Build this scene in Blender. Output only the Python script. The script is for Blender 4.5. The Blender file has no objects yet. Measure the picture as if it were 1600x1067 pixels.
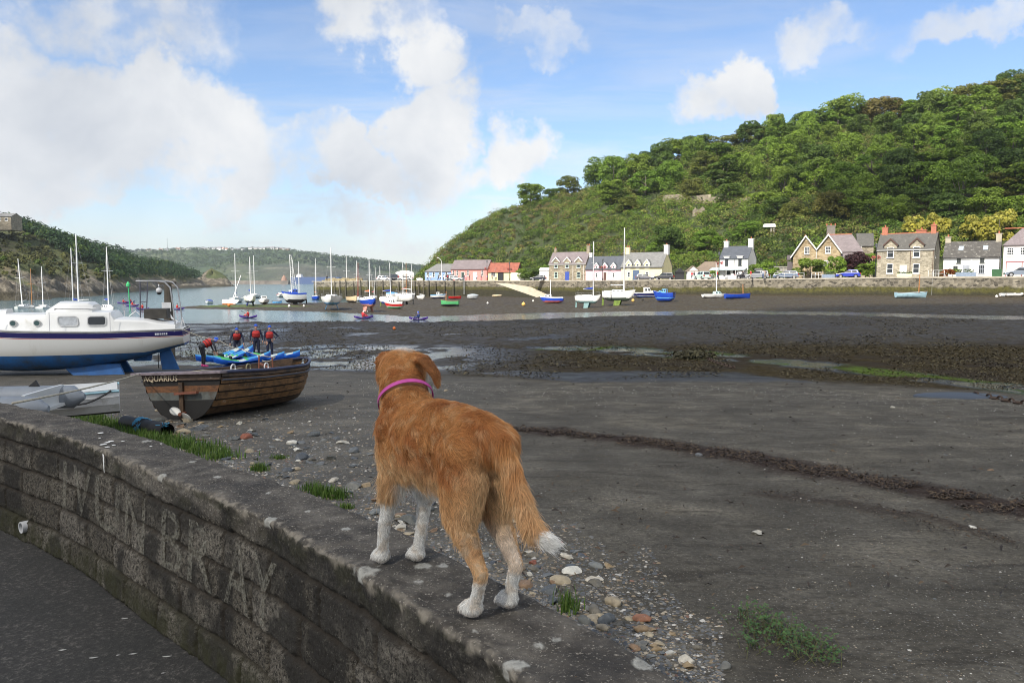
import bpy, bmesh, math, random
import numpy as np
from math import sin, cos, tan, atan, atan2, pi, radians, sqrt, hypot
from mathutils import Vector, Matrix
random.seed(7)
RNG = np.random.default_rng(11)
S = bpy.context.scene
COL = S.collection
# ---------------------------------------------------------------- camera
CAM_Z = 1.75
PITCH = radians(4.34)
F = 1244.0
cd = bpy.data.cameras.new('camera'); cam = bpy.data.objects.new('camera', cd); COL.objects.link(cam)
cam.location = (0, 0, CAM_Z); cam.rotation_euler = (pi/2-PITCH, 0, 0)
cd.sensor_width = 36; cd.lens = 28; cd.sensor_fit = 'HORIZONTAL'; cd.clip_start = 0.05; cd.clip_end = 20000
S.camera = cam
CP, SP = cos(PITCH), sin(PITCH)

def ray(px, py):
    v = (px-800)/F; w = (533.5-py)/F
    return (v, CP + w*SP, w*CP - SP)
def P(px, py, Y):                       # survey: the world point seen at a photo pixel, Y metres ahead
    d = ray(px, py); t = Y/d[1]
    return Vector((d[0]*t, Y, CAM_Z + d[2]*t))
def PZ(px, py, z):                      # where the sight line meets the level z
    d = ray(px, py); t = (z-CAM_Z)/d[2]
    return Vector((d[0]*t, d[1]*t, z))
def XY(px, Y, z=0.0):                   # point in the sight plane px at depth Y and level z
    zc = Y*CP - (z-CAM_Z)*SP
    return Vector(((px-800)/F*zc, Y, z))
def topix(x, y, z):
    dz = z-CAM_Z
    zc = y*CP - dz*SP
    yc = y*SP + dz*CP
    return 800+F*x/zc, 533.5-F*yc/zc

# ---------------------------------------------------------------- noise
def _hash(i, j, k, s):
    n = (i*374761393 + j*668265263 + k*2147483647 + s*1274126177) & 0xFFFFFFFF
    n = ((n ^ (n >> 13))*1274126177) & 0xFFFFFFFF
    n = (n ^ (n >> 16)) & 0xFFFFFFFF
    return n.astype(np.float64)/4294967295.0
def vnoise(x, y, z=None, s=0):
    x = np.asarray(x, float); y = np.asarray(y, float)
    z = np.zeros_like(x) if z is None else np.asarray(z, float)
    i = np.floor(x).astype(np.int64); j = np.floor(y).astype(np.int64); k = np.floor(z).astype(np.int64)
    u = x-i; v = y-j; w = z-k
    u = u*u*(3-2*u); v = v*v*(3-2*v); w = w*w*(3-2*w)
    r = 0
    for a in (0, 1):
        for b in (0, 1):
            for c in (0, 1):
                r = r + _hash(i+a, j+b, k+c, s)*(u if a else 1-u)*(v if b else 1-v)*(w if c else 1-w)
    return r
def fbm(x, y, z=None, o=4, s=0, g=0.5):
    a = 1.0; t = 0; n = 0; f = 1.0
    for q in range(o):
        t = t + a*vnoise(np.asarray(x)*f, np.asarray(y)*f, None if z is None else np.asarray(z)*f, s+q*17); n += a
        a *= g; f *= 2.03
    return t/n
def sstep(a, b, x):
    t = np.clip((x-a)/(b-a), 0, 1); return t*t*(3-2*t)

class TPS:
    def __init__(self, pts, lam=1e-3):
        p = np.array([(q[0], q[1], q[2]) for q in pts], float)
        self.c = p[:, :2].mean(0); self.sc = np.abs(p[:, :2]-self.c).max()
        self.x = (p[:, :2]-self.c)/self.sc
        n = len(p); K = self.U(self.x, self.x) + lam*np.eye(n)
        Q = np.hstack([np.ones((n, 1)), self.x])
        A = np.block([[K, Q], [Q.T, np.zeros((3, 3))]])
        self.w = np.linalg.solve(A, np.concatenate([p[:, 2], np.zeros(3)]))
    @staticmethod
    def U(a, b):
        d2 = ((a[:, None, :]-b[None, :, :])**2).sum(2)
        return 0.5*d2*np.log(d2+1e-12)
    def __call__(self, X, Y):
        X = np.asarray(X, float); sh = X.shape
        q = np.stack([X.ravel(), np.asarray(Y, float).ravel()], 1); q = (q-self.c)/self.sc
        out = np.empty(len(q)); n = len(self.x)
        for i in range(0, len(q), 40000):
            b = q[i:i+40000]
            out[i:i+40000] = self.U(b, self.x) @ self.w[:n] + self.w[n] + b @ self.w[n+1:]
        return out.reshape(sh)

# ---------------------------------------------------------------- materials
_mats = {}
class NT:
    def __init__(self, mat):
        self.t = mat.node_tree; self.t.nodes.clear()
    def n(self, typ, ins=None, **kw):
        nd = self.t.nodes.new(typ)
        for k, v in kw.items(): setattr(nd, k, v)
        for k, v in (ins or {}).items():
            s = nd.inputs[k]
            if isinstance(v, bpy.types.NodeSocket): self.t.links.new(v, s)
            else: s.default_value = v
        return nd
    def l(self, a, b): self.t.links.new(a, b)
    def noise(self, vec, scale, detail=4, rough=.55, dist=0.0):
        return self.n('ShaderNodeTexNoise', {'Vector': vec, 'Scale': scale, 'Detail': detail, 'Roughness': rough, 'Distortion': dist}).outputs[0]
    def ramp(self, fac, stops, interp='LINEAR'):
        r = self.n('ShaderNodeValToRGB', {'Fac': fac}); e = r.color_ramp; e.interpolation = interp
        while len(e.elements) < len(stops): e.elements.new(0.5)
        for el, (p, c) in zip(e.elements, stops):
            el.position = p; el.color = c if len(c) == 4 else (*c, 1)
        return r.outputs[0]
    def mix(self, fac, a, b, mode='MIX'):
        m = self.n('ShaderNodeMix', data_type='RGBA', blend_type=mode)
        for k, v in ((0, fac), (6, a), (7, b)):
            if isinstance(v, bpy.types.NodeSocket): self.l(v, m.inputs[k])
            else: m.inputs[k].default_value = v if k == 0 else ((*v, 1) if len(v) == 3 else v)
        return m.outputs[2]
    def math(self, op, a, b=0.0, clamp=False):
        m = self.n('ShaderNodeMath', operation=op, use_clamp=clamp)
        for k, v in ((0, a), (1, b)):
            if isinstance(v, bpy.types.NodeSocket): self.l(v, m.inputs[k])
            else: m.inputs[k].default_value = v
        return m.outputs[0]
    def mrange(self, v, a, b, c=0., d=1., smooth=True):
        m = self.n('ShaderNodeMapRange', {'Value': v, 'From Min': a, 'From Max': b, 'To Min': c, 'To Max': d})
        if smooth: m.interpolation_type = 'SMOOTHSTEP'
        return m.outputs[0]
    def attr(self, name): return self.n('ShaderNodeAttribute', attribute_name=name)
    def coord(self, which='Object'): return self.n('ShaderNodeTexCoord').outputs[which]
    def pos(self): return self.n('ShaderNodeNewGeometry').outputs['Position']
    def bsdf(self, color, rough=.6, bump=None, bstr=.3, bdist=.05, metal=0., spec=.5, **kw):
        ins = {'Base Color': color if isinstance(color, bpy.types.NodeSocket) else ((*color, 1) if len(color) == 3 else color),
               'Roughness': rough, 'Metallic': metal, 'Specular IOR Level': spec}
        ins.update(kw)
        b = self.n('ShaderNodeBsdfPrincipled', ins)
        if bump is not None:
            bp = self.n('ShaderNodeBump', {'Height': bump, 'Strength': bstr, 'Distance': bdist})
            self.l(bp.outputs[0], b.inputs['Normal'])
        self.out(b.outputs[0]); return b
    def out(self, s, vol=None):
        o = self.n('ShaderNodeOutputMaterial')
        if s is not None: self.l(s, o.inputs['Surface'])
        if vol is not None: self.l(vol, o.inputs['Volume'])
def newmat(name):
    m = bpy.data.materials.new(name); m.use_nodes = True; return m, NT(m)
def M(name, col=(.5, .5, .5), rough=.55, var=.18, scale=3.0, bump=0.0, bscale=None, metal=0., dirt=0.0, dirtcol=(.08, .07, .05), spec=.5, coat=0.0):
    """plain painted / weathered surface with noise in its tone and relief"""
    if name in _mats: return _mats[name]
    m, t = newmat(name); c = t.coord()
    n1 = t.noise(c, scale, 5)
    lo = tuple(x*(1-var) for x in col); hi = tuple(min(1, x*(1+var)) for x in col)
    cc = t.ramp(n1, [(.3, lo), (.7, hi)])
    if dirt:
        n2 = t.noise(c, scale*.7, 6, .65, .4)
        cc = t.mix(t.mrange(n2, .62-dirt*.35, .75), cc, dirtcol)
    r = t.math('ADD', rough-.06, t.math('MULTIPLY', n1, .12))
    kw = {'Coat Weight': coat} if coat else {}
    t.bsdf(cc, r, t.noise(c, bscale or scale*6, 4) if bump else None, bump, .02, metal, spec, **kw)
    _mats[name] = m; return m

# ---------------------------------------------------------------- mesh building
class MB:
    def __init__(self): self.v = []; self.f = []; self.m = []
    def add(self, vs, fs, m=0):
        o = len(self.v); self.v += [tuple(x) for x in vs]
        for f in fs: self.f.append(tuple(i+o for i in f)); self.m.append(m)
        return self
    def box(self, a, b, m=0, taper=0.0):
        x0, y0, z0 = a; x1, y1, z1 = b; tx = (x1-x0)*taper/2; ty = (y1-y0)*taper/2
        vs = [(x0, y0, z0), (x1, y0, z0), (x1, y1, z0), (x0, y1, z0),
              (x0+tx, y0+ty, z1), (x1-tx, y0+ty, z1), (x1-tx, y1-ty, z1), (x0+tx, y1-ty, z1)]
        return self.add(vs, [(0, 3, 2, 1), (4, 5, 6, 7), (0, 1, 5, 4), (1, 2, 6, 5), (2, 3, 7, 6), (3, 0, 4, 7)], m)
    def prism(self, poly, axis, a, b, m=0):
        """polygon (list of 2-tuples) extruded along axis ('x','y','z') from a to b"""
        def mk(p, h): return {'x': (h, p[0], p[1]), 'y': (p[0], h, p[1]), 'z': (p[0], p[1], h)}[axis]
        n = len(poly); vs = [mk(p, a) for p in poly] + [mk(p, b) for p in poly]
        fs = [tuple(range(n))[::-1], tuple(range(n, 2*n))] + [(i, (i+1) % n, n+(i+1) % n, n+i) for i in range(n)]
        return self.add(vs, fs, m)
    def tube(self, path, r, seg=8, m=0, cap=True):
        path = [Vector(p) for p in path]; n = len(path)
        rs = r if isinstance(r, (list, tuple)) else [r]*n
        rings = []; up = None
        for i, p in enumerate(path):
            d = (path[min(i+1, n-1)]-path[max(i-1, 0)])
            d = d.normalized() if d.length > 1e-9 else Vector((0, 0, 1))
            if up is None or abs(up.dot(d)) > .98:
                up = Vector((0, 0, 1)) if abs(d.z) < .9 else Vector((1, 0, 0))
            a = d.cross(up).normalized(); b = a.cross(d).normalized(); up = b
            rings.append([p + (a*cos(2*pi*k/seg) + b*sin(2*pi*k/seg))*rs[i] for k in range(seg)])
        vs = [q for rg in rings for q in rg]; fs = []
        for i in range(n-1):
            for k in range(seg):
                k2 = (k+1) % seg; fs.append((i*seg+k, i*seg+k2, (i+1)*seg+k2, (i+1)*seg+k))
        if cap: fs += [tuple(range(seg))[::-1], tuple((n-1)*seg+k for k in range(seg))]
        return self.add(vs, fs, m)
    def ball(self, c, r, m=0, nu=12, nv=8):
        rx, ry, rz = (r, r, r) if isinstance(r, (int, float)) else r
        vs = [(c[0], c[1], c[2]-rz)]
        for j in range(1, nv):
            a = -pi/2+pi*j/nv
            vs += [(c[0]+rx*cos(a)*cos(2*pi*i/nu), c[1]+ry*cos(a)*sin(2*pi*i/nu), c[2]+rz*sin(a)) for i in range(nu)]
        vs.append((c[0], c[1], c[2]+rz)); fs = []
        for i in range(nu):
            fs.append((0, 1+(i+1) % nu, 1+i)); fs.append((len(vs)-1, 1+(nv-2)*nu+i, 1+(nv-2)*nu+(i+1) % nu))
        for j in range(nv-2):
            for i in range(nu):
                a = 1+j*nu+i; b = 1+j*nu+(i+1) % nu; fs.append((a, b, b+nu, a+nu))
        return self.add(vs, fs, m)
    def loft(self, rings, m=0, closed=False, capa=False, capb=False, mf=None):
        n = len(rings[0]); vs = [p for r in rings for p in r]; o = len(self.v); self.v += [tuple(p) for p in vs]
        for i in range(len(rings)-1):
            for k in range(n if closed else n-1):
                k2 = (k+1) % n
                self.f.append((o+i*n+k, o+i*n+k2, o+(i+1)*n+k2, o+(i+1)*n+k)); self.m.append(mf(i, k) if mf else m)
        if capa: self.f.append(tuple(o+k for k in range(n))[::-1]); self.m.append(m if not mf else mf(0, 0))
        if capb: self.f.append(tuple(o+(len(rings)-1)*n+k for k in range(n))); self.m.append(m if not mf else mf(len(rings)-2, 0))
        return self
    def xf(self, mat):
        self.v = [tuple(mat @ Vector(p)) for p in self.v]; return self
    def build(self, name, mats, parent=None, smooth=False, bevel=0.0, fix=True):
        me = bpy.data.meshes.new(name); me.from_pydata(self.v, [], self.f)
        for mm in (mats if isinstance(mats, (list, tuple)) else [mats]): me.materials.append(mm)
        me.polygons.foreach_set('material_index', self.m)
        if fix:
            bm = bmesh.new(); bm.from_mesh(me); bmesh.ops.recalc_face_normals(bm, faces=bm.faces); bm.to_mesh(me); bm.free()
        if smooth is True: me.polygons.foreach_set('use_smooth', [True]*len(me.polygons))
        elif smooth:
            me.polygons.foreach_set('use_smooth', [True]*len(me.polygons)); me.set_sharp_from_angle(angle=radians(smooth))
        o = bpy.data.objects.new(name, me); COL.objects.link(o)
        if parent is not None: o.parent = parent
        if bevel:
            b = o.modifiers.new('edge', 'BEVEL'); b.width = bevel; b.segments = 2; b.limit_method = 'ANGLE'
        return o

def tag(o, label=None, cat=None, group=None, kind=None):
    if label: o['label'] = label
    if cat: o['category'] = cat
    if group: o['group'] = group
    if kind: o['kind'] = kind
    return o
def thing(name, label, cat, loc=(0, 0, 0), rz=0.0, group=None):
    o = bpy.data.objects.new(name, None); o.empty_display_size = .2; COL.objects.link(o)
    o.location = loc; o.rotation_euler = (0, 0, rz); return tag(o, label, cat, group)
def npmesh(name, V, Fc, mats, smooth=False, parent=None, attrs=None, colors=None):
    """fast mesh from numpy; Fc (n,3) or (n,4)"""
    me = bpy.data.meshes.new(name); V = np.ascontiguousarray(V, np.float32); Fc = np.ascontiguousarray(Fc, np.int32)
    k = Fc.shape[1]
    me.vertices.add(len(V)); me.vertices.foreach_set('co', V.ravel())
    me.loops.add(Fc.size); me.loops.foreach_set('vertex_index', Fc.ravel())
    me.polygons.add(len(Fc)); me.polygons.foreach_set('loop_start', np.arange(0, Fc.size, k, dtype=np.int32))
    if smooth: me.polygons.foreach_set('use_smooth', np.ones(len(Fc), bool))
    me.update(calc_edges=True)
    for a, d in (attrs or {}).items():
        at = me.attributes.new(a, 'FLOAT', 'POINT'); at.data.foreach_set('value', np.ascontiguousarray(d, np.float32).ravel())
    for a, d in (colors or {}).items():
        at = me.attributes.new(a, 'FLOAT_COLOR', 'POINT')
        d = np.asarray(d, np.float32)
        if d.shape[1] == 3: d = np.hstack([d, np.ones((len(d), 1), np.float32)])
        at.data.foreach_set('color', np.ascontiguousarray(d).ravel())
    for mm in (mats if isinstance(mats, (list, tuple)) else [mats]): me.materials.append(mm)
    o = bpy.data.objects.new(name, me); COL.objects.link(o)
    if parent is not None: o.parent = parent
    return o
def gridfaces(nr, nc):
    a = np.arange(nr*nc).reshape(nr, nc)
    return np.stack([a[:-1, :-1].ravel(), a[:-1, 1:].ravel(), a[1:, 1:].ravel(), a[1:, :-1].ravel()], 1)
def copytree(o, parent=None):
    c = o.copy(); COL.objects.link(c); c.parent = parent
    for ch in list(o.children): copytree(ch, c)
    return c
def remeshed(mb, name, voxel, smooth=4, fac=.5):
    """one continuous skin over overlapping primitives; returns evaluated mesh datablock"""
    o = mb.build(name, [], fix=True)
    r = o.modifiers.new('r', 'REMESH'); r.mode = 'VOXEL'; r.voxel_size = voxel; r.use_smooth_shade = True
    if smooth:
        s = o.modifiers.new('s', 'SMOOTH'); s.factor = fac; s.iterations = smooth
    dg = bpy.context.evaluated_depsgraph_get(); dg.update()
    me = bpy.data.meshes.new_from_object(o.evaluated_get(dg)); me.name = name
    old = o.data; bpy.data.objects.remove(o); bpy.data.meshes.remove(old)
    me.polygons.foreach_set('use_smooth', [True]*len(me.polygons))
    return me
def capsule(mb, pts, rs, seg=12, m=0):
    """tapered limb with round ends through the joints"""
    mb.tube(pts, rs, seg, m)
    for p, r in zip(pts, rs): mb.ball(p, r, m, seg, 8)
# ---------------------------------------------------------------- light and sky
SUN_EL = radians(43); SUN_H = Vector((-.55, -.835)).normalized()
SUN = Vector((SUN_H.x*cos(SUN_EL), SUN_H.y*cos(SUN_EL), sin(SUN_EL)))
sl = bpy.data.lights.new('sun', 'SUN'); so = bpy.data.objects.new('sun', sl); COL.objects.link(so)
sl.energy = 5.0; sl.angle = radians(.6); sl.color = (1, .94, .84)
so.rotation_euler = SUN.to_track_quat('Z', 'Y').to_euler(); so.location = (-60, -80, 120)
W = bpy.data.worlds.new('World'); S.world = W; W.use_nodes = True
t = NT(W)
sky = t.n('ShaderNodeTexSky', sky_type='NISHITA', sun_disc=False, sun_elevation=SUN_EL, sun_rotation=atan2(SUN.x, SUN.y),
          air_density=1.0, dust_density=.6, ozone_density=2.0)
skyc = t.mix(1.0, sky.outputs[0], (1.08, 1.13, 1.24), 'MULTIPLY')
d = t.coord('Generated')
dn = t.n('ShaderNodeVectorMath', operation='NORMALIZE', ins={0: d}).outputs[0]
sep = t.n('ShaderNodeSeparateXYZ', {0: dn})
zc = t.math('MAXIMUM', sep.outputs[2], .02)
# flat deck of clouds seen in perspective: direction divided by height
pl = t.n('ShaderNodeVectorMath', operation='DIVIDE', ins={0: dn, 1: t.n('ShaderNodeCombineXYZ', {0: t.math('ADD', zc, .13), 1: t.math('ADD', zc, .13), 2: 1.0}).outputs[0]}).outputs[0]
wob = t.n('ShaderNodeTexNoise', {'Vector': dn, 'Scale': 3.2, 'Detail': 9, 'Roughness': .62})
wv = t.n('ShaderNodeVectorMath', operation='SUBTRACT', ins={0: wob.outputs['Color'], 1: (.5, .5, .5)}).outputs[0]
def cloudblob(px, py, wx, wy, dens, warp=.36):
    """a cumulus bank in a given compass direction and height"""
    c = Vector(ray(px, py)).normalized()
    w2 = t.n('ShaderNodeVectorMath', operation='SCALE', ins={0: wv, 'Scale': warp}).outputs[0]
    a = t.n('ShaderNodeVectorMath', operation='ADD', ins={0: dn, 1: w2}).outputs[0]
    s_ = t.n('ShaderNodeVectorMath', operation='SUBTRACT', ins={0: a, 1: tuple(c)}).outputs[0]
    m_ = t.n('ShaderNodeVectorMath', operation='MULTIPLY', ins={0: s_, 1: (F/wx, F/wx, F/wy)}).outputs[0]
    ln = t.n('ShaderNodeVectorMath', operation='LENGTH', ins={0: m_}).outputs['Value']
    return t.mrange(ln, 1.05, .45, 0, dens)
BL = [(110, 215, 300, 140, .95), (340, 235, 240, 130, 1.0), (230, 140, 120, 70, .9), (60, 330, 260, 80, .75),
      (590, 40, 130, 90, .95), (660, 180, 90, 110, .95), (620, 240, 170, 60, .8), (800, 215, 95, 80, .85), (500, 215, 150, 50, .75),
      (1170, 140, 65, 75, .9), (1110, 190, 80, 60, .7), (1340, 60, 110, 55, .55), (200, 20, 190, 90, .62), (20, 60, 110, 90, .7), (830, 45, 130, 45, .45),
      (1520, 60, 150, 45, .5), (560, 330, 420, 60, .55), (300, 340, 300, 40, .6)]
acc = None
for b in BL:
    v = cloudblob(*b); acc = v if acc is None else t.math('MAXIMUM', acc, v)
deck = t.n('ShaderNodeTexNoise', {'Vector': pl, 'Scale': 1.1, 'Detail': 8, 'Roughness': .58, 'Distortion': .3}).outputs[0]
front = t.mrange(sep.outputs[1], .35, .7)              # the bank ahead of the camera is placed above; elsewhere a broken deck
dk = t.math('MULTIPLY', t.mrange(deck, .34, .50, 0, .95), t.math('SUBTRACT', 1.0, front))
thin = t.math('MULTIPLY', t.mrange(t.noise(t.n('ShaderNodeVectorMath', operation='MULTIPLY', ins={0: pl, 1: (.6, 1.4, 1)}).outputs[0], 1.6, 8, .6, .6), .44, .70, 0, .55), t.mrange(sep.outputs[2], .0, .25, 1.3, .55))
low = t.mrange(sep.outputs[2], .15, .0, 0, .55)
det = t.n('ShaderNodeTexNoise', {'Vector': dn, 'Scale': 9.0, 'Detail': 8, 'Roughness': .6}).outputs[0]
det2 = t.n('ShaderNodeTexNoise', {'Vector': dn, 'Scale': 24.0, 'Detail': 6, 'Roughness': .6}).outputs[0]
cum = t.math('MULTIPLY', acc, t.math('MULTIPLY', t.mrange(det, .32, .56, .50, 1.2), t.mrange(det2, .3, .6, .78, 1.1)))
cov = t.math('MAXIMUM', t.math('MAXIMUM', t.mrange(cum, .08, .92, 0, .98), dk), t.math('MAXIMUM', thin, low))
cov = t.math('MINIMUM', cov, 1.0)
shade = t.math('ADD', t.math('MULTIPLY', t.noise(dn, 5.0, 6, .55, .2), .8), t.math('MULTIPLY', det, .2))
ccol = t.ramp(shade, [(.36, (4.5, 4.75, 5.15)), (.50, (5.7, 5.85, 6.05)), (.64, (6.8, 6.8, 6.75))])
fin = t.mix(cov, skyc, ccol)
bg = t.n('ShaderNodeBackground', {'Color': fin, 'Strength': .10})
o_ = t.n('ShaderNodeOutputWorld'); t.l(bg.outputs[0], o_.inputs[0])
S.view_settings.view_transform = 'Standard'; S.view_settings.look = 'None'; S.view_settings.exposure = 0.55; S.view_settings.gamma = 1
S.cycles.use_denoising = True; S.cycles.filter_width = 1.0
S.cycles.max_bounces = 6; S.cycles.transparent_max_bounces = 12; S.cycles.volume_bounces = 0; S.cycles.diffuse_bounces = 3
S.cycles.caustics_reflective = False; S.cycles.caustics_refractive = False

# ---------------------------------------------------------------- beach and mudflat
WATER_Z = -3.25
ctl = []
def col(px, seq):
    for py, Y in seq: ctl.append(P(px, py, Y))
near = [(1067, 3.6), (850, 6.4), (750, 9.5), (650, 16.7), (600, 25.4)]
for px in (900, 1300, 1700, 2100): col(px, near)
for px in (-500, -100, 300, 600): col(px, near[2:] + [(560, 40)])
col(1300, [(570, 33), (545, 43), (520, 58), (505, 72), (490, 90), (478, 104), (464, 132)])
col(1600, [(615, 22), (570, 32), (545, 41), (520, 54), (505, 67), (496, 77), (480, 95), (463, 116)])
col(2000, [(600, 24), (545, 41), (505, 65), (480, 90), (463, 105)])
col(1000, [(560, 37), (545, 45), (520, 63), (505, 80), (489, 106), (475, 135), (460, 168)])
col(800, [(560, 39), (520, 67), (500, 95), (493, 108), (480, 138), (466, 188)])
col(650, [(560, 40), (520, 71), (500, 100), (485, 133), (472, 175), (464, 212)])
col(450, [(520, 71), (503, 97), (484, 136), (478, 150), (474, 165)])
col(300, [(520, 71), (505, 93), (478, 150)])
col(0, [(530, 62), (512, 84)])
col(-400, [(530, 62), (510, 86)])
for px_, Y_, z_ in ((300, 118, -3.5), (220, 110, -3.5), (100, 106, -3.6), (-100, 106, -3.6), (-400, 106, -3.7), (100, 150, -4.4), (240, 150, -4.2), (330, 175, -4.2), (420, 185, -4.0), (390, 118, -3.3), (340, 149, -3.05), (400, 149, -3.0)): ctl.append(XY(px_, Y_, z_))
for X, Y, z in ((-80, 190, -4.6), (-140, 190, -4.8), (-60, 260, -4.8), (-180, 300, -6), (-10, 240, -3.2), (-40, 205, -3.5), (-200, 130, -4.0), (-160, 90, -3.2), (120, 140, 0), (150, 100, 0), (40, 210, -1.8), (100, 180, 0), (0, 1.0, -.08), (6, 1, -.08), (-8, 2, -.1), (-20, 4, -.2), (20, 1, -.1)):
    ctl.append(Vector((X, Y, z)))
ground0 = TPS(ctl, 1e-4)
def yline(pts, px):
    p = np.array(pts, float); return np.interp(px, p[:, 0], p[:, 1])
def band(px, py, pts):
    p = np.array(pts, float); c = np.interp(px, p[:, 0], p[:, 1]); h = np.interp(px, p[:, 0], p[:, 2])
    return 1-np.abs(py-c)/np.maximum(h, .01)
RIV = [(150, 497, 10), (300, 494, 10), (380, 493.5, 9.5), (480, 493.5, 7.5), (560, 496, 5), (660, 499, 4), (800, 494, 4.5), (1000, 488.5, 3.2), (1150, 486.5, 3.2), (1300, 487.5, 3.8), (1450, 491.5, 3.8), (1600, 495.5, 3.8), (2100, 508, 4)]
SAND = [(-400, 590), (0, 572), (300, 572), (470, 578), (600, 584), (900, 597), (1100, 592), (1200, 591), (1350, 601), (1600, 615), (2100, 640)]
WRACK = [(700, 665, 3), (800, 674, 5), (900, 681, 6), (1000, 691, 7), (1100, 706, 9), (1200, 723, 11), (1350, 752, 13), (1500, 782, 15), (1600, 801, 16), (2000, 880, 20)]
WRACK2 = [(1150, 770, 0), (1220, 775, 6), (1320, 788, 8), (1420, 808, 7), (1520, 830, 5), (1600, 850, 0)]
def land_masks(X, Y):
    z0 = ground0(X, Y)
    px, py = topix(X, Y, z0)
    n1 = fbm(X*.25, Y*.18, o=4, s=3); n2 = fbm(X*.9, Y*.6, o=4, s=9); n3 = fbm(X*3.1, Y*2.2, o=4, s=21)
    jit = (n1-.5)*10 + (n2-.5)*8
    far = sstep(4, -4, py - yline(SAND, px) + jit*.7)                       # 1 = mudflat, 0 = dry beach
    riv = np.clip(band(px, py + (n1-.5)*3.0, RIV), -1, 1)
    riv = np.where(px < 200, -1, riv)
    pool = sstep(-.1, .35, band(px, py+jit*.35, [(740, 582, 0), (800, 584, 6), (900, 590, 9), (1050, 588, 10), (1150, 590, 9), (1230, 595, 2), (1300, 600, 0)]))
    pool = np.where((px < 740) | (px > 1300), 0, pool)
    strm = sstep(-.3, .4, band(px, py+jit*.25, [(820, 543, 0), (900, 545, 5), (1000, 550, 6), (1100, 555, 7), (1250, 568, 7), (1400, 585, 7), (1600, 609, 7), (2000, 660, 8)]))
    strm = np.where(px < 820, 0, strm)
    shim = sstep(535, 545, py)*sstep(583, 574, py)*sstep(900, 640, px) + .8*sstep(500, 512, py)*sstep(556, 545, py)*sstep(560, 300, px)*sstep(560, 380, px)
    shim = np.clip(shim, 0, 1)*sstep(.44, .56, fbm(X*.35, Y*.22, o=5, s=31, g=.62))
    specks = sstep(.66, .72, fbm(X*.22, Y*.12, o=4, s=41))*far*.6*sstep(505, 515, py)*sstep(1000, 700, px)
    wet = np.clip(np.maximum.reduce([pool*.5, strm*sstep(.38, .55, n2), shim*far, specks]), 0, 1)
    algae = strm*sstep(.42, .6, fbm(X*.5, Y*.3, o=3, s=55))*sstep(1000, 1100, px+300*n1) + .9*sstep(0, .5, band(px, py, [(820, 546, 0), (900, 545, 3), (960, 546, 3), (1010, 548, 0)]))*(px > 820)*(px < 1010)
    algae = algae + sstep(0, .6, band(px, py, [(300, 479, 0), (350, 478.5, 2.2), (420, 478, 2.2), (500, 479, 0)]))*(px < 500)*(px > 300)*.9
    weed = far*(1-wet)*sstep(.30, .50, n2*.6+n1*.4)
    smooth_mud = sstep(505, 515, py)*sstep(548, 530, py)*sstep(480, 330, px)
    weed = weed*(1-smooth_mud)
    wr = np.maximum(sstep(-.4, .6, band(px, py+(n3-.5)*10+(n2-.5)*8, WRACK))*(px > 700), .6*sstep(0, .8, band(px, py+(n3-.5)*12, WRACK2))*(px > 1150)*(px < 1600))
    return z0, px, py, far, riv, wet, np.clip(algae, 0, 1), weed, wr, n1, n2, n3
def ground(X, Y):
    X = np.atleast_1d(np.asarray(X, float)); Y = np.atleast_1d(np.asarray(Y, float))
    z0, px, py, far, riv, wet, algae, weed, wr, n1, n2, n3 = land_masks(X, Y)
    z = z0 + weed*(n3-.45)*.22*sstep(20, 45, Y) + weed*(fbm(X*1.3, Y*.9, o=3, s=77)-.5)*.25*sstep(25, 60, Y)
    z = z + (1-far)*((n2-.5)*.07 + (n3-.5)*.035*sstep(40, 6, Y)) + wr*.02
    z = z - sstep(-.4, .6, riv)*.35
    return z
def G(px, py):
    """point of the beach seen at a photo pixel"""
    d = ray(px, py); lo, hi = 2.0, 300.0
    ts = np.exp(np.linspace(np.log(2.5), np.log(320), 1500))
    X = d[0]*ts; Y = d[1]*ts; Z = CAM_Z + d[2]*ts
    h = ground(X, Y) - Z
    k = np.argmax(h > 0)
    if h[k] <= 0: k = len(ts)-1
    a = ts[max(k-1, 0)]; b = ts[k]; h0 = h[max(k-1, 0)]; h1 = h[k]
    q = a + (b-a)*(0-h0)/(h1-h0+1e-9)
    return Vector((d[0]*q, d[1]*q, CAM_Z + d[2]*q))
def gz(x, y): return float(ground(x, y)[0])

rows = np.concatenate([np.geomspace(1.2, 30, 330), np.geomspace(30.2, 260, 330)])
cols = np.concatenate([np.linspace(-1.5, -.68, 60), np.linspace(-.675, .675, 560), np.linspace(.68, 1.5, 60)])
GY, GT = np.meshgrid(rows, cols, indexing='ij'); GX = GY*GT
z0, px, py, far, riv, wet, algae, weed, wr, n1, n2, n3 = land_masks(GX, GY)
GZ = ground(GX.ravel(), GY.ravel()).reshape(GX.shape)
m, t = newmat('mud and sand'); pos = t.pos()
nA = t.noise(pos, 1.3, 6, .6); nB = t.noise(pos, 22, 5, .65); nC = t.noise(pos, 70, 3, .6); nD = t.noise(pos, .35, 5, .6, .5)
sand = t.ramp(nA, [(.3, (.060, .054, .043)), (.5, (.096, .087, .070)), (.72, (.165, .15, .122))])
sand = t.mix(t.mrange(nD, .45, .68, 0, .6), sand, t.mix(1.0, sand, (1.75, 1.7, 1.6), 'MULTIPLY')); nE = t.noise(t.n('ShaderNodeVectorMath', operation='MULTIPLY', ins={0: pos, 1: (.7, 3.2, 1)}).outputs[0], 1.6, 6, .65)
sand = t.mix(t.mrange(nE, .54, .66, 0, .7), sand, (.042, .036, .028))
sand = t.mix(t.mrange(nB, .35, .7, 0, .75), sand, (.040, .036, .029))
sand = t.mix(t.mrange(nC, .60, .70, 0, .7), sand, (.34, .31, .26))
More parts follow.
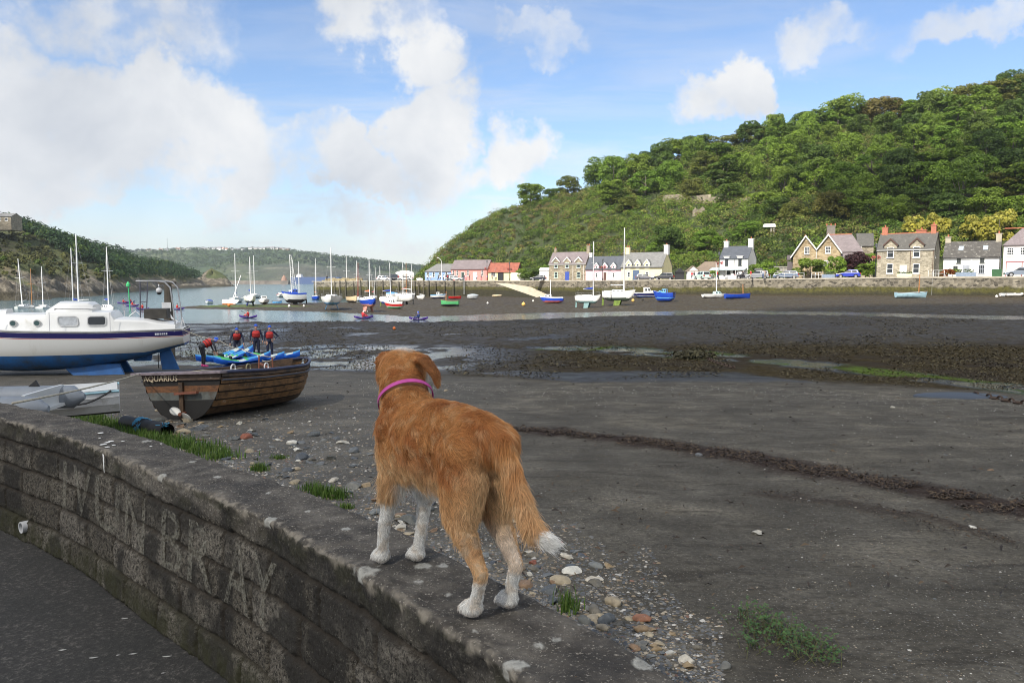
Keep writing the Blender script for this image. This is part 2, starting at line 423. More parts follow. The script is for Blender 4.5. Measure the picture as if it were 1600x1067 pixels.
mud = t.ramp(nB, [(.25, (.016, .012, .008)), (.5, (.038, .029, .019)), (.75, (.080, .063, .039))])
weedc = t.ramp(t.noise(pos, 7, 5, .7), [(.3, (.015, .011, .006)), (.5, (.046, .035, .017)), (.72, (.105, .082, .042))])
a_far = t.attr('far').outputs['Fac']; a_wet = t.attr('wet').outputs['Fac']; a_weed = t.attr('weed').outputs['Fac']; a_alg = t.attr('algae').outputs['Fac']; a_wr = t.attr('wrack').outputs['Fac']
c = t.mix(a_far, sand, mud)
c = t.mix(a_weed, c, weedc)
c = t.mix(t.math('MULTIPLY', a_alg, t.mrange(nB, .3, .55)), c, t.mix(nA, (.05, .09, .012), (.13, .19, .03)))
c = t.mix(t.math('MULTIPLY', a_wr, t.mrange(nB, .3, .5, .3, .95)), c, (.028, .016, .011))
c = t.mix(t.math('MULTIPLY', a_wet, .85), c, (.010, .011, .014))
r1 = t.math('SUBTRACT', .88, t.math('MULTIPLY', a_far, t.mrange(nA, .3, .7, .08, .4)))
rr = t.mix(a_wet, r1, t.mix(t.attr('pool').outputs['Fac'], (.06, .06, .06), (.20, .20, .20)))
hgt = t.math('MULTIPLY', t.math('ADD', t.math('MULTIPLY', nB, 1.0), t.math('MULTIPLY', nC, .35)), t.math('SUBTRACT', 1.0, t.math('MULTIPLY', a_wet, .93)))
t.bsdf(c, rr, hgt, .55, .035, spec=t.math('SUBTRACT', t.math('SUBTRACT', .45, t.math('MULTIPLY', t.attr('pool').outputs['Fac'], .30)), t.math('MULTIPLY', t.math('MULTIPLY', a_far, t.math('SUBTRACT', 1.0, a_wet)), .14), True))
beach = npmesh('beach', np.stack([GX.ravel(), GY.ravel(), GZ.ravel()], 1), gridfaces(*GX.shape), m, True,
               attrs={'pool': sstep(560, 900, px)*sstep(520, 545, py), 'far': far, 'wet': wet, 'weed': weed, 'algae': algae, 'wrack': wr})
tag(beach, kind='structure')

# ---------------------------------------------------------------- water
def watermat(name, deep, scale, strength, rough=.06):
    m, t = newmat(name); pos = t.pos()
    v = t.n('ShaderNodeVectorMath', operation='MULTIPLY', ins={0: pos, 1: (1.0, .35, 1)}).outputs[0]
    h = t.math('ADD', t.noise(v, scale, 4, .6), t.math('MULTIPLY', t.noise(v, scale*.22, 3), 1.5))
    t.bsdf(t.mix(t.noise(pos, .02, 3), deep, tuple(x*1.5 for x in deep)), rough, h, strength, .25, IOR=1.33)
    return m
wm = watermat('harbour water', (.045, .095, .115), 2.2, .32, .12)
sea = MB(); R = 9000
sea.add([(-R, 60, WATER_Z), (R, 60, WATER_Z), (R, R, WATER_Z), (-R, R, WATER_Z)], [(0, 1, 2, 3)])
tag(sea.build('sea_water', wm), kind='structure')
# the river: a sheet lying in the channel carved through the mud
rp = np.array([(x, y) for x, y, h in RIV if x >= 480] ); cl = []
for x in np.linspace(240, 2050, 100):
    y = yline([(a, b) for a, b, h in RIV], x); g = None
    Yg = np.geomspace(40, 260, 900); zz = ground0((x-800)/F*Yg, Yg); _, pp = topix((x-800)/F*Yg, Yg, zz)
    k = np.argmin(np.abs(pp-y)); cl.append((float((x-800)/F*Yg[k]), float(Yg[k]), float(zz[k])))
cl = np.array(cl); cl[:, 2] = np.convolve(np.pad(cl[:, 2], 6, 'edge'), np.ones(13)/13, 'valid')
rv = MB(); rings = []
for i in range(len(cl)):
    w_ = 12
    rings.append([(cl[i, 0], cl[i, 1]-w_ + 2*w_*k/8, cl[i, 2]-.10) for k in range(9)])
rv.loft(rings)
tag(rv.build('river_water', watermat('river water', (.06, .085, .11), 3.0, .25, .07), smooth=True), kind='structure')

# ---------------------------------------------------------------- quayside road by the wall
m, t = newmat('old tarmac'); pos = t.pos()
a = t.noise(pos, 42, 4, .75); b = t.noise(pos, 2.2, 5, .6); c_ = t.noise(pos, 130, 2)
cc = t.ramp(a, [(.3, (.014, .013, .012)), (.54, (.032, .030, .027)), (.70, (.13, .122, .108))])
cc = t.mix(t.mrange(b, .42, .66, 0, .6), cc, (.020, .020, .018)); cc = t.mix(t.mrange(c_, .68, .74, 0, .7), cc, (.24, .23, .21))
t.bsdf(cc, .85, a, .6, .012)
ROADMAT = m
# ---------------------------------------------------------------- concrete block wall the dog stands on
TOP = .75; ROADZ = -.06
inner_px = [(0, 654), (119, 688), (237, 737), (359, 785), (450, 830), (551, 887), (612, 930), (710, 990), (799, 1052)]
pin = [Vector((-11.5, 11.2, 0)), Vector((-8.2, 8.9, 0)), Vector((-5.6, 7.1, 0))] + [PZ(a, b, TOP) for a, b in inner_px] + [Vector((.33, 1.42, 0)), Vector((.70, .72, 0)), Vector((1.05, -.4, 0)), Vector((1.3, -2, 0))]
pin = np.array([(p[0], p[1]) for p in pin])
def resample(p, step):
    # Catmull-Rom then even spacing, lightly smoothed
    q = []
    for i in range(len(p)-1):
        a, b, c, d_ = p[max(i-1, 0)], p[i], p[i+1], p[min(i+2, len(p)-1)]
        for u in np.linspace(0, 1, 40, endpoint=False):
            q.append(.5*((2*b)+(-a+c)*u+(2*a-5*b+4*c-d_)*u*u+(-a+3*b-3*c+d_)*u**3))
    q = np.array(q+[p[-1]])
    for _ in range(60): q[1:-1] = .5*q[1:-1]+.25*(q[:-2]+q[2:])
    s = np.concatenate([[0], np.cumsum(np.hypot(*(np.diff(q, axis=0).T)))])
    n = int(s[-1]/step); ss = np.linspace(0, s[-1], n)
    return np.stack([np.interp(ss, s, q[:, 0]), np.interp(ss, s, q[:, 1])], 1), ss
WP, WS = resample(pin, .009)
tg = np.gradient(WP, axis=0); tg /= np.hypot(tg[:, 0], tg[:, 1])[:, None]
WN = np.stack([-tg[:, 1], tg[:, 0]], 1)              # left of travel = beach side when walking towards the camera? set below
if (WN[len(WN)//2] @ np.array([.6, .8])) < 0: WN = -WN
def wall_s(px):
    """arc length where the inner top edge crosses photo column px"""
    xs = topix(WP[:, 0], WP[:, 1], np.full(len(WP), TOP))[0]
    ok = (WP[:, 1] > 1.2); i = np.argmin(np.where(ok, np.abs(xs-px), 1e9)); return WS[i]
def wall_pt(s, off=0.0, z=0.0):
    x = np.interp(s, WS, WP[:, 0]); y = np.interp(s, WS, WP[:, 1]); nx = np.interp(s, WS, WN[:, 0]); ny = np.interp(s, WS, WN[:, 1])
    return np.array([x+nx*off, y+ny*off, z+0*x])
TH = .345
prof = []                                            # (offset towards the beach, z)
nz = 84
for z in np.linspace(ROADZ-.04, .735, nz): prof.append((-.0-.05*(.75-z)/.8, z))
prof += [(.004, .744), (.012, .75)]
for o in np.linspace(.02, TH-.02, 40): prof.append((o, .752))
prof += [(TH-.006, .747), (TH, .737)] + [(TH+.02*(.73-z), z) for z in np.linspace(.72, -.6, 40)]
prof = np.array(prof); NPF = len(prof)
SS, KK = np.meshgrid(np.arange(len(WS)), np.arange(NPF), indexing='ij')
Sg = WS[SS]; OFF = prof[KK, 0].copy(); Zg = prof[KK, 1].copy()
face = KK < nz                                       # inner face
topm = (KK >= nz) & (KK < nz+44)
joints = np.array([-.07, .10, .27, .44, .61])
wavy = (fbm(Sg*1.2, Zg*0+3, s=5, o=2)-.5)*.03 + (fbm(Sg*7, Zg*8, s=6, o=2)-.5)*.012
zz = Zg+wavy
course = np.searchsorted(joints, zz)-1
dj = np.min(np.abs(zz[..., None]-joints), -1)
BL_ = .45
bs = Sg/BL_ + (course % 2)*.5 + _hash(course, course*0, course*0, 4)*.25 + (fbm(Zg*9, course.astype(float), s=8, o=2)-.5)*.05
bi = np.floor(bs).astype(np.int64); fr = bs-bi
dv = np.minimum(fr, 1-fr)*BL_
dv = np.where(zz > .625, 1, dv)
cop = zz > .64
edge = np.minimum(dj*np.where(zz > .63, 1, 1), dv)
mort = face*(1-sstep(.006, .018, edge + (vnoise(Sg*60, Zg*60, s=2)-.5)*.010))*(~cop)
rnd = _hash(bi, course, course*0, 12)
agg = fbm(Sg*75, Zg*75+OFF*75, s=14, o=3); agg2 = fbm(Sg*16, Zg*16+OFF*16, s=15, o=3)
disp = face*((agg-.5)*.014 + (agg2-.5)*.012 - mort*.020 + (rnd-.5)*.005) + face*cop*((fbm(Sg*5, Zg*14, s=16, o=4)-.45)*.034)
OFF = OFF - disp
rag = (fbm(Sg*9, OFF*9, s=18, o=4)-.5)
ein = sstep(.09, 0, OFF)*topm; eout = sstep(TH-.06, TH, OFF)*topm
Zg = Zg + topm*((fbm(Sg*10, OFF*10, s=17, o=4)-.5)*.014 + (agg-.5)*.006 + np.minimum(rag, .1)*.035*ein + np.minimum(rag, .1)*.03*eout)
lich = np.zeros_like(Zg)
Xw = WP[SS, 0]+WN[SS, 0]*OFF; Yw = WP[SS, 1]+WN[SS, 1]*OFF
for a, b, r in [(572, 893, .05), (538, 826, .022), (662, 884, .028), (692, 884, .022), (655, 912, .016), (803, 1040, .035), (1008, 1038, .032), (946, 985, .012), (480, 800, .015), (742, 985, .013), (870, 1000, .012), (300, 722, .02), (420, 770, .016), (230, 690, .03), (340, 745, .02), (905, 975, .01), (420, 812, .035), (250, 742, .03), (700, 930, .012), (840, 1010, .014)]:
    p = PZ(a, b, TOP); dd = np.hypot(Xw-p.x, Yw-p.y) + (vnoise(Xw*45, Yw*45, s=22)-.5)*r*.9
    lich = np.maximum(lich, sstep(r, r*.75, dd)*(Zg > .715)*(.75+.25*sstep(r*.2, r*.7, dd)))
crust = np.clip(sstep(.40, .60, fbm(Sg*3, Zg*5+OFF*3, s=33, o=4))*face, 0, 1)
crust = np.maximum(crust*(.25+.75*sstep(.35, .6, zz)), face*sstep(.52, .66, fbm(Sg*4, Zg*3, s=36, o=3)))
pale = face*sstep(.54, .70, fbm(Sg*5, Zg*6, s=35, o=4))*sstep(.2, .45, zz)
ecr = np.clip(topm*sstep(.045, .0, OFF+(fbm(Sg*14, Sg*0, s=37)-.5)*.09) + face*sstep(.715, .742, Zg+(fbm(Sg*16, Zg*6, s=38)-.5)*.07), 0, 1)*sstep(.42, .66, fbm(Sg*34, OFF*44+Zg*40, s=39, o=4))
moss = face*sstep(.17, .02, Zg+(fbm(Sg*4, Zg*9, s=41)-.5)*.12) + .6*face*sstep(.60, .70, Zg)*sstep(.45, .6, fbm(Sg*6, Zg*12, s=42))
m, t = newmat('weathered concrete block'); pos = t.pos()
A = lambda n: t.attr(n).outputs['Fac']
n1 = t.noise(pos, 48, 5, .75); n2 = t.noise(pos, 9, 6, .65); n3 = t.noise(pos, 95, 4, .65); n4 = t.noise(pos, 3.0, 5, .6)
side = t.ramp(A('tone'), [(0, (.040, .036, .030)), (.5, (.070, .065, .057)), (1, (.112, .106, .098))])
side = t.mix(t.mrange(n1, .36, .62), t.mix(1.0, side, (.20, .19, .18), 'MULTIPLY'), t.mix(1.0, side, (2.0, 1.92, 1.78), 'MULTIPLY'))
side = t.mix(t.mrange(n3, .56, .66, 0, .65), side, (.25, .235, .20)); side = t.mix(t.mrange(t.noise(pos, 120, 3, .6), .44, .36, 0, .8), side, (.012, .011, .010))
topc = t.ramp(n2, [(.3, (.040, .036, .032)), (.5, (.088, .079, .068)), (.7, (.165, .15, .128))])
topc = t.mix(t.mrange(n4, .45, .68, 0, .7), topc, (.036, .034, .033))
topc = t.mix(t.mrange(n3, .57, .68, 0, .85), topc, (.36, .33, .28)); topc = t.mix(t.mrange(n1, .66, .75, 0, .6), topc, (.22, .13, .06))
c = t.mix(A('top'), side, topc)
c = t.mix(t.math('MULTIPLY', A('crust'), t.mrange(n1, .35, .55, .2, .92)), c, (.014, .013, .012))
c = t.mix(t.math('MULTIPLY', A('pale'), t.mrange(n1, .50, .66, 0, .45)), c, (.17, .16, .13))
c = t.mix(t.math('MULTIPLY', A('mortar'), .85), c, t.mix(n2, (.012, .010, .008), (.050, .040, .030)))
c = t.mix(t.math('MULTIPLY', A('moss'), t.mrange(n2, .35, .6, .2, .9)), c, (.030, .030, .014))
c = t.mix(t.math('MULTIPLY', A('edgecrust'), .85), c, t.mix(n2, (.33, .30, .25), (.17, .145, .11)))
c = t.mix(t.math('MULTIPLY', A('lichen'), t.mrange(n1, .3, .5, .45, .95)), c, t.mix(n2, (.30, .30, .27), (.52, .51, .47)))
t.bsdf(c, .92, t.math('ADD', n1, t.math('MULTIPLY', n3, .4)), .8, .014, spec=.25)
V = np.stack([Xw.ravel(), Yw.ravel(), Zg.ravel()], 1)
wroot = thing('block_wall', 'low weathered concrete block wall with rough coping that the dog stands on', 'wall', (0, 0, 0))
wb = npmesh('wall_body', V, gridfaces(*Zg.shape)[:, ::-1], m, True, wroot, attrs={
    'tone': np.clip(.15+.7*rnd, 0, 1), 'top': (topm | (face & cop) | (KK > nz+43)).astype(float)*np.where(face, .55, 1), 'crust': crust, 'pale': pale, 'mortar': mort, 'moss': np.clip(moss, 0, 1),
    'edgecrust': ecr, 'lichen': lich})
# faded hand-painted capitals on the road face of the wall
m, t = newmat('worn cream paint'); pos = t.pos()
al = t.mrange(t.noise(pos, 55, 5, .75), .40, .60, .0, .48); al = t.math('MULTIPLY', al, t.mrange(t.noise(pos, 6, 4), .32, .52, .3, 1))
bs_ = t.n('ShaderNodeBsdfPrincipled', {'Base Color': (.25, .24, .195, 1), 'Roughness': .9})
tr = t.n('ShaderNodeBsdfTransparent'); mx = t.n('ShaderNodeMixShader', {0: al, 1: tr.outputs[0], 2: bs_.outputs[0]}); t.out(mx.outputs[0])
LETM = m
def textmesh(ch, size=1.0):
    cu = bpy.data.curves.new('t', 'FONT'); cu.body = ch; cu.size = size; cu.resolution_u = 3
    o = bpy.data.objects.new('t', cu); COL.objects.link(o)
    dg = bpy.context.evaluated_depsgraph_get(); dg.update()
    me = bpy.data.meshes.new_from_object(o.evaluated_get(dg)); bpy.data.objects.remove(o)
    return me
lm = MB()
for ch, a, b in [('I', 103, 109), ('V', 118, 146), ('U', 153, 192), ('N', 201, 232), ('B', 257, 291), ('R', 300, 338), ('A', 358, 396), ('Y', 400, 438)]:
    me = textmesh(ch); bm = bmesh.new(); bm.from_mesh(me)
    for cut in range(2): bmesh.ops.subdivide_edges(bm, edges=[e for e in bm.edges if e.calc_length() > .12], cuts=1)
    bmesh.ops.triangulate(bm, faces=bm.faces)
    xs = [v.co.x for v in bm.verts]; ys = [v.co.y for v in bm.verts]; x0, x1, y0, y1 = min(xs), max(xs), min(ys), max(ys)
    s0, s1 = wall_s(a), wall_s(b); vs = []
    bm.verts.index_update()
    for v in bm.verts:
        u = (v.co.x-x0)/(x1-x0); h = (v.co.y-y0)/(y1-y0); z = .30+.30*h
        vs.append(wall_pt(s0+(s1-s0)*u, -.05*(.75-z)/.8-.009, z))
    lm.add(vs, [tuple(v.index for v in f.verts) for f in bm.faces]); bm.free()
lm.build('painted_letters', LETM, wroot, fix=False)
# bird dropping and drain pipe
bd = MB(); rr_ = random.Random(3)
def splat(mb, c, r, n=11):
    pts = [(c.x+r*(.6+.5*rr_.random())*cos(2*pi*k/n), c.y+r*(.6+.5*rr_.random())*sin(2*pi*k/n), c.z) for k in range(n)]
    mb.add([(c.x, c.y, c.z+.003)]+pts, [(0, 1+k, 1+(k+1) % n) for k in range(n)])
for a, b, r in [(158, 676, .022), (156, 684, .010), (168, 691, .018), (162, 694, .022), (174, 689, .020), (168, 698, .016), (178, 695, .014), (192, 689, .012), (236, 697, .010), (252, 693, .009)]:
    q = PZ(a, b, TOP+.006); splat(bd, q, r)
s_ = wall_s(166)
for k, (dz, w_) in enumerate([(.0, .012), (.03, .009), (.06, .006)]):
    z = .742-dz; a = wall_pt(s_-w_, -.018, z); b = wall_pt(s_+w_, -.018, z); c_ = wall_pt(s_+w_*.7, -.016, z-.05); d_ = wall_pt(s_-w_*.7, -.016, z-.05)
    bd.add([a, b, c_, d_], [(0, 1, 2, 3)])
bd.build('bird_dropping', M('chalky white', (.72, .72, .70), .9, .1, 30), wroot)
dp = MB(); s_ = wall_s(44); z = .05
a = Vector(wall_pt(s_, .05, z)); b = Vector(wall_pt(s_, -.075, z)); dirv = (b-a).normalized()
rings = []
for p, r in ((a, .040), (b, .040), (b, .033), (a, .033)):
    x = dirv.cross(Vector((0, 0, 1))).normalized(); rings.append([p + x*r*cos(2*pi*k/20)+Vector((0, 0, 1))*r*sin(2*pi*k/20) for k in range(20)])
dp.loft(rings, closed=True)
dp.build('drain_pipe', M('grey white plastic', (.55, .56, .57), .4, .08), wroot, smooth=40)
# road sheet on the near side of the wall
rd = MB(); rings = []
idx = np.arange(0, len(WS), 12)
for o in [.06, -.2, -.6, -1.2, -2.2, -4, -8, -16, -30]:
    rings.append([tuple(wall_pt(WS[i], o, ROADZ + (.0 if o > -1 else .012*min(3, -o-1)))) for i in idx])
rings_ = [[tuple(x) for x in r] for r in rings]
rd.loft(rings_)
# inside of the curve folds far behind the camera only
ro = rd.build('road', ROADMAT, smooth=True); tag(ro, kind='structure')
# chalky scuffs lying on the tarmac
for i, (a, b, r, l) in enumerate([(147, 1026, .018, .05), (208, 1020, .016, .05), (262, 1024, .018, .06), (98, 1014, .016, .05), (195, 965, .014, .02), (185, 1022, .008, .02), (255, 1050, .008, .01)]):
    q = PZ(a, b, ROADZ+.005); sc = MB(); splat(sc, q, r)
    sc.v = [(q.x+((v[0]-q.x)*1.5+(v[1]-q.y)*.9)*rr_.uniform(.5, 1.1), q.y+(v[1]-q.y)*rr_.uniform(.35, .8), v[2]-.002) for v in sc.v]
    o = sc.build('paint_fleck', M('worn pale fleck', (.34, .34, .33), .9))
    tag(o, ['pale paint fleck on the tarmac just beyond the grey smudge', 'longest white paint fleck on the dark tarmac', 'white paint fleck on the tarmac nearest the foot of the wall', 'white paint fleck on the tarmac at the far end of the row', 'small round white fleck on the tarmac close to the wall', 'tiny grey white fleck between the two longer ones on the tarmac', 'tiny white fleck on the tarmac nearest the bottom of the picture'][i], 'paint fleck', 'white flecks on the tarmac')
# ---------------------------------------------------------------- the quay across the harbour
QP = [(1760, 104, 2.45), (1600, 116, 2.33), (1420, 130, 2.33), (1240, 145, 2.12), (1060, 163, 1.95), (945, 180, 1.83), (872, 191, 1.80), (835, 206, 1.80), (790, 214, 1.80), (640, 216, 1.80), (520, 226, 1.60), (494, 227, 1.60)]
QE = [XY(px, Y, z) for px, Y, z in QP]
def stonemat(name, lo, hi, mort, sx=.55, sy=.28, weed=None, var=1.0):
    m, t = newmat(name); pos = t.coord('UV'); ob = t.pos()
    w = t.n('ShaderNodeVectorMath', operation='ADD', ins={0: pos, 1: t.n('ShaderNodeVectorMath', operation='SCALE', ins={0: t.n('ShaderNodeTexNoise', {'Vector': pos, 'Scale': 2.0}).outputs['Color'], 'Scale': .18}).outputs[0]}).outputs[0]
    br = t.n('ShaderNodeTexVoronoi', {'Vector': t.n('ShaderNodeVectorMath', operation='MULTIPLY', ins={0: w, 1: (1/sx, 1/sy, 1)}).outputs[0], 'Scale': 1.0, 'Randomness': .85}, voronoi_dimensions='2D')
    de = t.n('ShaderNodeTexVoronoi', {'Vector': t.n('ShaderNodeVectorMath', operation='MULTIPLY', ins={0: w, 1: (1/sx, 1/sy, 1)}).outputs[0], 'Scale': 1.0, 'Randomness': .85}, voronoi_dimensions='2D', feature='DISTANCE_TO_EDGE')
    tone = t.n('ShaderNodeSeparateColor', {0: br.outputs['Color']}).outputs[0]
    c = t.ramp(tone, [(0, lo), (.5, tuple((a+b)/2 for a, b in zip(lo, hi))), (1, hi)])
    c = t.mix(t.mrange(t.noise(ob, .5, 5), .35, .7, 0, .5), c, tuple(x*.5 for x in lo))
    c = t.mix(t.mrange(de.outputs['Distance'], .02, .09, .8, 0), c, mort)
    if weed is not None:
        z = t.n('ShaderNodeSeparateXYZ', {0: ob}).outputs[2]
        zz = t.math('SUBTRACT', t.attr('top').outputs['Fac'], z)            # metres below the coping
        zz = t.math('ADD', zz, t.math('MULTIPLY', t.math('SUBTRACT', t.noise(ob, .6, 4), .5), 1.1))
        c = t.mix(t.mrange(zz, 1.35, 1.75, 0, .93), c, t.ramp(t.noise(ob, 2.5, 5), [(.3, (.028, .026, .005)), (.6, (.085, .080, .012))]))
        c = t.mix(t.mrange(zz, 2.0, 2.7, 0, .9), c, t.ramp(t.noise(ob, 3.5, 5), [(.35, (.020, .018, .010)), (.7, (.050, .045, .025))]))
    t.bsdf(c, .9, t.math('ADD', de.outputs['Distance'], t.math('MULTIPLY', tone, .3)), .6, .05)
    return m
QSTONE = stonemat('quay rubble stone', (.055, .048, .036), (.30, .265, .20), (.22, .20, .165), .6, .34, weed=1)
def uvwall(o, lenaxis=None):
    """planar uv in metres: along the horizontal run, up"""
    me = o.data; uv = me.uv_layers.new(name='UVMap'); co = [v.co for v in me.vertices]
    for p in me.polygons:
        n = p.normal
        for li in p.loop_indices:
            c = co[me.loops[li].vertex_index]
            u = c.x*(-n.y)+c.y*n.x if abs(n.z) < .8 else c.x
            uv.data[li].uv = (u, c.z if abs(n.z) < .8 else c.y)
def qz(px): p = np.array(QP); o = np.argsort(p[:, 0]); return float(np.interp(px, p[o, 0], p[o, 2]))
def qY(px): p = np.array(QP); o = np.argsort(p[:, 0]); return float(np.interp(px, p[o, 0], p[o, 1]))
# wall: dense strip so the stones can be weed-covered below the tide line
def strip(path, step):
    out = []
    for a, b in zip(path[:-1], path[1:]):
        n = max(1, int((b-a).length/step)); out += [a.lerp(b, k/n) for k in range(n)]
    return out+[path[-1]]
qe = strip(QE, 2.0) + [XY(490, 234, 1.6), XY(505, 250, 1.6)]
def wallstrip(name, pts, depth, mat, parent, thick=.5, lip=.0):
    mb = MB(); tops = []; rings = []
    for p in pts:
        rings.append([(p.x, p.y, p.z-depth*k/6) for k in range(7)])
    mb.loft(rings)
    o = mb.build(name, mat, parent); uvwall(o)
    at = o.data.attributes.new('top', 'FLOAT', 'POINT'); at.data.foreach_set('value', [p.z for p in pts for k in range(7)])
    return o
qroot = thing('quay_wall', 'long rubble stone quay wall with weed below the tide line across the harbour', 'quay wall', (0, 0, 0))
wallstrip('wall_face', qe, 7.5, QSTONE, qroot)
cp = MB(); out = []
for i, p in enumerate(qe):
    d_ = (qe[min(i+1, len(qe)-1)]-qe[max(i-1, 0)]); n_ = Vector((d_.y, -d_.x, 0)).normalized()
    if n_.y > 0 and i < len(qe)-2: n_ = -n_
    out.append((p, n_))
cp.loft([[p+n_*.08+Vector((0, 0, -.14)), p+n_*.08+Vector((0, 0, .10)), p-n_*.55+Vector((0, 0, .10)), p-n_*.55+Vector((0, 0, -.1))] for p, n_ in out])
cp.build('coping', M('coping stone', (.42, .38, .31), .85, .25, .8), qroot)
# road behind the wall
rdm = M('quay road surface', (.30, .28, .25), .9, .2, .4)
q = MB(); back = [XY(1800, 150, 2.6), XY(1640, 158, 2.6), XY(1460, 170, 2.5), XY(1290, 182, 2.3), XY(1110, 196, 2.2), XY(990, 210, 2.1), XY(920, 222, 1.95), XY(870, 238, 1.9), XY(800, 248, 1.9), XY(640, 262, 1.85), XY(520, 250, 1.65), XY(494, 240, 1.65)]
q.loft([[a.lerp(b, k/4)+Vector((0, 0, -.02)) for k in range(5)] for a, b in zip(QE, back)])
tag(q.build('quay_road', rdm), kind='structure')
# slipway
sp = MB(); TL, TR = P(764, 439, 219), P(812, 440.5, 216); BR, BL2 = P(858, 461.5, 194), P(838, 464.5, 187)
def quadgrid(a, b, c, d_, n=8): return [[a.lerp(b, i/n).lerp(d_.lerp(c, i/n), j/n) for i in range(n+1)] for j in range(n+1)]
sp.loft(quadgrid(TL, TR, BR, BL2))
slip = sp.build('slipway', M('pale slipway concrete', (.52, .45, .34), .85, .22, 1.2, .3), None)
dn_ = Vector((0, 0, -6)); sw = MB(); tp = []
for a_, b_ in ((TL, BL2), (BL2, BR)):
    sw.loft([[a_.lerp(b_, i/10), a_.lerp(b_, i/10)+dn_*.25, a_.lerp(b_, i/10)+dn_] for i in range(11)])
sw = sw.build('side_wall', QSTONE, slip); uvwall(sw); at = sw.data.attributes.new('top', 'FLOAT', 'POINT'); at.data.foreach_set('value', [1.75]*len(sw.data.vertices))
tag(slip, 'pale concrete slipway running down from the quay to the mud', 'slipway')
pw = MB(); a, b = XY(503, 233, 0), XY(566, 229, 0)
for i in range(12):
    p, q_ = a.lerp(b, i/12), a.lerp(b, (i+1)/12); h = 2.55-.12*math.sin(i*1.7) if i > 0 else 2.0
    pw.box((p.x, p.y, 1.5), (q_.x-.004, p.y+1.2, h))
tag(pw.build('sea_wall', stonemat('old parapet stone', (.22, .18, .10), (.46, .38, .22), (.2, .18, .14))), 'low lumpy stone parapet wall at the seaward end of the quay', 'wall')
uvwall(bpy.data.objects['sea_wall'])
# ---------------------------------------------------------------- houses
GLASS = M('dark window glass', (.030, .036, .042), .12, .3, 1.5)
WHITEP = M('white joinery paint', (.80, .80, .78), .5, .06, 2)
STONEA = stonemat('brown grey rubble', (.17, .14, .095), (.40, .345, .25), (.33, .30, .25), .5, .24)
STONEB = stonemat('ochre rubble', (.24, .17, .085), (.52, .41, .25), (.36, .31, .24), .55, .3)
STONEC = stonemat('dressed grey stone', (.22, .195, .14), (.48, .43, .33), (.36, .33, .28), .42, .2)
def slatemat(name, col, lich=.0, rowh=.22):
    m, t = newmat(name); ob = t.coord(); pos = ob
    br = t.n('ShaderNodeTexBrick', {'Vector': t.coord('UV'), 'Scale': 1.0, 'Brick Width': .4, 'Row Height': rowh, 'Mortar Size': .012, 'Color1': (*[x*.85 for x in col], 1), 'Color2': (*[x*1.18 for x in col], 1), 'Mortar': (*[x*.45 for x in col], 1)})
    c = t.mix(t.mrange(t.noise(pos, .7, 5, .6), .3, .7, 0, .45), br.outputs[0], tuple(x*.62 for x in col))
    if lich: c = t.mix(t.mrange(t.noise(pos, 2.2, 6, .7), .62-lich*.2, .72, 0, .75), c, (.42, .41, .36))
    t.bsdf(c, .62, br.outputs['Fac'], -.3, .02); return m
SLATE = slatemat('blue grey slate', (.085, .095, .115)); MAUVE = slatemat('mauve slate', (.21, .175, .18)); GREYS = slatemat('grey slate', (.20, .20, .195)); DARKS = slatemat('dark mossy slate', (.105, .10, .09), .12); LICH = slatemat('lichened slate', (.085, .078, .070), .42)
m, t = newmat('rusty corrugated iron'); ob = t.coord('UV')
wv_ = t.n('ShaderNodeTexWave', {'Vector': ob, 'Scale': 2.2, 'Distortion': 0.0}, bands_direction='X').outputs[1]
vst = t.noise(t.n('ShaderNodeVectorMath', operation='MULTIPLY', ins={0: ob, 1: (.9, .07, 1)}).outputs[0], 1.0, 3, .5)
c = t.ramp(t.noise(ob, 1.2, 5), [(.3, (.20, .055, .035)), (.7, (.40, .13, .08))]); c = t.mix(t.mrange(vst, .60, .64), c, (.55, .50, .46)); c = t.mix(t.mrange(wv_, .2, .8, 0, .35), c, (.14, .05, .04))
t.bsdf(c, .7, wv_, .4, .03); RUST = m
def paint(name, c, dirt=.25): return M('painted render '+name, c, .75, .08, 1.1, .15, 12, dirt=dirt, dirtcol=tuple(x*.72 for x in c))
REDPOT = M('terracotta', (.42, .13, .07), .7, .2, 5); WHITEW = paint('white', (.80, .80, .78)); BRICKR = M('red brick', (.40, .15, .09), .8, .25, 6)
def window(par, x0, x1, z0, z1, fm=None, nx=1, nz=2, y=-.05, rz=0, at=None, name='window', fw=.09, sill=True, glass=None):
    """sash window: frame with glazing bars, pane as sub-part; local x along wall, -y outward"""
    f = MB(); dpt = .09
    f.box((x0, y, z0), (x0+fw, y+dpt, z1)).box((x1-fw, y, z0), (x1, y+dpt, z1))
    f.box((x0+fw, y+.002, z1-fw), (x1-fw, y+dpt, z1)).box((x0+fw, y+.002, z0), (x1-fw, y+dpt, z0+fw))
    for i in range(1, nx): x = x0+(x1-x0)*i/nx; f.box((x-.025, y+.012, z0+fw), (x+.025, y+dpt-.02, z1-fw))
    for i in range(1, nz): z = z0+(z1-z0)*i/nz; f.box((x0+fw, y+.008, z-.03), (x1-fw, y+dpt-.02, z+.03))
    if sill: f.box((x0-.08, y-.07, z0-.10), (x1+.08, y+dpt, z0-.004))
    o = f.build(name, fm or WHITEP, par)
    g = MB(); g.box((x0+fw*.5, y+.035, z0+fw*.5), (x1-fw*.5, y+.055, z1-fw*.5)); g.build('pane', glass or GLASS, o)
    if at is not None: o.location = at
    o.rotation_euler = (0, 0, rz); return o
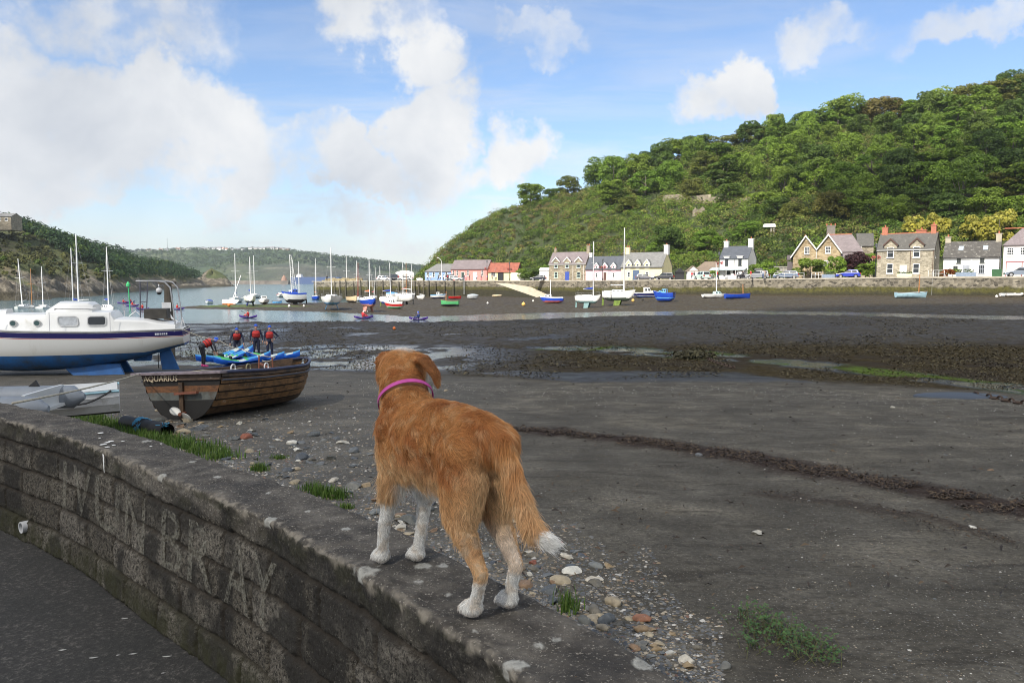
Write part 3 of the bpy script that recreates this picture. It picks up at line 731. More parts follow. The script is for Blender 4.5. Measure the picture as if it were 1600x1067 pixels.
def door(par, x0, x1, z1, mat, y=-.04, fm=None, name='door', hd=True):
    d_ = MB(); d_.box((x0, y+.02, .02), (x1, y+.09, z1))
    for i in range(2): d_.box((x0+.12, y+.008, .2+i*.95), (x1-.12, y+.03, .95+i*.85))
    o = d_.build(name, mat, par)
    f = MB(); f.box((x0-.1, y-.01, .0), (x0-.002, y+.1, z1+.1)).box((x1+.002, y-.01, 0), (x1+.1, y+.1, z1+.1)).box((x0-.002, y-.01, z1+.003), (x1+.002, y+.1, z1+.1)); f.build('door_frame', fm or WHITEP, o)
    return o
def roofuv(o):
    me = o.data; uv = me.uv_layers.new(name='UVMap')
    for p in me.polygons:
        n = p.normal; e = Vector((-n.y, n.x, 0)); e = e.normalized() if e.length > .05 else Vector((1, 0, 0)); u_ = n.cross(e)
        for li in p.loop_indices:
            c = me.vertices[me.loops[li].vertex_index].co; uv.data[li].uv = (c.dot(e), c.dot(u_))
def slab(mb, a, b, c, d_, th=.12):
    """roof plane a-b (eave) c-d (ridge side) given thickness upward"""
    a, b, c, d_ = map(Vector, (a, b, c, d_)); n = (b-a).cross(d_-a).normalized(); n = -n if n.z < 0 else n; n = n*th
    mb.add([a, b, c, d_, a+n, b+n, c+n, d_+n], [(0, 3, 2, 1), (4, 5, 6, 7), (0, 1, 5, 4), (1, 2, 6, 5), (2, 3, 7, 6), (3, 0, 4, 7)])
def chimney(roof, x, y, z0, z1, wx, wy, mat, pots=2, name='chimney'):
    c = MB(); c.box((x-wx/2, y-wy/2, z0), (x+wx/2, y+wy/2, z1)); c.box((x-wx/2-.07, y-wy/2-.07, z1+.002), (x+wx/2+.07, y+wy/2+.07, z1+.16))
    o = c.build(name, mat, roof); p = MB()
    for i in range(pots): p.tube([(x+(i-(pots-1)/2)*wx*.5, y, z1+.165), (x+(i-(pots-1)/2)*wx*.5, y, z1+.55)], [.13, .10], 8)
    if pots:
        pp = p.build('chimney_pots', REDPOT, roof)
    return o
class House:
    def __init__(s, name, label, pxL, YL, th, pxR, pyE, D, rise, wm_, rm, cat='house', ov=.22, hipL=0., hipR=0., zg=None, gable_overhang=.12):
        s.th = radians(th); zg = qz(pxL)+.05 if zg is None else zg
        p = XY(pxL, YL, zg); k = (pxR-800)/F*(CP) ; dx, dy = cos(s.th), -sin(s.th)
        kk = (pxR-800)/F; zc0 = p.y*CP-(zg-CAM_Z)*SP
        s.L = (kk*zc0-p.x)/(dx-kk*dy*CP); s.e = P(pxL, pyE, YL).z-zg; s.D = D; s.rise = rise; s.zg = zg
        s.root = thing(name, label, cat, p, -s.th); s.wm = wm_; s.rm = rm
        L, e = s.L, s.e
        w = MB(); zl = -1.2
        gp = [(0, zl), (D, zl), (D, e), (D/2, e+rise), (0, e)]; bp = [(0, zl), (D, zl), (D, e), (0, e)]
        if hipL: w.prism(bp, 'x', 0, L-.3); w.prism(gp, 'x', L-.298, L)
        else: w.prism(gp, 'x', 0, L)
        s.wall = w.build('wall', wm_, s.root); uvwall(s.wall)
        r = MB(); sl_ = rise/(D/2); g = gable_overhang
        x0, x1 = -g+hipL, L+g-hipR
        slab(r, (-g, -ov, e-ov*sl_), (L+g, -ov, e-ov*sl_), (x1, D/2, e+rise), (x0, D/2, e+rise))
        slab(r, (L+g, D+ov, e-ov*sl_), (-g, D+ov, e-ov*sl_), (x0, D/2, e+rise), (x1, D/2, e+rise))
        if hipL: slab(r, (-g, D+ov, e-ov*sl_), (-g, -ov, e-ov*sl_), (x0, D/2, e+rise), (x0, D/2+.01, e+rise))
        if hipR: slab(r, (L+g, -ov, e-ov*sl_), (L+g, D+ov, e-ov*sl_), (x1, D/2, e+rise), (x1, D/2+.01, e+rise))
        s.roof = r.build('roof', rm, s.root); roofuv(s.roof)
        s.sl = sl_
    def ridge(s, mat, w=.16):
        r = MB(); r.box((-.1, s.D/2-w, s.e+s.rise+.02), (s.L+.1, s.D/2+w, s.e+s.rise+.16), taper=.0); r.build('ridge_tiles', mat, s.roof)
    def X(s, u): return u*s.L
    def win(s, u, w, z0, h, **k): return window(s.root, s.X(u)-w/2, s.X(u)+w/2, z0, z0+h, **k)
    def gwin(s, v, w, z0, h, **k): return window(s.root, -w/2, w/2, z0, z0+h, at=(s.L, v*s.D, 0), rz=pi/2, **k)
    def chim(s, u, z_up=1.3, wx=.8, wy=.6, mat=None, pots=2, v=.5):
        return chimney(s.roof, s.X(u), v*s.D, s.e+s.rise-.6, s.e+s.rise+z_up, wx, wy, mat or s.wm, pots)
    def dormer(s, u, w, zp, zb=None, barge=None, win=None, wmat=None, rmat=None, nz=2, fm=None, nx=1, low=0.):
        """gabled wall-dormer flush with the front, breaking the eave"""
        x = s.X(u); e = s.e; zb = e-low if zb is None else zb; d_ = MB(); hw = w/2
        yb = (zp-e)/s.sl+.3; zz = zb+ (zp-zb)*.42
        d_.prism([(x-hw, e-.8), (x+hw, e-.8), (x+hw, zz), (x, zp), (x-hw, zz)], 'y', -.06, yb)
        o = d_.build('dormer', wmat or s.wm, s.root); uvwall(o)
        r = MB(); th_ = .1; ex = .16; m_ = (zp-zz)/hw
        for sg in (-1, 1):
            slab(r, (x+sg*(hw+ex), -.22, zz-ex*m_+.02), (x+sg*(hw+ex), yb+.6, zz-ex*m_+.02), (x, yb+.6, zp+.02), (x, -.22, zp+.02), th_)
        ro_ = r.build('dormer_roof', rmat or s.rm, o); roofuv(ro_)
        if barge:
            b = MB()
            for sg in (-1, 1):
                b.add([(x+sg*(hw+ex), -.26, zz-ex*m_-.16), (x+sg*(hw+ex), -.26, zz-ex*m_+.12), (x, -.26, zp+.14), (x, -.26, zp-.16), (x+sg*(hw+ex), -.225, zz-ex*m_-.16), (x+sg*(hw+ex), -.225, zz-ex*m_+.12), (x, -.225, zp+.14), (x, -.225, zp-.16)], [(0, 1, 2, 3), (4, 7, 6, 5), (0, 4, 5, 1), (1, 5, 6, 2), (2, 6, 7, 3), (3, 7, 4, 0)])
            b.build('bargeboard', barge, o)
        if win: ww, z0, h = win; window(o, x-ww/2, x+ww/2, z0, z0+h, fm=fm, nz=nz, nx=nx, y=-.11)
        return o
    def gutter(s, mat=None):
        g = MB(); g.tube([(-.1, -.27, s.e-.27*s.sl+.0), (s.L+.1, -.27, s.e-.27*s.sl)], .06, 6); g.build('gutter', mat or WHITEP, s.root)
    def pipe(s, u, mat=None):
        g = MB(); g.tube([(s.X(u), -.1, .1), (s.X(u), -.1, s.e-.3)], .05, 6); g.build('drainpipe', mat or WHITEP, s.root)

# blue tea-room at the pier head
h = House('blue_building', 'pale blue single storey building with grey hipped slate roof at the pier', 664, 240, 14, 705, 424.2, 6.0, 2.2, paint('blue', (.24, .36, .62)), GREYS, hipL=3.0)
for u in (.12, .34, .58, .82): h.win(u, .7, 1.0, 1.5, nx=1)
# coral pink row
h = House('pink_building', 'coral pink long low building with mauve slate roof', 705, 237, 18, 761.5, 420.3, 6.2, 2.6, paint('coral', (.72, .27, .24)), MAUVE)
for u in (.06, .17, .47, .86): h.win(u, .62, 1.5, 1.5)
door(h.root, h.X(.285), h.X(.285)+.9, 2.4, M('dark green door', (.03, .06, .05)), fm=WHITEP); door(h.root, h.X(.62), h.X(.62)+1.0, 2.4, M('pale door', (.7, .7, .68)))
h.gutter(M('dark gutter', (.05, .05, .05)))
# cream store with rusty roof
h = House('rusty_roofed_store', 'cream store with rusty corrugated iron roof and black door', 763, 232, 16, 808, 425, 5.6, 2.6, paint('cream yellow', (.72, .68, .38)), RUST)
door(h.root, h.X(.34), h.X(.34)+1.6, 2.5, M('black door', (.015, .016, .02)), fm=M('black door', (.015, .016, .02))); h.win(.17, 1.3, 1.2, 1.2, nx=2)
gbl = MB(); gbl.box((h.L*.80, -.16, -1), (h.L*1.24, -.06, 2.3)); gbl.build('lean_to_wall', paint('cream white', (.74, .73, .62)), h.root)
v = MB(); v.prism([(0, -1), (h.D, -1), (h.D, h.e-.1), (h.D/2, h.e+h.rise-.1), (0, h.e-.1)], 'x', h.L, h.L+.05); v.build('gable_panel', M('dark gable panel', (.045, .040, .036)), h.root)  # thin dark panel over the right gable
# white shed
h = House('white_shed', 'small white weatherboard shed beside the three gabled stone house', 843, 214, 20, 857, 422, 2.4, .5, WHITEW, WHITEW, cat='shed'); door(h.root, h.X(.3), h.X(.3)+.8, 2.0, WHITEP)
# three-gabled stone house
h = House('stone_house', 'brown stone house with three white trimmed gablets and blue door', 858, 206, 26, 915, 412, 5.6, 2.9, STONEA, MAUVE)
for u in (.19, .5, .81):
    h.dormer(u, 1.9, h.e+1.55, barge=WHITEP, win=(.95, h.e-1.15, 1.35), fm=M('pale green sash', (.55, .72, .62)), low=.1)
for u in (.19, .81): h.win(u, .95, .75, 1.4, fm=M('pale green sash', (.55, .72, .62)))
door(h.root, h.X(.5)-.45, h.X(.5)+.45, 2.15, M('royal blue door', (.03, .07, .33)), fm=M('royal blue door', (.03, .07, .33)))
h.chim(.06, .9, .7, .6, STONEA, 1); h.chim(.97, 1.5, .8, .9, STONEA, 2); h.pipe(.66); h.pipe(.95); h.gutter()
# pink cottage and cream cottage in one terrace
h = House('pink_cottage', 'pale pink cottage with blue grey slate roof and small gabled dormers', 915, 197, 30, 970.5, 420, 5.6, 3.0, paint('pale pink', (.74, .47, .53)), SLATE)
for u in (.31, .55, .79): h.dormer(u, 1.25, h.e+1.35, barge=WHITEP, win=(.6, h.e-.35, .95), low=-.15)
for u in (.31, .79): h.win(u, .62, .75, 1.15)
door(h.root, h.X(.55)-.4, h.X(.55)+.4, 1.95, M('brown door', (.10, .05, .04))); h.chim(.02, .8, .7, .6, WHITEW, 0); h.gutter(M('dark gutter', (.05, .05, .05))); h.pipe(.635)
h = House('cream_cottage', 'cream cottage with grey slate roof, three dormers and white chimneys', 970.5, 187.2, 32, 1034, 417, 6.4, 3.3, paint('cream', (.76, .70, .42)), GREYS)
for u in (.19, .41, .64): h.dormer(u, 1.35, h.e+1.6, barge=WHITEP, win=(.68, h.e-.4, 1.05), low=-.15)
h.win(.19, .7, .7, 1.2); h.win(.64, .7, .9, 1.1)
door(h.root, h.X(.37)-.75, h.X(.37)+.75, 2.3, M('slate blue shopfront', (.08, .12, .20)), fm=M('slate blue shopfront', (.08, .12, .20)))
h.chim(.03, 1.15, 1.0, .9, paint('cream', (.76, .70, .42)), 2); h.chim(.985, 1.5, 1.0, 1.0, WHITEW, 1); h.gutter(M('dark gutter', (.05, .05, .05))); h.gwin(.15, .3, 3.2, .3, nz=1)
# black shed, white garage
BLK = M('black tarred timber', (.022, .022, .024), .7)
h = House('black_shed', 'small black tarred shed with pitched roof beside cream cottage', 1056, 174, 8, 1069, 425.5, 3.4, 0.2, BLK, BLK, cat='shed', gable_overhang=.05)
g_ = MB(); g_.prism([(0, h.e-.3), (h.L, h.e-.3), (h.L, h.e), (h.L/2, h.e+.95), (0, h.e)], 'y', -.08, h.D); g_.build('gable', BLK, h.root); door(h.root, h.X(.2), h.X(.8), 1.6, BLK, fm=BLK)
h = House('white_garage', 'small white gabled garage with pale green side wall and brown roof', 1074, 171, 8, 1092, 424, 5, .2, WHITEW, M('brown tile', (.20, .155, .115), .8, .2, 3), cat='garage', gable_overhang=.02)
g_ = MB(); g_.prism([(0, h.e-.3), (h.L, h.e-.3), (h.L, h.e), (h.L/2, h.e+1.05), (0, h.e)], 'y', -.10, 5); g_.build('gable', WHITEW, h.root)
r = MB(); slab(r, (-.2, -.25, h.e-.1), (-.2, 5.2, h.e-.1), (h.L/2, 5.2, h.e+1.1), (h.L/2, -.25, h.e+1.1)); slab(r, (h.L+.2, 5.2, h.e-.1), (h.L+.2, -.25, h.e-.1), (h.L/2, -.25, h.e+1.1), (h.L/2, 5.2, h.e+1.1)); r.build('gable_roof', M('brown tile', (.2, .155, .115)), h.root)
sd = MB(); sd.box((h.L+.01, 0, -1), (h.L+3.4, 4.5, h.e-.25)); sd.build('side_wall', paint('sage', (.50, .56, .44)), h.root); sd = MB(); slab(sd, (h.L, -.2, h.e-.15), (h.L+3.6, -.2, h.e-.15), (h.L+3.4, 3, h.e+1.0), (h.L, 3, h.e+1.0)); sd.build('side_roof', M('brown tile', (.2, .155, .115)), h.root)
door(h.root, h.X(.12), h.X(.88), 2.0, WHITEP)
h = House('stone_outbuilding', 'brown tiled outbuilding roof behind the white garage', 1088, 186, 12, 1123, 419.5, 5, 1.5, paint('buff', (.5, .45, .35)), M('brown tile', (.2, .155, .115)), cat='outbuilding', hipL=2.0)
# white cottage
h = House('white_cottage', 'whitewashed cottage with blue slate roof and lean-to veranda', 1124, 165, 32, 1168, 404, 6.2, 2.5, WHITEW, SLATE)
for u in (.25, .72):
    window(h.root, h.X(u)-.35, h.X(u)+.35, h.e-1.55, h.e-.05, nx=2, nz=1, fm=M('dark sash', (.07, .08, .07)))
    d_ = MB(); d_.box((h.X(u)-.55, -.12, h.e-.04), (h.X(u)+.55, 1.3, h.e+.35)); d_.box((h.X(u)-.7, -.22, h.e+.352), (h.X(u)+.7, 1.6, h.e+.44)); d_.build('dormer', WHITEW, h.root)
v = MB(); slab(v, (-1.6, -1.9, 1.85), (h.L*.98, -1.9, 1.85), (h.L*.98, -.02, 2.35), (-1.6, -.02, 2.35), .08); vv = v.build('veranda_roof', M('pale blue grey sheet', (.42, .48, .50), .5), h.root)
for u in (.02, .33, .66, .95): v = MB(); v.tube([(h.X(u), -1.8, -.3), (h.X(u), -1.8, 1.86)], .05, 6); v.build('veranda_post', WHITEP, h.root)
for u in (.30, .80): h.win(u, 1.0, .5, 1.25, nx=3, nz=1, fm=M('dark sash', (.07, .08, .07)))
door(h.root, h.X(.55)-.4, h.X(.55)+.4, 1.9, M('brown door', (.10, .05, .04)))
h.chim(.07, 1.0, .9, .8, WHITEW, 1); h.chim(.95, 1.35, .95, .9, WHITEW, 1); h.pipe(.52, M('dark gutter', (.05, .05, .05)))
gw = MB(); a = XY(1093, 165.5, 0); b = XY(1150, 156.5, 0)
for i in range(14): p, q_ = a.lerp(b, i/14), a.lerp(b, (i+.97)/14); gw.prism([(p.x, p.y), (q_.x, q_.y), (q_.x+.25, q_.y+.3), (p.x+.25, p.y+.3)], 'z', 1.2, 2.9+.25*(i % 3 == 0)-(.5 if i in (5, 9) else 0))
tag(gw.build('garden_wall', WHITEW), 'low whitewashed garden wall in front of the white cottage', 'garden wall')
# porch / conservatory
cv = thing('glazed_porch', 'pale timber glazed porch with flat roof left of the twin gabled house', 'porch', XY(1209, 160, 2.1), -.35)
o = MB(); o.box((0, 0, 2.35), (4.4, 2.6, 2.5)); o.build('roof', M('grey felt', (.38, .36, .33)), cv)
o = MB()
for x in np.linspace(.05, 4.3, 6): o.box((x, .02, -.8), (x+.1, .12, 2.345))
o.build('frame', M('grey timber', (.36, .33, .28)), cv); o = MB(); o.box((.05, .14, -.8), (4.35, 2.5, 2.3)); o.build('pane', M('milky glass', (.30, .29, .26), .25), cv)
# twin-gabled stone house
p0 = XY(1238, 151, 2.1); th = radians(20)
R_ = thing('twin_gabled_house', 'ochre stone house with twin steep gables edged in white bargeboards', 'house', p0, -th)
def lx(px):                                            # distance along the front where the sight plane px meets it
    kk = (px-800)/F; return (kk*p0.y*CP-p0.x)/(cos(th)+kk*sin(th)*CP)
def lz(px, py):
    x = lx(px); Y = p0.y-sin(th)*x; return P(px, py, Y).z-p0.z
xa, xb, xc, xd = lx(1238), lx(1274), lx(1312), lx(1345); za, zb_, zc_ = lz(1238, 398), lz(1274, 389), lz(1312, 393); pa, pb = lz(1258, 369), lz(1292, 367)
w = MB(); w.prism([(xa, -1), (xb, -1), (xb, zb_), ((xa+xb)/2+.1, pa), (xa, za)], 'y', 0, 8); w.prism([(xb+.003, -1), (xc, -1), (xc, zc_), (lx(1292), pb), (xb+.003, zb_)], 'y', .0, 8)
ww_ = w.build('wall', STONEB, R_); uvwall(ww_)
w = MB(); w.prism([(xc+.003, -1), (xd, -1), (xd, zc_), (xc+.003, zc_)], 'y', 1.2, 7.0); o = w.build('wing_wall', STONEB, R_); uvwall(o)
r = MB(); ov = .3
def rs(x0, z0, x1, z1, y0=-.35, y1=8.2): slab(r, (x0, y0, z0), (x0, y1, z0), (x1, y1, z1), (x1, y0, z1), .1)
rs(xa-.45, za-.55, (xa+xb)/2+.1, pa+.05); rs(xb-.1, zb_-.15, (xa+xb)/2+.1, pa+.05); rs(xb+.1, zb_-.15, lx(1292), pb+.05); rs(xc+.25, zc_-.3, lx(1292), pb+.05)
zr = lz(1318, 367)
slab(r, (xc-.2, 1.0, zc_-.15), (xd+.3, 1.0, zc_-.15), (xd-1.6, 4.1, pb+.1), (xc-1.9, 4.1, pb+.1)); slab(r, (xd+.3, 1.0, zc_-.15), (xd+.3, 7.2, zc_-.15), (xd-1.55, 4.2, pb+.1), (xd-1.6, 4.1, pb+.1)); slab(r, (xd+.3, 7.2, zc_-.15), (xc-.2, 7.2, zc_-.15), (xc-1.9, 4.1, pb+.1), (xd-1.6, 4.1, pb+.1))
rf = r.build('roof', MAUVE, R_); roofuv(rf)
b = MB()
def bar(x0, z0, x1, z1, y=-.41): b.add([(x0, y, z0-.22), (x0, y, z0+.14), (x1, y, z1+.14), (x1, y, z1-.22), (x0, y+.05, z0-.22), (x0, y+.05, z0+.14), (x1, y+.05, z1+.14), (x1, y+.05, z1-.22)], [(0, 1, 2, 3), (4, 7, 6, 5), (0, 4, 5, 1), (1, 5, 6, 2), (2, 6, 7, 3), (3, 7, 4, 0)])
bar(xa-.45, za-.55, (xa+xb)/2+.1, pa+.05); bar(xb, zb_-.1, (xa+xb)/2+.1, pa+.05); bar(xb, zb_-.1, lx(1292), pb+.05); bar(xc+.25, zc_-.3, lx(1292), pb+.05); b.build('bargeboard', WHITEP, R_)
b = MB(); b.tube([((xa+xb)/2, 0, pa+.14), ((xa+xb)/2, 8, pa+.14)], .12, 6); b.tube([(lx(1292), 0, pb+.14), (lx(1292), 8, pb+.14)], .12, 6); b.tube([(xc-1.9, 4.1, pb+.22), (xd-1.6, 4.1, pb+.22)], .12, 6); b.build('ridge_tiles', REDPOT, rf)
chimney(rf, lx(1297), 4.5, pb-.5, pb+1.8, 1.5, .8, M('grey brick stack', (.17, .15, .13)), 3)
window(R_, lx(1255.5), lx(1263), lz(1260, 397), lz(1260, 386), nx=3, nz=2); window(R_, lx(1288), lx(1296), lz(1290, 396), lz(1290, 385), nx=3, nz=2); window(R_, lx(1285.5), lx(1293), lz(1290, 419), lz(1290, 407), nx=3, nz=2)
o = window(R_, -.35, .35, lz(1340, 396), lz(1340, 384), nx=1, at=(xd, 2.6, 0), rz=pi/2)
dp_ = MB(); dp_.tube([(xb, -.08, -.5), (xb, -.08, zb_-.3)], .06, 6); dp_.build('drainpipe', WHITEP, R_)
pr = MB(); z1 = lz(1322, 405); slab(pr, (xc-.1, -.6, z1), (lx(1338), -.6, z1), (lx(1338)+.2, 1.15, z1+1.1), (xc+.4, 1.15, z1+1.1)); o = pr.build('porch_roof', MAUVE, R_); roofuv(o)
pr = MB(); pr.box((lx(1315), -.5, -1), (lx(1325), 1.0, 1.0)); pr.tube([(lx(1320), -.5, 1.0), (lx(1320), -.5, z1)], .08, 6); pr.build('porch', WHITEP, R_)
pr = MB(); slab(pr, (xa-1.1, .3, lz(1232, 407)), (xa-.02, .3, lz(1232, 407)), (xa-.02, 2.2, lz(1232, 399)), (xa-1.1, 2.2, lz(1232, 399))); pr.box((xa-1.0, .5, -.8), (xa-.06, 2.0, lz(1232, 408))); pr.build('side_porch', MAUVE, R_)
h = House('slate_roofed_house', 'dark slate roofed stone house half hidden behind the twin gabled house', 1338, 166, 20, 1363, 384, 6, 2.6, STONEA, DARKS)
# square stone house
h = House('square_stone_house', 'square grey stone house with two brown gablets and red chimneys', 1369, 143, 36, 1458, 389.6, 6.0, 2.75, STONEC, DARKS)
BRN = M('brown bargeboard', (.085, .040, .028), .6)
for u in (.24, .70): h.dormer(u, 2.1, h.e+1.75, barge=BRN, win=(1.1, h.e-1.55, 1.85), low=.0)
for u in (.24, .70): h.win(u, 1.05, .75, 1.7)
door(h.root, h.X(.475)-.45, h.X(.475)+.45, 2.1, WHITEP); h.ridge(REDPOT)
h.chim(.07, 1.1, .9, .7, BRICKR, 1); h.chim(.93, 1.25, .8, .7, BRICKR, 1); h.chim(.70, .5, 1.6, .7, BRICKR, 1, v=.7); h.gutter(); h.pipe(.595, BRN); h.pipe(.985, BRN); h.gwin(.25, .35, 3.4, .4, nz=1)
b = MB(); s_ = h.rise/(h.D/2)
for sg in (0, 1):
    y0 = -.25 if sg == 0 else h.D+.25
    b.add([(h.L+.16, y0, h.e-.25*s_-.15), (h.L+.16, y0, h.e-.25*s_+.15), (h.L+.16, h.D/2, h.e+h.rise+.15), (h.L+.16, h.D/2, h.e+h.rise-.2)], [(0, 1, 2, 3)])
b.build('bargeboard', BRN, h.root)
# long white cottage
h = House('long_white_cottage', 'long low white cottage with lichened slate roof and two skylights', 1473, 133, 34, 1560, 401.5, 5.4, 2.5, WHITEW, LICH)
DK = M('dark sash', (.07, .08, .07)); GRYD = M('grey painted door', (.30, .32, .36))
for u in (.28, .70): h.win(u, .62, h.e-1.05, .85, fm=DK, nx=2)
h.win(.225, .65, .75, 1.1, fm=DK, nx=2); h.win(.695, .85, .55, 1.45, fm=GRYD, nx=3); door(h.root, h.X(.42)-.5, h.X(.42)+.5, 1.95, GRYD); h.pipe(.505); h.gutter(M('dark gutter', (.05, .05, .05)))
h.chim(.04, .75, .8, .6, STONEC, 1); h.chim(.96, 1.1, .8, .6, STONEC, 1)
for u in (.30, .74):
    k = MB(); f_ = .36; y = f_*h.D/2; z = h.e+f_*h.rise+.16
    slab(k, (h.X(u)-.35, y, z), (h.X(u)+.35, y, z), (h.X(u)+.35, y+.75, z+.75*h.sl), (h.X(u)-.35, y+.75, z+.75*h.sl), .05); k.build('skylight', M('skylight glass', (.35, .40, .45), .1), h.roof)
# pale house at the right edge
h = House('pale_pink_house', 'pale pinkish white house with grey hipped roof and red garage doors', 1566, 126, 34, 1660, 382.5, 6.0, 2.6, paint('pale shell', (.74, .68, .66)), MAUVE, hipL=2.5)
for u in (.115, .34, .6): h.win(u, .95, h.e-1.7, 1.25, nx=3, nz=3)
RD = M('dark red paint', (.27, .02, .025))
for u in (.19, .46): door(h.root, h.X(u)-1.0, h.X(u)+1.0, 2.3, M('white glazed doors', (.6, .6, .58)), fm=RD)
h.ridge(REDPOT)
# grey planters on the quay
for px, w_, lb in ((1295, 15, 'blue grey planter trough on the quay beside the bright blue car'), (1509, 22, 'large grey planter full of shrubs outside the long white cottage')):
    p = XY(px, qY(px)+2.0, qz(px)); q_ = thing('planter', lb, 'planter', p, -.6, 'planters on the quay'); o = MB(); w2 = w_/F*p.y/2
    o.box((-w2*1.2, -.4, 0), (w2*1.2, .4, .75), taper=-.06); o.build('trough', M('blue grey planter paint', (.20, .25, .33), .5), q_)
    o = MB(); rr = random.Random(px)
    for i in range(160):
        a = Vector((rr.uniform(-w2, w2), rr.uniform(-.35, .35), .7+rr.random()*.5)); b = a+Vector((rr.uniform(-.2, .2), rr.uniform(-.2, .2), rr.uniform(0, .2))); c = a+Vector((rr.uniform(-.2, .2), rr.uniform(-.2, .2), .1))
        o.add([a, b, c], [(0, 1, 2)])
    o.build('foliage', M('planter leaves', (.06, .10, .03), .7, .4, 4), q_)
bx = thing('window_box', 'cream trough of trailing plants on the wall before the square stone house', 'planter', XY(1413, 131.5, qz(1413)), -.65); o = MB(); o.box((-1.1, -.2, .1), (1.1, .2, .6), taper=-.05); o.build('trough', paint('cream', (.76, .70, .42)), bx)
o = MB(); rr = random.Random(5)
for i in range(90):
    a = Vector((rr.uniform(-1.1, 1.1), rr.uniform(-.2, .2), .6+rr.random()*.25)); o.add([a, a+Vector((.15, .05, .08)), a+Vector((-.05, -.1, .12))], [(0, 1, 2)])
o.build('foliage', M('planter leaves', (.06, .10, .03)), bx)
bn = thing('wheelie_bin', 'dark green wheeled bin beside the long white cottage', 'bin', XY(1557, 122, 2.33), -.6); o = MB(); o.box((-.6, -.4, .1), (.6, .4, 1.1), taper=-.1); o.build('body', M('bin green', (.03, .10, .04), .5), bn); o = MB(); o.box((-.68, -.48, 1.105), (.68, .46, 1.22), taper=.2); o.build('lid', M('bin green', (.03, .1, .04)), bn)
# ---------------------------------------------------------------- cars
def carpaint(n, c): return M('car paint '+n, c, .28, .05, 1, coat=.8)
TYRE = M('tyre rubber', (.015, .015, .015), .8); HUB = M('alloy wheel', (.45, .45, .46), .35, metal=.6); LAMP = M('lamp glass', (.7, .7, .7), .15); TAIL = M('tail lamp red', (.4, .01, .01), .2)
def car(px, Y, kind, mat, label, rz=0.0, L=4.1, z=None, group='cars parked along the quay', name='parked_car'):
    z = qz(px)+.02 if z is None else z
    R = thing(name, label, 'car', XY(px, Y, z), rz, group)
    H = {'hatch': 1.45, 'suv': 1.68, 'estate': 1.48, 'van': 1.85}[kind]; Wd = .86; hl = L/2
    b = MB()                                       # lower body: side profile extruded, with wheel arches
    bl = .92 if kind != 'suv' else 1.02
    prof_ = [(-hl, .35), (-hl+.03, .72), (-hl+.2, bl), (hl-1.1, bl-.02), (hl-.25, bl-.18), (hl, .6), (hl-.02, .3)]
    for wx in (hl-.82, -hl+.78):
        arc = [(wx+.36*cos(a), .3+.36*sin(a)) for a in np.linspace(0, pi, 7)]; prof_ += arc if True else []
    b.prism(prof_, 'y', -Wd, Wd); o = b.build('body', mat, R, bevel=.05)
    g = MB(); rear = -hl+.12 if kind in ('estate', 'suv', 'van') else -hl+.3
    cx = [(rear, bl-.01), (rear+.18 if kind != 'van' else rear+.05, H-.06), (rear+.5, H), (hl-2.05, H), (hl-1.2 if kind != 'van' else hl-1.0, bl-.03)]
    rings = []
    for ins, sc in ((0, 0),): pass
    vs = [(x, s*(Wd-.02 if zz < bl+.05 else Wd-.2), zz) for s in (-1, 1) for x, zz in cx]; n = len(cx)
    g.add(vs, [tuple(range(n)), tuple(range(2*n-1, n-1, -1))]+[(i, n+i, n+(i+1) % n, (i+1) % n) for i in range(n)])
    g.build('cabin', mat, R, bevel=.06)
    w = MB()
    for s in (-1, 1):
        def q(x, zz): f_ = (zz-bl)/(H-bl); return (x, s*(Wd-.02-.18*f_+.012), zz)
        zt, zb2 = H-.13, bl+.06; x0, x1 = rear+.22, hl-1.42
        xm = (x0+x1)/2-.1
        for a, b_ in ((x0+.1, xm-.05), (xm+.05, x1)):
            sh = .42 if b_ == x1 else 0; w.add([q(a, zb2), q(b_+.05*(sh > 0), zb2), q(b_-sh, zt), q(a+.05, zt)], [(0, 1, 2, 3)])
    f0 = .12; xa_, xb2 = hl-1.2, hl-2.05
    w.add([(xa_-f0+.05, -Wd+.18, bl+.05), (xa_-f0+.05, Wd-.18, bl+.05), (xb2+.16, Wd-.28, H-.07), (xb2+.16, -Wd+.28, H-.07)], [(0, 1, 2, 3)])
    w.add([(rear-.015, -Wd+.2, bl+.08), (rear-.015, Wd-.2, bl+.08), (rear+.13, Wd-.28, H-.12), (rear+.13, -Wd+.28, H-.12)], [(0, 1, 2, 3)])
    w.build('window', GLASS, R, fix=False)
    for wx in (hl-.82, -hl+.78):
        for s in (-1, 1):
            t_ = MB(); t_.tube([(wx, s*(Wd-.2), .32), (wx, s*(Wd+.01), .32)], .32, 16); tw = t_.build('wheel', TYRE, R, smooth=40)
            t_ = MB(); t_.tube([(wx, s*(Wd+.005), .32), (wx, s*(Wd+.025), .32)], .2, 12); t_.build('rim', HUB, tw)
    for s in (-1, 1):
        t_ = MB(); t_.box((hl-.2, s*.62-.16, .62), (hl-.03, s*.62+.16, .76)); t_.build('headlight', LAMP, R); t_ = MB(); t_.box((-hl-.01, s*.66-.13, .68), (-hl+.1, s*.66+.13, .95)); t_.build('tail_light', TAIL, R)
    return R
TH = lambda d_: -radians(d_)
car(841, 200, 'hatch', carpaint('midnight', (.012, .016, .03)), 'very dark blue hatchback parked between the white shed and the slipway', TH(12)+pi, 4.0)
car(1008, 184, 'hatch', carpaint('gunmetal', (.10, .10, .12)), 'dark grey hatchback parked outside the cream cottage', TH(22)+pi*0, 4.3)
car(1038, 180, 'suv', carpaint('black', (.02, .022, .03)), 'black estate car parked at the gable of the cream cottage', TH(25)+pi, 4.6)
car(1097, 161, 'suv', carpaint('pale mint', (.50, .62, .56)), 'pale mint green car parked in front of the white garage', TH(75)+pi, 4.0)
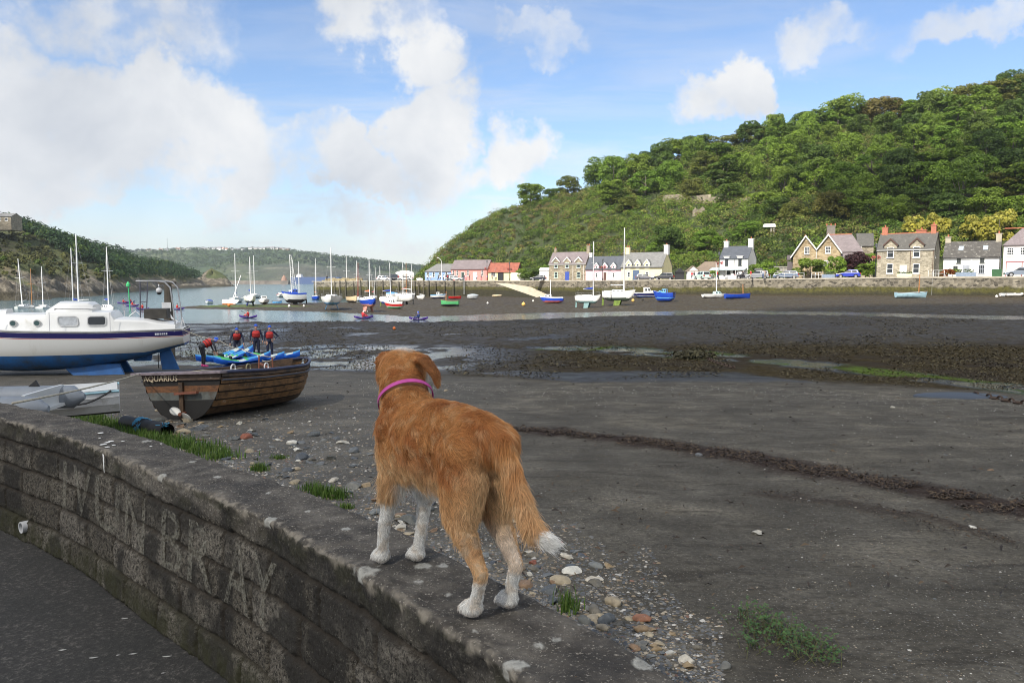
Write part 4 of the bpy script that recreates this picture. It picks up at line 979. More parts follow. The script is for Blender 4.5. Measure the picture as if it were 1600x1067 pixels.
car(1183, 153, 'suv', carpaint('silver grey', (.22, .23, .25)), 'silver grey estate car with roof box beside the white cottage', TH(20)+pi, 4.4)
rb = MB(); rb.box((-1.0, -.4, 1.75), (.6, .4, 2.1), taper=.2); rb.build('roof_box', M('black plastic', (.02, .02, .02), .4), bpy.data.objects[[o.name for o in COL.objects if o.get('category') == 'car'][-1]])
car(1164, 157, 'hatch', carpaint('black', (.02, .022, .03)), 'black car half hidden behind the silver grey estate car', TH(20), 3.9)
car(1228, 148, 'estate', carpaint('steel blue', (.08, .12, .20)), 'steel blue estate car parked behind the white railings', TH(22)+pi, 4.5)
car(1325, 139, 'hatch', carpaint('bright blue', (.012, .035, .36)), 'bright blue hatchback parked before the twin gabled house', TH(24)+pi, 4.0)
car(1592, 119, 'hatch', carpaint('blue grey', (.16, .19, .24)), 'blue grey small car parked outside the red garage doors', TH(24)+pi, 3.9)
car(712, 222, 'hatch', carpaint('silver', (.45, .47, .48)), 'silver hatchback parked outside the coral pink building', TH(8), 4.1)
car(706, 227, 'van', carpaint('silver', (.45, .47, .48)), 'silver people carrier behind the silver hatchback on the pier', TH(8), 4.3)
car(600, 222, 'hatch', carpaint('white', (.75, .75, .75)), 'white hatchback parked on the pier among the masts', TH(5), 3.9)
car(609, 226, 'hatch', carpaint('midnight', (.012, .016, .03)), 'dark car parked on the pier close behind the white hatchback', TH(5), 4.0)
car(620, 224, 'van', carpaint('black', (.02, .022, .03)), 'dark people carrier parked on the pier', TH(5), 4.2)
car(633, 223, 'hatch', carpaint('silver', (.45, .47, .48)), 'silver car parked on the pier next to the laid up white boat', TH(5)+pi, 4.0)
# ---------------------------------------------------------------- lamps, ladders, railings
BLKM = M('black cast iron', (.018, .018, .02), .5)
def lamp(px, Y, py_top, label, mat=BLKM, basket=True, arm=False):
    z = qz(px); zt = P(px, py_top, Y).z; h_ = zt-z; R = thing('street_lamp', label, 'street lamp', XY(px, Y, z), 0, 'lamp posts along the quay')
    o = MB(); o.tube([(0, 0, 0), (0, 0, .5), (0, 0, .52), (0, 0, h_-.7)], [.12, .12, .075, .06], 8)
    if arm: o.tube([(0, 0, h_-.7), (-.4, 0, h_-.15), (-.9, 0, h_+.3)], .06, 6)
    o.build('post', mat, R)
    o = MB(); x = -.9 if arm else 0; z_ = h_+.15 if arm else h_-.7
    if arm: o.box((x-.35, -.13, z_), (x+.1, .13, z_+.18), taper=.3)
    else: o.tube([(0, 0, z_), (0, 0, z_+.08), (0, 0, z_+.5), (0, 0, z_+.55), (0, 0, z_+.75)], [.08, .14, .22, .26, .03], 6)
    o.build('lantern', M('lantern glass', (.10, .11, .12), .2) if not arm else mat, R)
    if basket:
        for s in (-1, 1):
            o = MB(); rr = random.Random(int(px)+s)
            for i in range(160):
                a = Vector((s*.42+rr.gauss(0, .16), rr.gauss(0, .16), h_*.60+rr.gauss(0, .16))); o.add([a, a+Vector((rr.uniform(-.12, .12), .05, .1)), a+Vector((.1, rr.uniform(-.12, .12), -.06))], [(0, 1, 2)], rr.random() < .55)
            o.build('flower_basket', [M('basket leaves', (.05, .09, .03)), M('red flowers', (.42, .03, .05))], R)
lamp(796, 217, 409, 'black lamp post beside the rusty roofed store'); lamp(941.5, 179, 404, 'black lamp post with hanging baskets before the pink cottage'); lamp(1123, 156, 394, 'black lamp post with red flower baskets beside the white cottage'); lamp(1367.5, 137, 381, 'black lamp post with red flower baskets at the corner of the square stone house')
lamp(690, 218, 404, 'tall white lamp column with bent arm outside the blue building', M('white metal', (.75, .75, .75), .4), False, True); lamp(761, 226, 407, 'black lamp post at the gable of the coral pink building')
def ladder(px, pyb, label):
    Y = qY(px)-.25; z1 = qz(px)+.9; z0 = P(px, pyb, Y).z; o = MB(); R = XY(px, Y, z0); tag_o = MB()
    for s in (-.22, .22): tag_o.tube([(s, 0, 0), (s, 0, z1-z0-.2), (s, .5, z1-z0)], .035, 6)
    for k in range(int((z1-z0-.5)/.3)): tag_o.tube([(-.22, 0, .15+k*.3), (.22, 0, .15+k*.3)], .022, 6)
    o = tag_o.build('ladder', M('galvanised steel', (.42, .43, .43), .45, metal=.4)); o.location = R; o.rotation_euler = (0, 0, -.5); tag(o, label, 'ladder', 'steel ladders on the quay wall')
ladder(1205, 460, 'steel ladder on the quay wall below the steel blue estate car'); ladder(1308, 461, 'steel ladder on the quay wall below the bright blue hatchback'); ladder(1458, 463, 'steel ladder on the quay wall between the square house and the long white cottage'); ladder(1114, 458, 'faint ladder on the quay wall behind the pale sailing dinghy'); ladder(725, 460, 'ladder on the quay wall below the coral pink building')
for a, b, lb in ((1210, 1256, 'white metal railing along the quay in front of the steel blue estate car'), (1450, 1475, 'grey metal railing at the gap beside the square stone house'), (1268, 1284, 'short grey railing by the planter')):
    A_, B_ = XY(a, qY(a)+.3, qz(a)+.1), XY(b, qY(b)+.3, qz(b)+.1); o = MB()
    n = max(3, int((B_-A_).length/1.5))
    for k in range(n+1): p = A_.lerp(B_, k/n); o.tube([p, p+Vector((0, 0, 1.0))], .035, 6)
    for hh in (.5, 1.0): o.tube([A_+Vector((0, 0, hh)), B_+Vector((0, 0, hh))], .03, 6)
    tag(o.build('railing', M('white metal', (.75, .75, .75))), lb, 'railing', 'railings on the quay')
# mooring poles standing against the pier
for i, px in enumerate([523, 531, 540, 552, 563, 575, 586, 598, 611, 623, 636, 647, 654, 662, 669, 680, 694, 708]):
    Y = qY(px)-.5; p = XY(px, Y, 0); o = MB(); o.tube([(0, 0, -3.6), (0, 0, 1.7+.3*(i % 3))], .11, 7)
    q_ = o.build('mooring_pole', M('weathered timber pole', (.10, .085, .065) if i < 9 else (.10, .085, .065), .85, .3)); q_.location = p
    tag(q_, 'upright timber mooring pole standing against the pier wall', 'mooring pole', 'mooring poles along the pier')
# ---------------------------------------------------------------- boats
GEL = M('white gelcoat', (.78, .78, .76), .35, .05, 1.0, dirt=.15, dirtcol=(.5, .48, .42))
def gel(n, c): return M('boat paint '+n, c, .4, .08, 1.5, dirt=.2, dirtcol=tuple(x*.6 for x in c))
NAVY = gel('navy', (.012, .016, .11)); BLUE = gel('blue', (.012, .06, .42)); LBLUE = gel('light blue', (.16, .42, .72)); REDB = gel('red', (.52, .02, .02)); BLACKB = gel('black', (.018, .018, .02)); ORNG = gel('rust orange', (.50, .16, .05)); PINK = gel('faded pink', (.62, .30, .24)); GREENB = gel('green', (.08, .36, .14)); BEIGE = gel('beige', (.62, .50, .32)); GREYB = gel('pale grey', (.55, .57, .58)); AQUA = gel('pale aqua', (.55, .78, .76)); WEEDK = M('weedy antifouling', (.13, .19, .035), .9, .4, 3); TEAL = gel('grey teal', (.18, .30, .30)); POWD = gel('powder blue', (.40, .60, .70))
ALU = M('silver mast', (.74, .74, .74), .4, .06, metal=.15); WOODM = M('varnished spar', (.38, .17, .06), .5, .2, 4); COVB = M('blue canvas', (.015, .05, .32), .85, .15, 3); COVR = M('red canvas', (.50, .03, .04), .85, .15, 3); COVO = M('orange canvas', (.62, .16, .06), .85); COVG = M('grey canvas', (.36, .41, .45), .85); RIGM = M('rigging wire', (.30, .30, .31), .5, metal=.5); TEAKD = M('brown deck', (.22, .12, .06), .7, .25, 5)
class Hull:
    """lofted hull, x forward from the stern, z up from the keel bottom"""
    def __init__(s, L, B, sheer, keel, trans=.75, p=.62, q=1.25, n=22, m=14, full=.42):
        s.L, s.B = L, B; s.sheer, s.keel, s.trans, s.p, s.q, s.n, s.m, s.full = sheer, keel, trans, p, q, n, m, full
    def b(s, t):
        f = s.full
        if t < f: return s.B/2*(s.trans+(1-s.trans)*sin(t/f*pi/2))
        return s.B/2*max(.012, cos((t-f)/(1-f)*pi/2)**.72)
    def pt(s, t, u, sg=1, off=0.):
        sh, k = s.sheer(t), s.keel(t); y = (s.b(t))*sin(u*pi/2)**s.p + off; z = k+(sh-k)*(1-cos(u*pi/2)**s.q)
        rake = (z-k)/max(.01, sh-k); x = t*s.L + (s.L*.045*(rake-.5) if t > .8 else 0)*((t-.8)/.2 if t > .8 else 0) - (.10*s.L*.5*(rake-.5) if t == 0 else 0)*0
        return (x, sg*y, z)
    def ring(s, t): 
        us = [i/s.m for i in range(s.m, 0, -1)]
        return [s.pt(t, u, 1) for u in us]+[s.pt(t, 0, 1)]+[s.pt(t, u, -1) for u in reversed(us)]
    def mesh(s, mats, zcuts, name, parent, stripe=None):
        """zcuts: (height fraction of local sheer height, absolute z) material bands from the bottom"""
        rings = [s.ring(t) for t in np.linspace(0, 1, s.n)]; mb = MB()
        def mf(i, k):
            a = rings[i][k]; b_ = rings[i+1][min(k+1, len(rings[i])-1)]; z = (a[2]+b_[2])/2; t = (i+.5)/(s.n-1)
            for j, zc in enumerate(zcuts):
                zz = zc(t) if callable(zc) else zc
                if z < zz: return j
            return len(zcuts)
        mb.loft(rings, mf=mf)
        # transom in bands
        r = rings[0]; m_ = s.m
        for k in range(m_):
            a, b_, c, d_ = r[k], r[k+1], r[2*m_-k-1], r[2*m_-k]
            mb.add([a, b_, c, d_], [(0, 1, 2, 3)] if k < m_-1 else [(0, 1, 3)], mf(0, k))
        return mb.build(name, mats, parent, smooth=42)
    def deck(s, mat, parent, drop=.03, name='deck', t0=0.0, t1=1.0, inset=.0, camber=.04):
        mb = MB(); rings = []
        for t in np.linspace(t0, t1, 14):
            w = max(.004, s.b(t)-inset); z = s.sheer(t)-drop; x = s.pt(t, 1)[0]; rings.append([(x, w*v, z+camber*(1-v*v)) for v in (-1, -.5, 0, .5, 1)])
        mb.loft(rings); return mb.build(name, mat, parent, smooth=True)
    def rail(s, mat, parent, r=.035, name='rubbing_strake', dz=0.0, t0=0., t1=1.):
        mb = MB()
        for sg in (1, -1): mb.tube([Vector(s.pt(t, 1, sg))+Vector((0, 0, dz)) for t in np.linspace(t0, t1, 16)], r, 6)
        return mb.build(name, mat, parent, smooth=40)
def cabin(parent, x0, x1, w0, w1, z0, z1, mat, wins=(2, .6), name='cabin', rake=.35, roofmat=None, winz=(.35, .8)):
    o = MB(); h_ = z1-z0
    a = [(x0, -w0/2, z0), (x1, -w1/2, z0), (x1, w1/2, z0), (x0, w0/2, z0)]; b_ = [(x0+.03, -w0*.42, z1), (x1-rake*h_*1.4, -w1*.40, z1), (x1-rake*h_*1.4, w1*.40, z1), (x0+.03, w0*.42, z1)]
    o.add(a+b_, [(4, 5, 6, 7), (0, 1, 5, 4), (1, 2, 6, 5), (2, 3, 7, 6), (3, 0, 4, 7)]); c = o.build(name, mat, parent, bevel=min(.06, h_*.15))
    n, f = wins
    if n:
        for sg in (0, 1):
            A, B_ = (Vector(a[0]), Vector(a[1])) if sg == 0 else (Vector(a[3]), Vector(a[2])); T0, T1 = (Vector(b_[0]), Vector(b_[1])) if sg == 0 else (Vector(b_[3]), Vector(b_[2]))
            nn = Vector((0, -1 if sg == 0 else 1, .15))*.012
            for i in range(n):
                u0, u1 = (i+.5-f/2)/n, (i+.5+f/2)/n
                q = [A.lerp(B_, u).lerp(T0.lerp(T1, u), v)+nn for u, v in ((u0, winz[0]), (u1, winz[0]), (u1, winz[1]), (u0, winz[1]))]
                w = MB(); w.add(q, [(0, 1, 2, 3)]); w.build('window', GLASS, c, fix=False)
    w = MB(); e0, e1 = Vector(a[1]).lerp(Vector(b_[1]), .3), Vector(a[1]).lerp(Vector(b_[1]), .85); f0, f1 = Vector(a[2]).lerp(Vector(b_[2]), .3), Vector(a[2]).lerp(Vector(b_[2]), .85); k = Vector((.014, 0, .01))
    if rake < .6: w.add([e0.lerp(f0, .12)+k, e0.lerp(f0, .88)+k, e1.lerp(f1, .88)+k, e1.lerp(f1, .12)+k], [(0, 1, 2, 3)]); w.build('windscreen', GLASS, c, fix=False)
    d0, d1 = Vector(a[0]).lerp(Vector(b_[0]), .05), Vector(a[0]).lerp(Vector(b_[0]), .85); g0, g1 = Vector(a[3]).lerp(Vector(b_[3]), .05), Vector(a[3]).lerp(Vector(b_[3]), .85); k = Vector((-.012, 0, 0))
    w = MB(); w.add([d0.lerp(g0, .35)+k, d0.lerp(g0, .65)+k, d1.lerp(g1, .65)+k, d1.lerp(g1, .35)+k], [(0, 1, 2, 3)]); w.build('companionway', M('brown hatch board', (.16, .07, .03)), c, fix=False)
    return c
def mast(parent, x, z0, z1, mat=ALU, r=.07, lean=(0, 0), spread=.62, boom=None, cover=None, stays=None, lattice=False):
    top = Vector((x+lean[0], lean[1], z1)); o = MB(); base = Vector((x, 0, z0))
    if lattice:
        for dx, dy in ((-.35, 0), (.3, .25), (.3, -.25)):
            o.tube([base+Vector((dx*1.6, dy*1.6, 0)), top+Vector((dx*.4, dy*.4, 0))], .05, 5)
        for k in range(16):
            a = base.lerp(top, k/16); b_ = base.lerp(top, (k+1)/16); f = 1.6-1.2*k/16; s_ = 1 if k % 2 else -1
            o.tube([a+Vector((-.35*f, 0, 0)), b_+Vector((.3*f, .25*s_*f, 0))], .03, 4); o.tube([a+Vector((.3*f, .25*f, 0)), a+Vector((.3*f, -.25*f, 0))], .03, 4)
    else: o.tube([base, base.lerp(top, .5), top], [r, r*.95, r*.7], 8)
    m_ = o.build('mast', mat, parent, smooth=50)
    if spread:
        o = MB(); c = base.lerp(top, spread); w = .09*(z1-z0); o.tube([c+Vector((0, -w, .05)), c, c+Vector((0, w, .05))], .025, 5); o.build('spreader', mat, m_)
    if stays:
        o = MB(); bx, sx, yy, zz = stays; t2 = base.lerp(top, .96)
        for e in ((bx, 0, zz), (sx, 0, zz), (x, yy, zz), (x, -yy, zz)): o.tube([t2, e], .012, 3, cap=False)
        o.build('rigging', RIGM, m_)
    if boom:
        o = MB(); a = Vector((x, 0, z0+boom[1])); b_ = Vector((x-boom[0], 0, z0+boom[1]+.05)); o.tube([a, b_], .05, 6); bo = o.build('boom', mat, m_)
        if cover:
            o = MB(); o.tube([a+Vector((-.02, 0, .45)), a+Vector((-.15, 0, .16)), a.lerp(b_, .5)+Vector((0, 0, .12)), b_+Vector((.1, 0, .08))], [.07, .17, .13, .06], 8); o.build('sail_cover', cover, bo, smooth=True)
    return m_
def keels(root, hl, kind, x, h_, mat, B, ln=None):
    ln = ln or hl.L*.22
    for sg in ((-1, 1) if kind == 'twin' else (0,)):
        o = MB(); y0 = sg*B*.20; y1 = sg*B*.30; zt = h_+.25
        o.add([(x-ln/2, y0-.07, zt), (x+ln/2, y0-.07, zt), (x+ln/2, y0+.07, zt), (x-ln/2, y0+.07, zt), (x-ln*.55, y1-.05, 0), (x+ln*.25, y1-.05, 0), (x+ln*.25, y1+.05, 0), (x-ln*.55, y1+.05, 0)], [(0, 1, 2, 3), (7, 6, 5, 4), (0, 4, 5, 1), (1, 5, 6, 2), (2, 6, 7, 3), (3, 7, 4, 0)]); o.build('keel', mat, root)
def rudder(root, x, z0, z1, mat, ln=.4):
    o = MB(); o.add([(x-ln, -.03, z0), (x, -.03, z0), (x+.05, -.03, z1), (x-ln*.6, -.03, z1), (x-ln, .03, z0), (x, .03, z0), (x+.05, .03, z1), (x-ln*.6, .03, z1)], [(0, 1, 2, 3), (7, 6, 5, 4), (0, 4, 5, 1), (1, 5, 6, 2), (2, 6, 7, 3), (3, 7, 4, 0)]); o.build('rudder', mat, root)
def outboard(root, x, y, z, mat=None, s=1.0):
    o = MB(); o.box((x-.32*s, y-.14*s, z), (x+.06*s, y+.14*s, z+.38*s), taper=.25); o.box((x-.18*s, y-.05*s, z-.75*s), (x-.06*s, y+.05*s, z)); o.box((x-.34*s, y-.09*s, z-.82*s), (x, y+.09*s, z-.75*s)); return o.build('outboard_motor', mat or BLACKB, root, bevel=.02)
def at_shore(px, py):
    g = G(px, py); w = PZ(px, py, WATER_Z)
    return (w, True) if (g.z < WATER_Z and w.y < 400) else (g, False)
def boat(label, px, py, wpx, hd, kind, hullm, bottom=None, H=.9, keel=None, kh=.55, top=None, mastpx=None, cab=None, cover=None, stripe=None, heel=0., br=.34, mastmat=ALU, lat=False, lean=None, cabm=None, trim=None, Y=None, ob=False, deckm=None, kmat=None, group='boats lying in the harbour', boom=True, cat='boat', name='moored_boat', mx=.56):
    wpx *= 1.18; H *= 1.12; p, afloat = at_shore(px, py) if Y is None else (XY(px, Y, 0), False)
    if Y is not None: p.z = gz(p.x, p.y) if Y < 250 else WATER_Z
    a = radians(hd); view = atan2(p.x, p.y); ce, se = abs(cos(a+view)), abs(sin(a+view))
    L = wpx/F*p.y/(ce+br*se); B = L*br; kz = kh*.72 if keel else .0
    if afloat: p.z -= kz+.22*H
    R = thing(name, label, cat, p, a, group); R.rotation_euler = (radians(heel), 0, a)
    bt = bottom or hullm
    if kind == 'open':
        hl = Hull(L, B, lambda t: H*(1+.35*(t-.35)**2*2), lambda t: .02+.25*H*max(0, t-.75)*4*(t-.75) if t > .75 else .02+.1*H*(1-t)**2, .72)
    else:
        hl = Hull(L, B, lambda t: kz+H*(1+.28*(t-.3)**2*1.6), lambda t: kz+H*(.04+.30*max(0, (.22-t)/.22)**1.3+(.75*((t-.72)/.28)**2 if t > .72 else 0)), .72)
    wl = kz+H*.38; mats = [bt, stripe or hullm, hullm, trim or hullm]
    hl.mesh(mats, [wl, wl+.07*H+.02, lambda t: hl.sheer(t)-.16*H], 'hull', R)
    R['L'] = 0; del R['L']
    zd = kz+H
    if kind == 'open':
        inner = MB(); rings = []
        for t in np.linspace(.02, .97, 12):
            rings.append([tuple(Vector(hl.pt(t, u, sg))*1 + Vector((0, -sg*.04, .05 if u < .9 else -.0))) for sg, u in ((1, 1), (1, .7), (1, .4), (1, 0), (-1, .4), (-1, .7), (-1, 1))])
        inner.loft(rings); inner.build('inner_hull', deckm or hullm, R, smooth=True)
        for t in (.25, .5, .75):
            o = MB(); w = hl.b(t)*.93; z = hl.sheer(t)-.28*H; o.box((t*L-.12, -w, z), (t*L+.12, w, z+.04)); o.build('thwart', TEAKD, R)
        hl.rail(trim or TEAKD, R, .03, 'gunwale')
    else:
        hl.deck(deckm or GEL, R)
        hl.rail(trim or hullm, R, .03)
    cm = cabm or GEL
    if kind == 'yacht':
        cabin(R, L*.30, L*.72, B*.62, B*.36, zd-.02, zd+.42*min(1, L/6.5), cm, (3, .55), rake=.9)
        o = MB(); o.box((L*.06, -B*.30, zd-.02), (L*.298, -B*.24, zd+.2)); o.box((L*.06, B*.24, zd-.02), (L*.298, B*.30, zd+.2)); o.build('cockpit_coaming', cm, R)
        o = MB(); zz = .5
        for sg in (-1, 1):
            pts = [Vector(hl.pt(t, 1, sg))+Vector((0, 0, 0)) for t in (.03, .3, .6, .95)]
            for q in pts: o.tube([q, q+Vector((0, 0, zz))], .014, 4)
            o.tube([q+Vector((0, 0, zz)) for q in pts], .01, 4)
        o.build('guard_rail', RIGM, R)
    elif kind == 'cruiser':
        cabin(R, L*.36, L*.62, B*.66, B*.58, zd-.02, zd+.95*min(1.1, L/5.5), cm, (2, .7), 'wheelhouse', .3)
        cabin(R, L*.625, L*.84, B*.56, B*.28, zd-.02, zd+.36, cm, (2, .5), 'foredeck_cabin', .9)
    elif kind == 'cuddy':
        cabin(R, L*.5, L*.86, B*.72, B*.34, zd-.03, zd+.55, cm, (2, .55), rake=.6)
    elif kind == 'covered':
        o = MB(); rings = []
        for t in np.linspace(.02, .95, 10):
            w = hl.b(t)*.98; z = hl.sheer(t); hh = .45*H*sin(pi*min(1, t*.9+.1))+.08; rings.append([(t*L, w*v, z+hh*(1-v*v)) for v in (-1, -.6, 0, .6, 1)])
        o.loft(rings); o.build('boat_cover', cover or COVB, R, smooth=True)
    if keel: keels(R, hl, keel, L*.48, kz, kmat or bt, B); rudder(R, .12, .05, kz+H*.5, kmat or bt, L*.06)
    if top is not None:
        zt = P(px, top, p.y).z-p.z; lx_ = L*mx
        if lean is None: lean = 0.0
        mast(R, lx_, zd+.1, zt, mastmat, max(.085, .009*zt), (lean, 0), .6 if kind == 'yacht' else 0, (L*.42, 1.0) if boom and kind in ('yacht',) else None, cover, (L*.98, .05, B*.42, zd) if kind == 'yacht' else None, lat)
    if ob: outboard(R, -.02, B*.12, hl.sheer(0)-.05, s=min(1, L/5))
    return R
RIGHT, AWAY, LEFT, NEAR = 0, 90, 180, -90
GB = 'boats lying in the harbour'
# left, beyond the big yacht
boat('white yacht with red topsides and leaning mast lying furthest left', 44, 480, 30, -70, 'yacht', GEL, REDB, 1.0, 'twin', .4, 405, stripe=REDB, Y=150, lean=-1.2, heel=4)
boat('small white yacht with blue sail cover right of the red and white one', 67, 482, 20, -60, 'yacht', GEL, GEL, .9, 'twin', .35, 417, cover=COVB, Y=152, lean=.4)
boat('pale yacht with a thin brown mast between two white yachts at far left', 55, 476, 14, -80, 'yacht', GREYB, NAVY, .8, None, 0, 420, mastmat=WOODM, Y=165)
boat('white yacht with the tallest mast seen over the cabin of the big yacht', 144, 484, 40, 160, 'yacht', GEL, NAVY, 1.0, 'twin', .6, 366, Y=120)
boat('white yacht with blue cover seen just behind the raised cabin roof', 134, 482, 28, 200, 'yacht', GEL, GEL, .9, 'twin', .5, 388, cover=COVB, Y=130)
boat('white yacht with brown hatch on the right of the masts behind the cabin', 160, 484, 30, -50, 'yacht', GEL, NAVY, .95, 'twin', .5, 387, cover=COVB, Y=124)
boat('blue open boat floating behind the big yacht', 187, 481, 22, 175, 'open', BLUE, BLUE, .6, Y=118)
# on the sandbar
boat('small white dinghy with blue cover next to the heeled orange bottomed yacht', 329, 474, 13, -75, 'covered', GEL, GEL, .6, cover=COVB)
boat('yacht heeled hard over showing its orange bottom', 347, 476, 24, -25, 'yacht', GEL, ORNG, 1.0, 'fin', .15, 424, heel=-27, boom=False, cover=None)
boat('white yacht on a fin keel with dark sail cover above the sandbar', 371, 472, 20, -75, 'yacht', GEL, BLACKB, 1.1, 'fin', .9, 397, cover=NAVY and COVB, br=.42)
boat('white yacht standing on royal blue twin keels on the sandbar', 387, 477.5, 21, -60, 'yacht', GEL, NAVY, 1.0, 'twin', .75, 402, br=.40, cover=COVB)
boat('white yacht floating behind with furled blue sail and tall mast', 397, 465, 17, -70, 'yacht', GEL, BLACKB, .9, None, 0, 400, cover=COVB, br=.42)
boat('small white cabin boat sitting at the edge of the sandbar', 412, 474.5, 15, -70, 'cruiser', GEL, BLACKB, .75, br=.5)
boat('light blue open boat with black outboard beside the small cabin boat', 426, 474, 12, 20, 'open', LBLUE, LBLUE, .55, ob=True)
boat('white workboat with red and white inflatable sides in the channel', 440, 464, 13, -80, 'cuddy', GEL, BLACKB, .9, br=.55, trim=REDB)
boat('white motor yacht with high wheelhouse and white mast in the channel', 456, 464, 22, -70, 'cruiser', GEL, REDB, 1.3, top=407, br=.42, boom=False)
boat('dark fishing boat with lattice mast propped on the mud', 479, 475.5, 32, 200, 'cruiser', GREYB, BLACKB, 1.75, 'fin', .3, 398, lat=True, cabm=BLUE, br=.36, trim=BLUE, lean=.6, mx=.5, cat='fishing boat', name='fishing_boat')
boat('grey ketch behind the dark fishing boat', 491, 468, 14, -65, 'yacht', BLUE, BLACKB, .9, None, 0, 404, cover=COVO, br=.42)
boat('white motor cruiser lying in front of the pier end', 511, 464, 27, 10, 'cruiser', GEL, GEL, .95, br=.34)
boat('white yacht seen end on upright on pale blue twin keels', 519, 482, 28, -78, 'yacht', GEL, LBLUE, 1.25, 'twin', .95, 389, br=.46, kmat=LBLUE)
boat('beige wooden motor boat with black bottom aground', 545, 473, 20, -55, 'open', BEIGE, BLACKB, 1.1, br=.45)
boat('white yacht with royal blue canopy before the pier', 553, 466, 21, -65, 'yacht', GEL, GEL, 1.2, None, 0, 408, cover=COVB, br=.45)
boat('white yacht with silver mast half hidden behind the blue canopy boat', 541, 464, 14, -75, 'yacht', GEL, GEL, .9, None, 0, 400, br=.45)
boat('blue and white yacht on faded pink twin keels with orange sail cover', 568, 486, 30, -58, 'yacht', BLUE, PINK, 1.2, 'twin', .95, 407, br=.42, trim=GEL, cover=COVO, kmat=PINK, stripe=BLUE)
boat('dark red masted boat leaning behind the blue and white yacht', 557, 470, 14, -70, 'yacht', GREYB, BLACKB, .8, None, 0, 411, mastmat=M('red spar', (.36, .04, .04)), lean=.8, br=.42)
boat('white yacht with blue boot stripe and blue dodger heeling slightly', 595, 479, 29, -20, 'yacht', GEL, BLUE, 1.1, 'twin', .6, 411, br=.36, cover=COVB, kmat=WEEDK, heel=3)
boat('white dinghy cruiser with raked back mast and red cover', 580, 469, 15, -60, 'yacht', GEL, GEL, .8, None, 0, 418, cover=COVR, lean=1.6, br=.42)
boat('small white boat with sky blue cover moored below the pier', 603, 465, 16, 10, 'covered', GEL, GEL, .7, cover=M('sky blue canvas', (.10, .30, .68)))
boat('white yacht with red sail cover and brown mast', 625, 470, 22, -40, 'yacht', GEL, GEL, 1.1, 'fin', .5, 411, cover=COVR, mastmat=WOODM, br=.42)
boat('white motor sailer with brown windows lying on the mud', 646, 476, 29, 160, 'yacht', GEL, GEL, 1.25, 'twin', .7, 412, br=.40, kmat=BLACKB)
boat('red and white cabin boat tipped over towards its outboard', 630, 482.5, 27, 170, 'cuddy', REDB, GREENB, .95, heel=-8, ob=True, br=.38, trim=GEL, stripe=GEL)
boat('small white cuddy boat between the motor sailer and the pier', 653, 468, 14, -40, 'cruiser', GEL, GEL, .8, br=.5)
boat('white and pale blue day boat with dark fenders along its side', 673, 467, 22, 12, 'cruiser', GEL, NAVY, .85, br=.4, trim=LBLUE)
boat('red open boat with white bow and black outboard', 701, 467.5, 17, 8, 'open', REDB, REDB, .6, br=.4, ob=True, deckm=GEL)
boat('green open boat with short brown mast and wooden seats', 717, 479, 26, 170, 'open', GREENB, BLACKB, .85, top=455, mastmat=WOODM, br=.40, heel=4, mx=.72)
boat('small boat under a pale grey cover with outboard', 730, 467.5, 16, 15, 'covered', GREYB, GREYB, .7, cover=COVG, ob=True, br=.45)
boat('upturned beige tender lying on the mud below the pink building', 769, 464.5, 14, 12, 'covered', BEIGE, BEIGE, .35, cover=BEIGE, br=.4)
boat('white yacht with bare mast anchored behind the dark fishing boat', 466, 468, 14, -70, 'yacht', GEL, GEL, .9, None, 0, 409, br=.42)
boat('small white cruiser lying behind the beige wooden motor boat', 533, 463, 18, 12, 'cruiser', GEL, NAVY, .8, br=.36)
boat('white day boat with grey canopy between the blue yacht and the pier', 573, 464, 16, 8, 'covered', GEL, GEL, .8, cover=COVG, br=.4)
boat('white yacht with slim mast close under the pier by the sky blue covered boat', 590, 463, 15, -65, 'yacht', GEL, GEL, .9, None, 0, 416, br=.42)
boat('small white boat with outboard just behind the red sail covered yacht', 613, 467, 15, 25, 'open', GEL, GEL, .6, ob=True, br=.42)
boat('white yacht with silver mast behind the motor sailer', 637, 466, 17, -55, 'yacht', GEL, NAVY, .95, None, 0, 413, br=.42)
# beside the slipway
boat('blue and white boat with red bottom tilted beside the slipway', 880, 474, 33, 165, 'cuddy', BLUE, M('boat paint red oxide', (.42, .10, .07), .6), .95, heel=5, br=.34, trim=GEL, top=437, stripe=BLUE)
boat('white yacht with teal twin keels and blue sail cover near the slipway', 900, 481, 36, -28, 'yacht', GEL, TEAL, 1.05, 'twin', .95, 378, cover=COVB, br=.36, mastmat=ALU, mx=.72)
boat('large white yacht on weedy green twin keels with the tallest mast by the pink cottage', 942, 477.5, 45, -22, 'yacht', GEL, M('dull green antifouling', (.05, .07, .05), .8), 1.45, 'twin', 1.0, 357, br=.34, kmat=WEEDK, mx=.66)
boat('navy blue motor boat with white wheelhouse and pale waterline', 990, 466, 40, 6, 'cruiser', NAVY, BLUE, .95, br=.34, trim=GEL, stripe=GEL)
boat('bright blue fishing boat with pale blue wheelhouse and outboard', 1053, 471.5, 32, 145, 'cruiser', BLUE, BLUE, 1.35, cabm=LBLUE, br=.44, stripe=LBLUE, ob=True, name='fishing_boat')
boat('white sailing dinghy with pale aqua cuddy and slim mast', 1098, 466.5, 34, 14, 'cuddy', GEL, GEL, .65, top=410, cabm=AQUA, br=.34, heel=-4, mx=.62)
boat('bright blue open boat with two orange mast stubs', 1133, 467.5, 37, 12, 'open', BLUE, BLUE, .75, top=444, mastmat=WOODM, br=.30, heel=-5, mx=.72)
boat('powder blue rowing boat with a bare wooden mast', 1399, 466, 42, -2, 'open', POWD, POWD, .72, top=429, mastmat=WOODM, br=.32, heel=3, mx=.74)
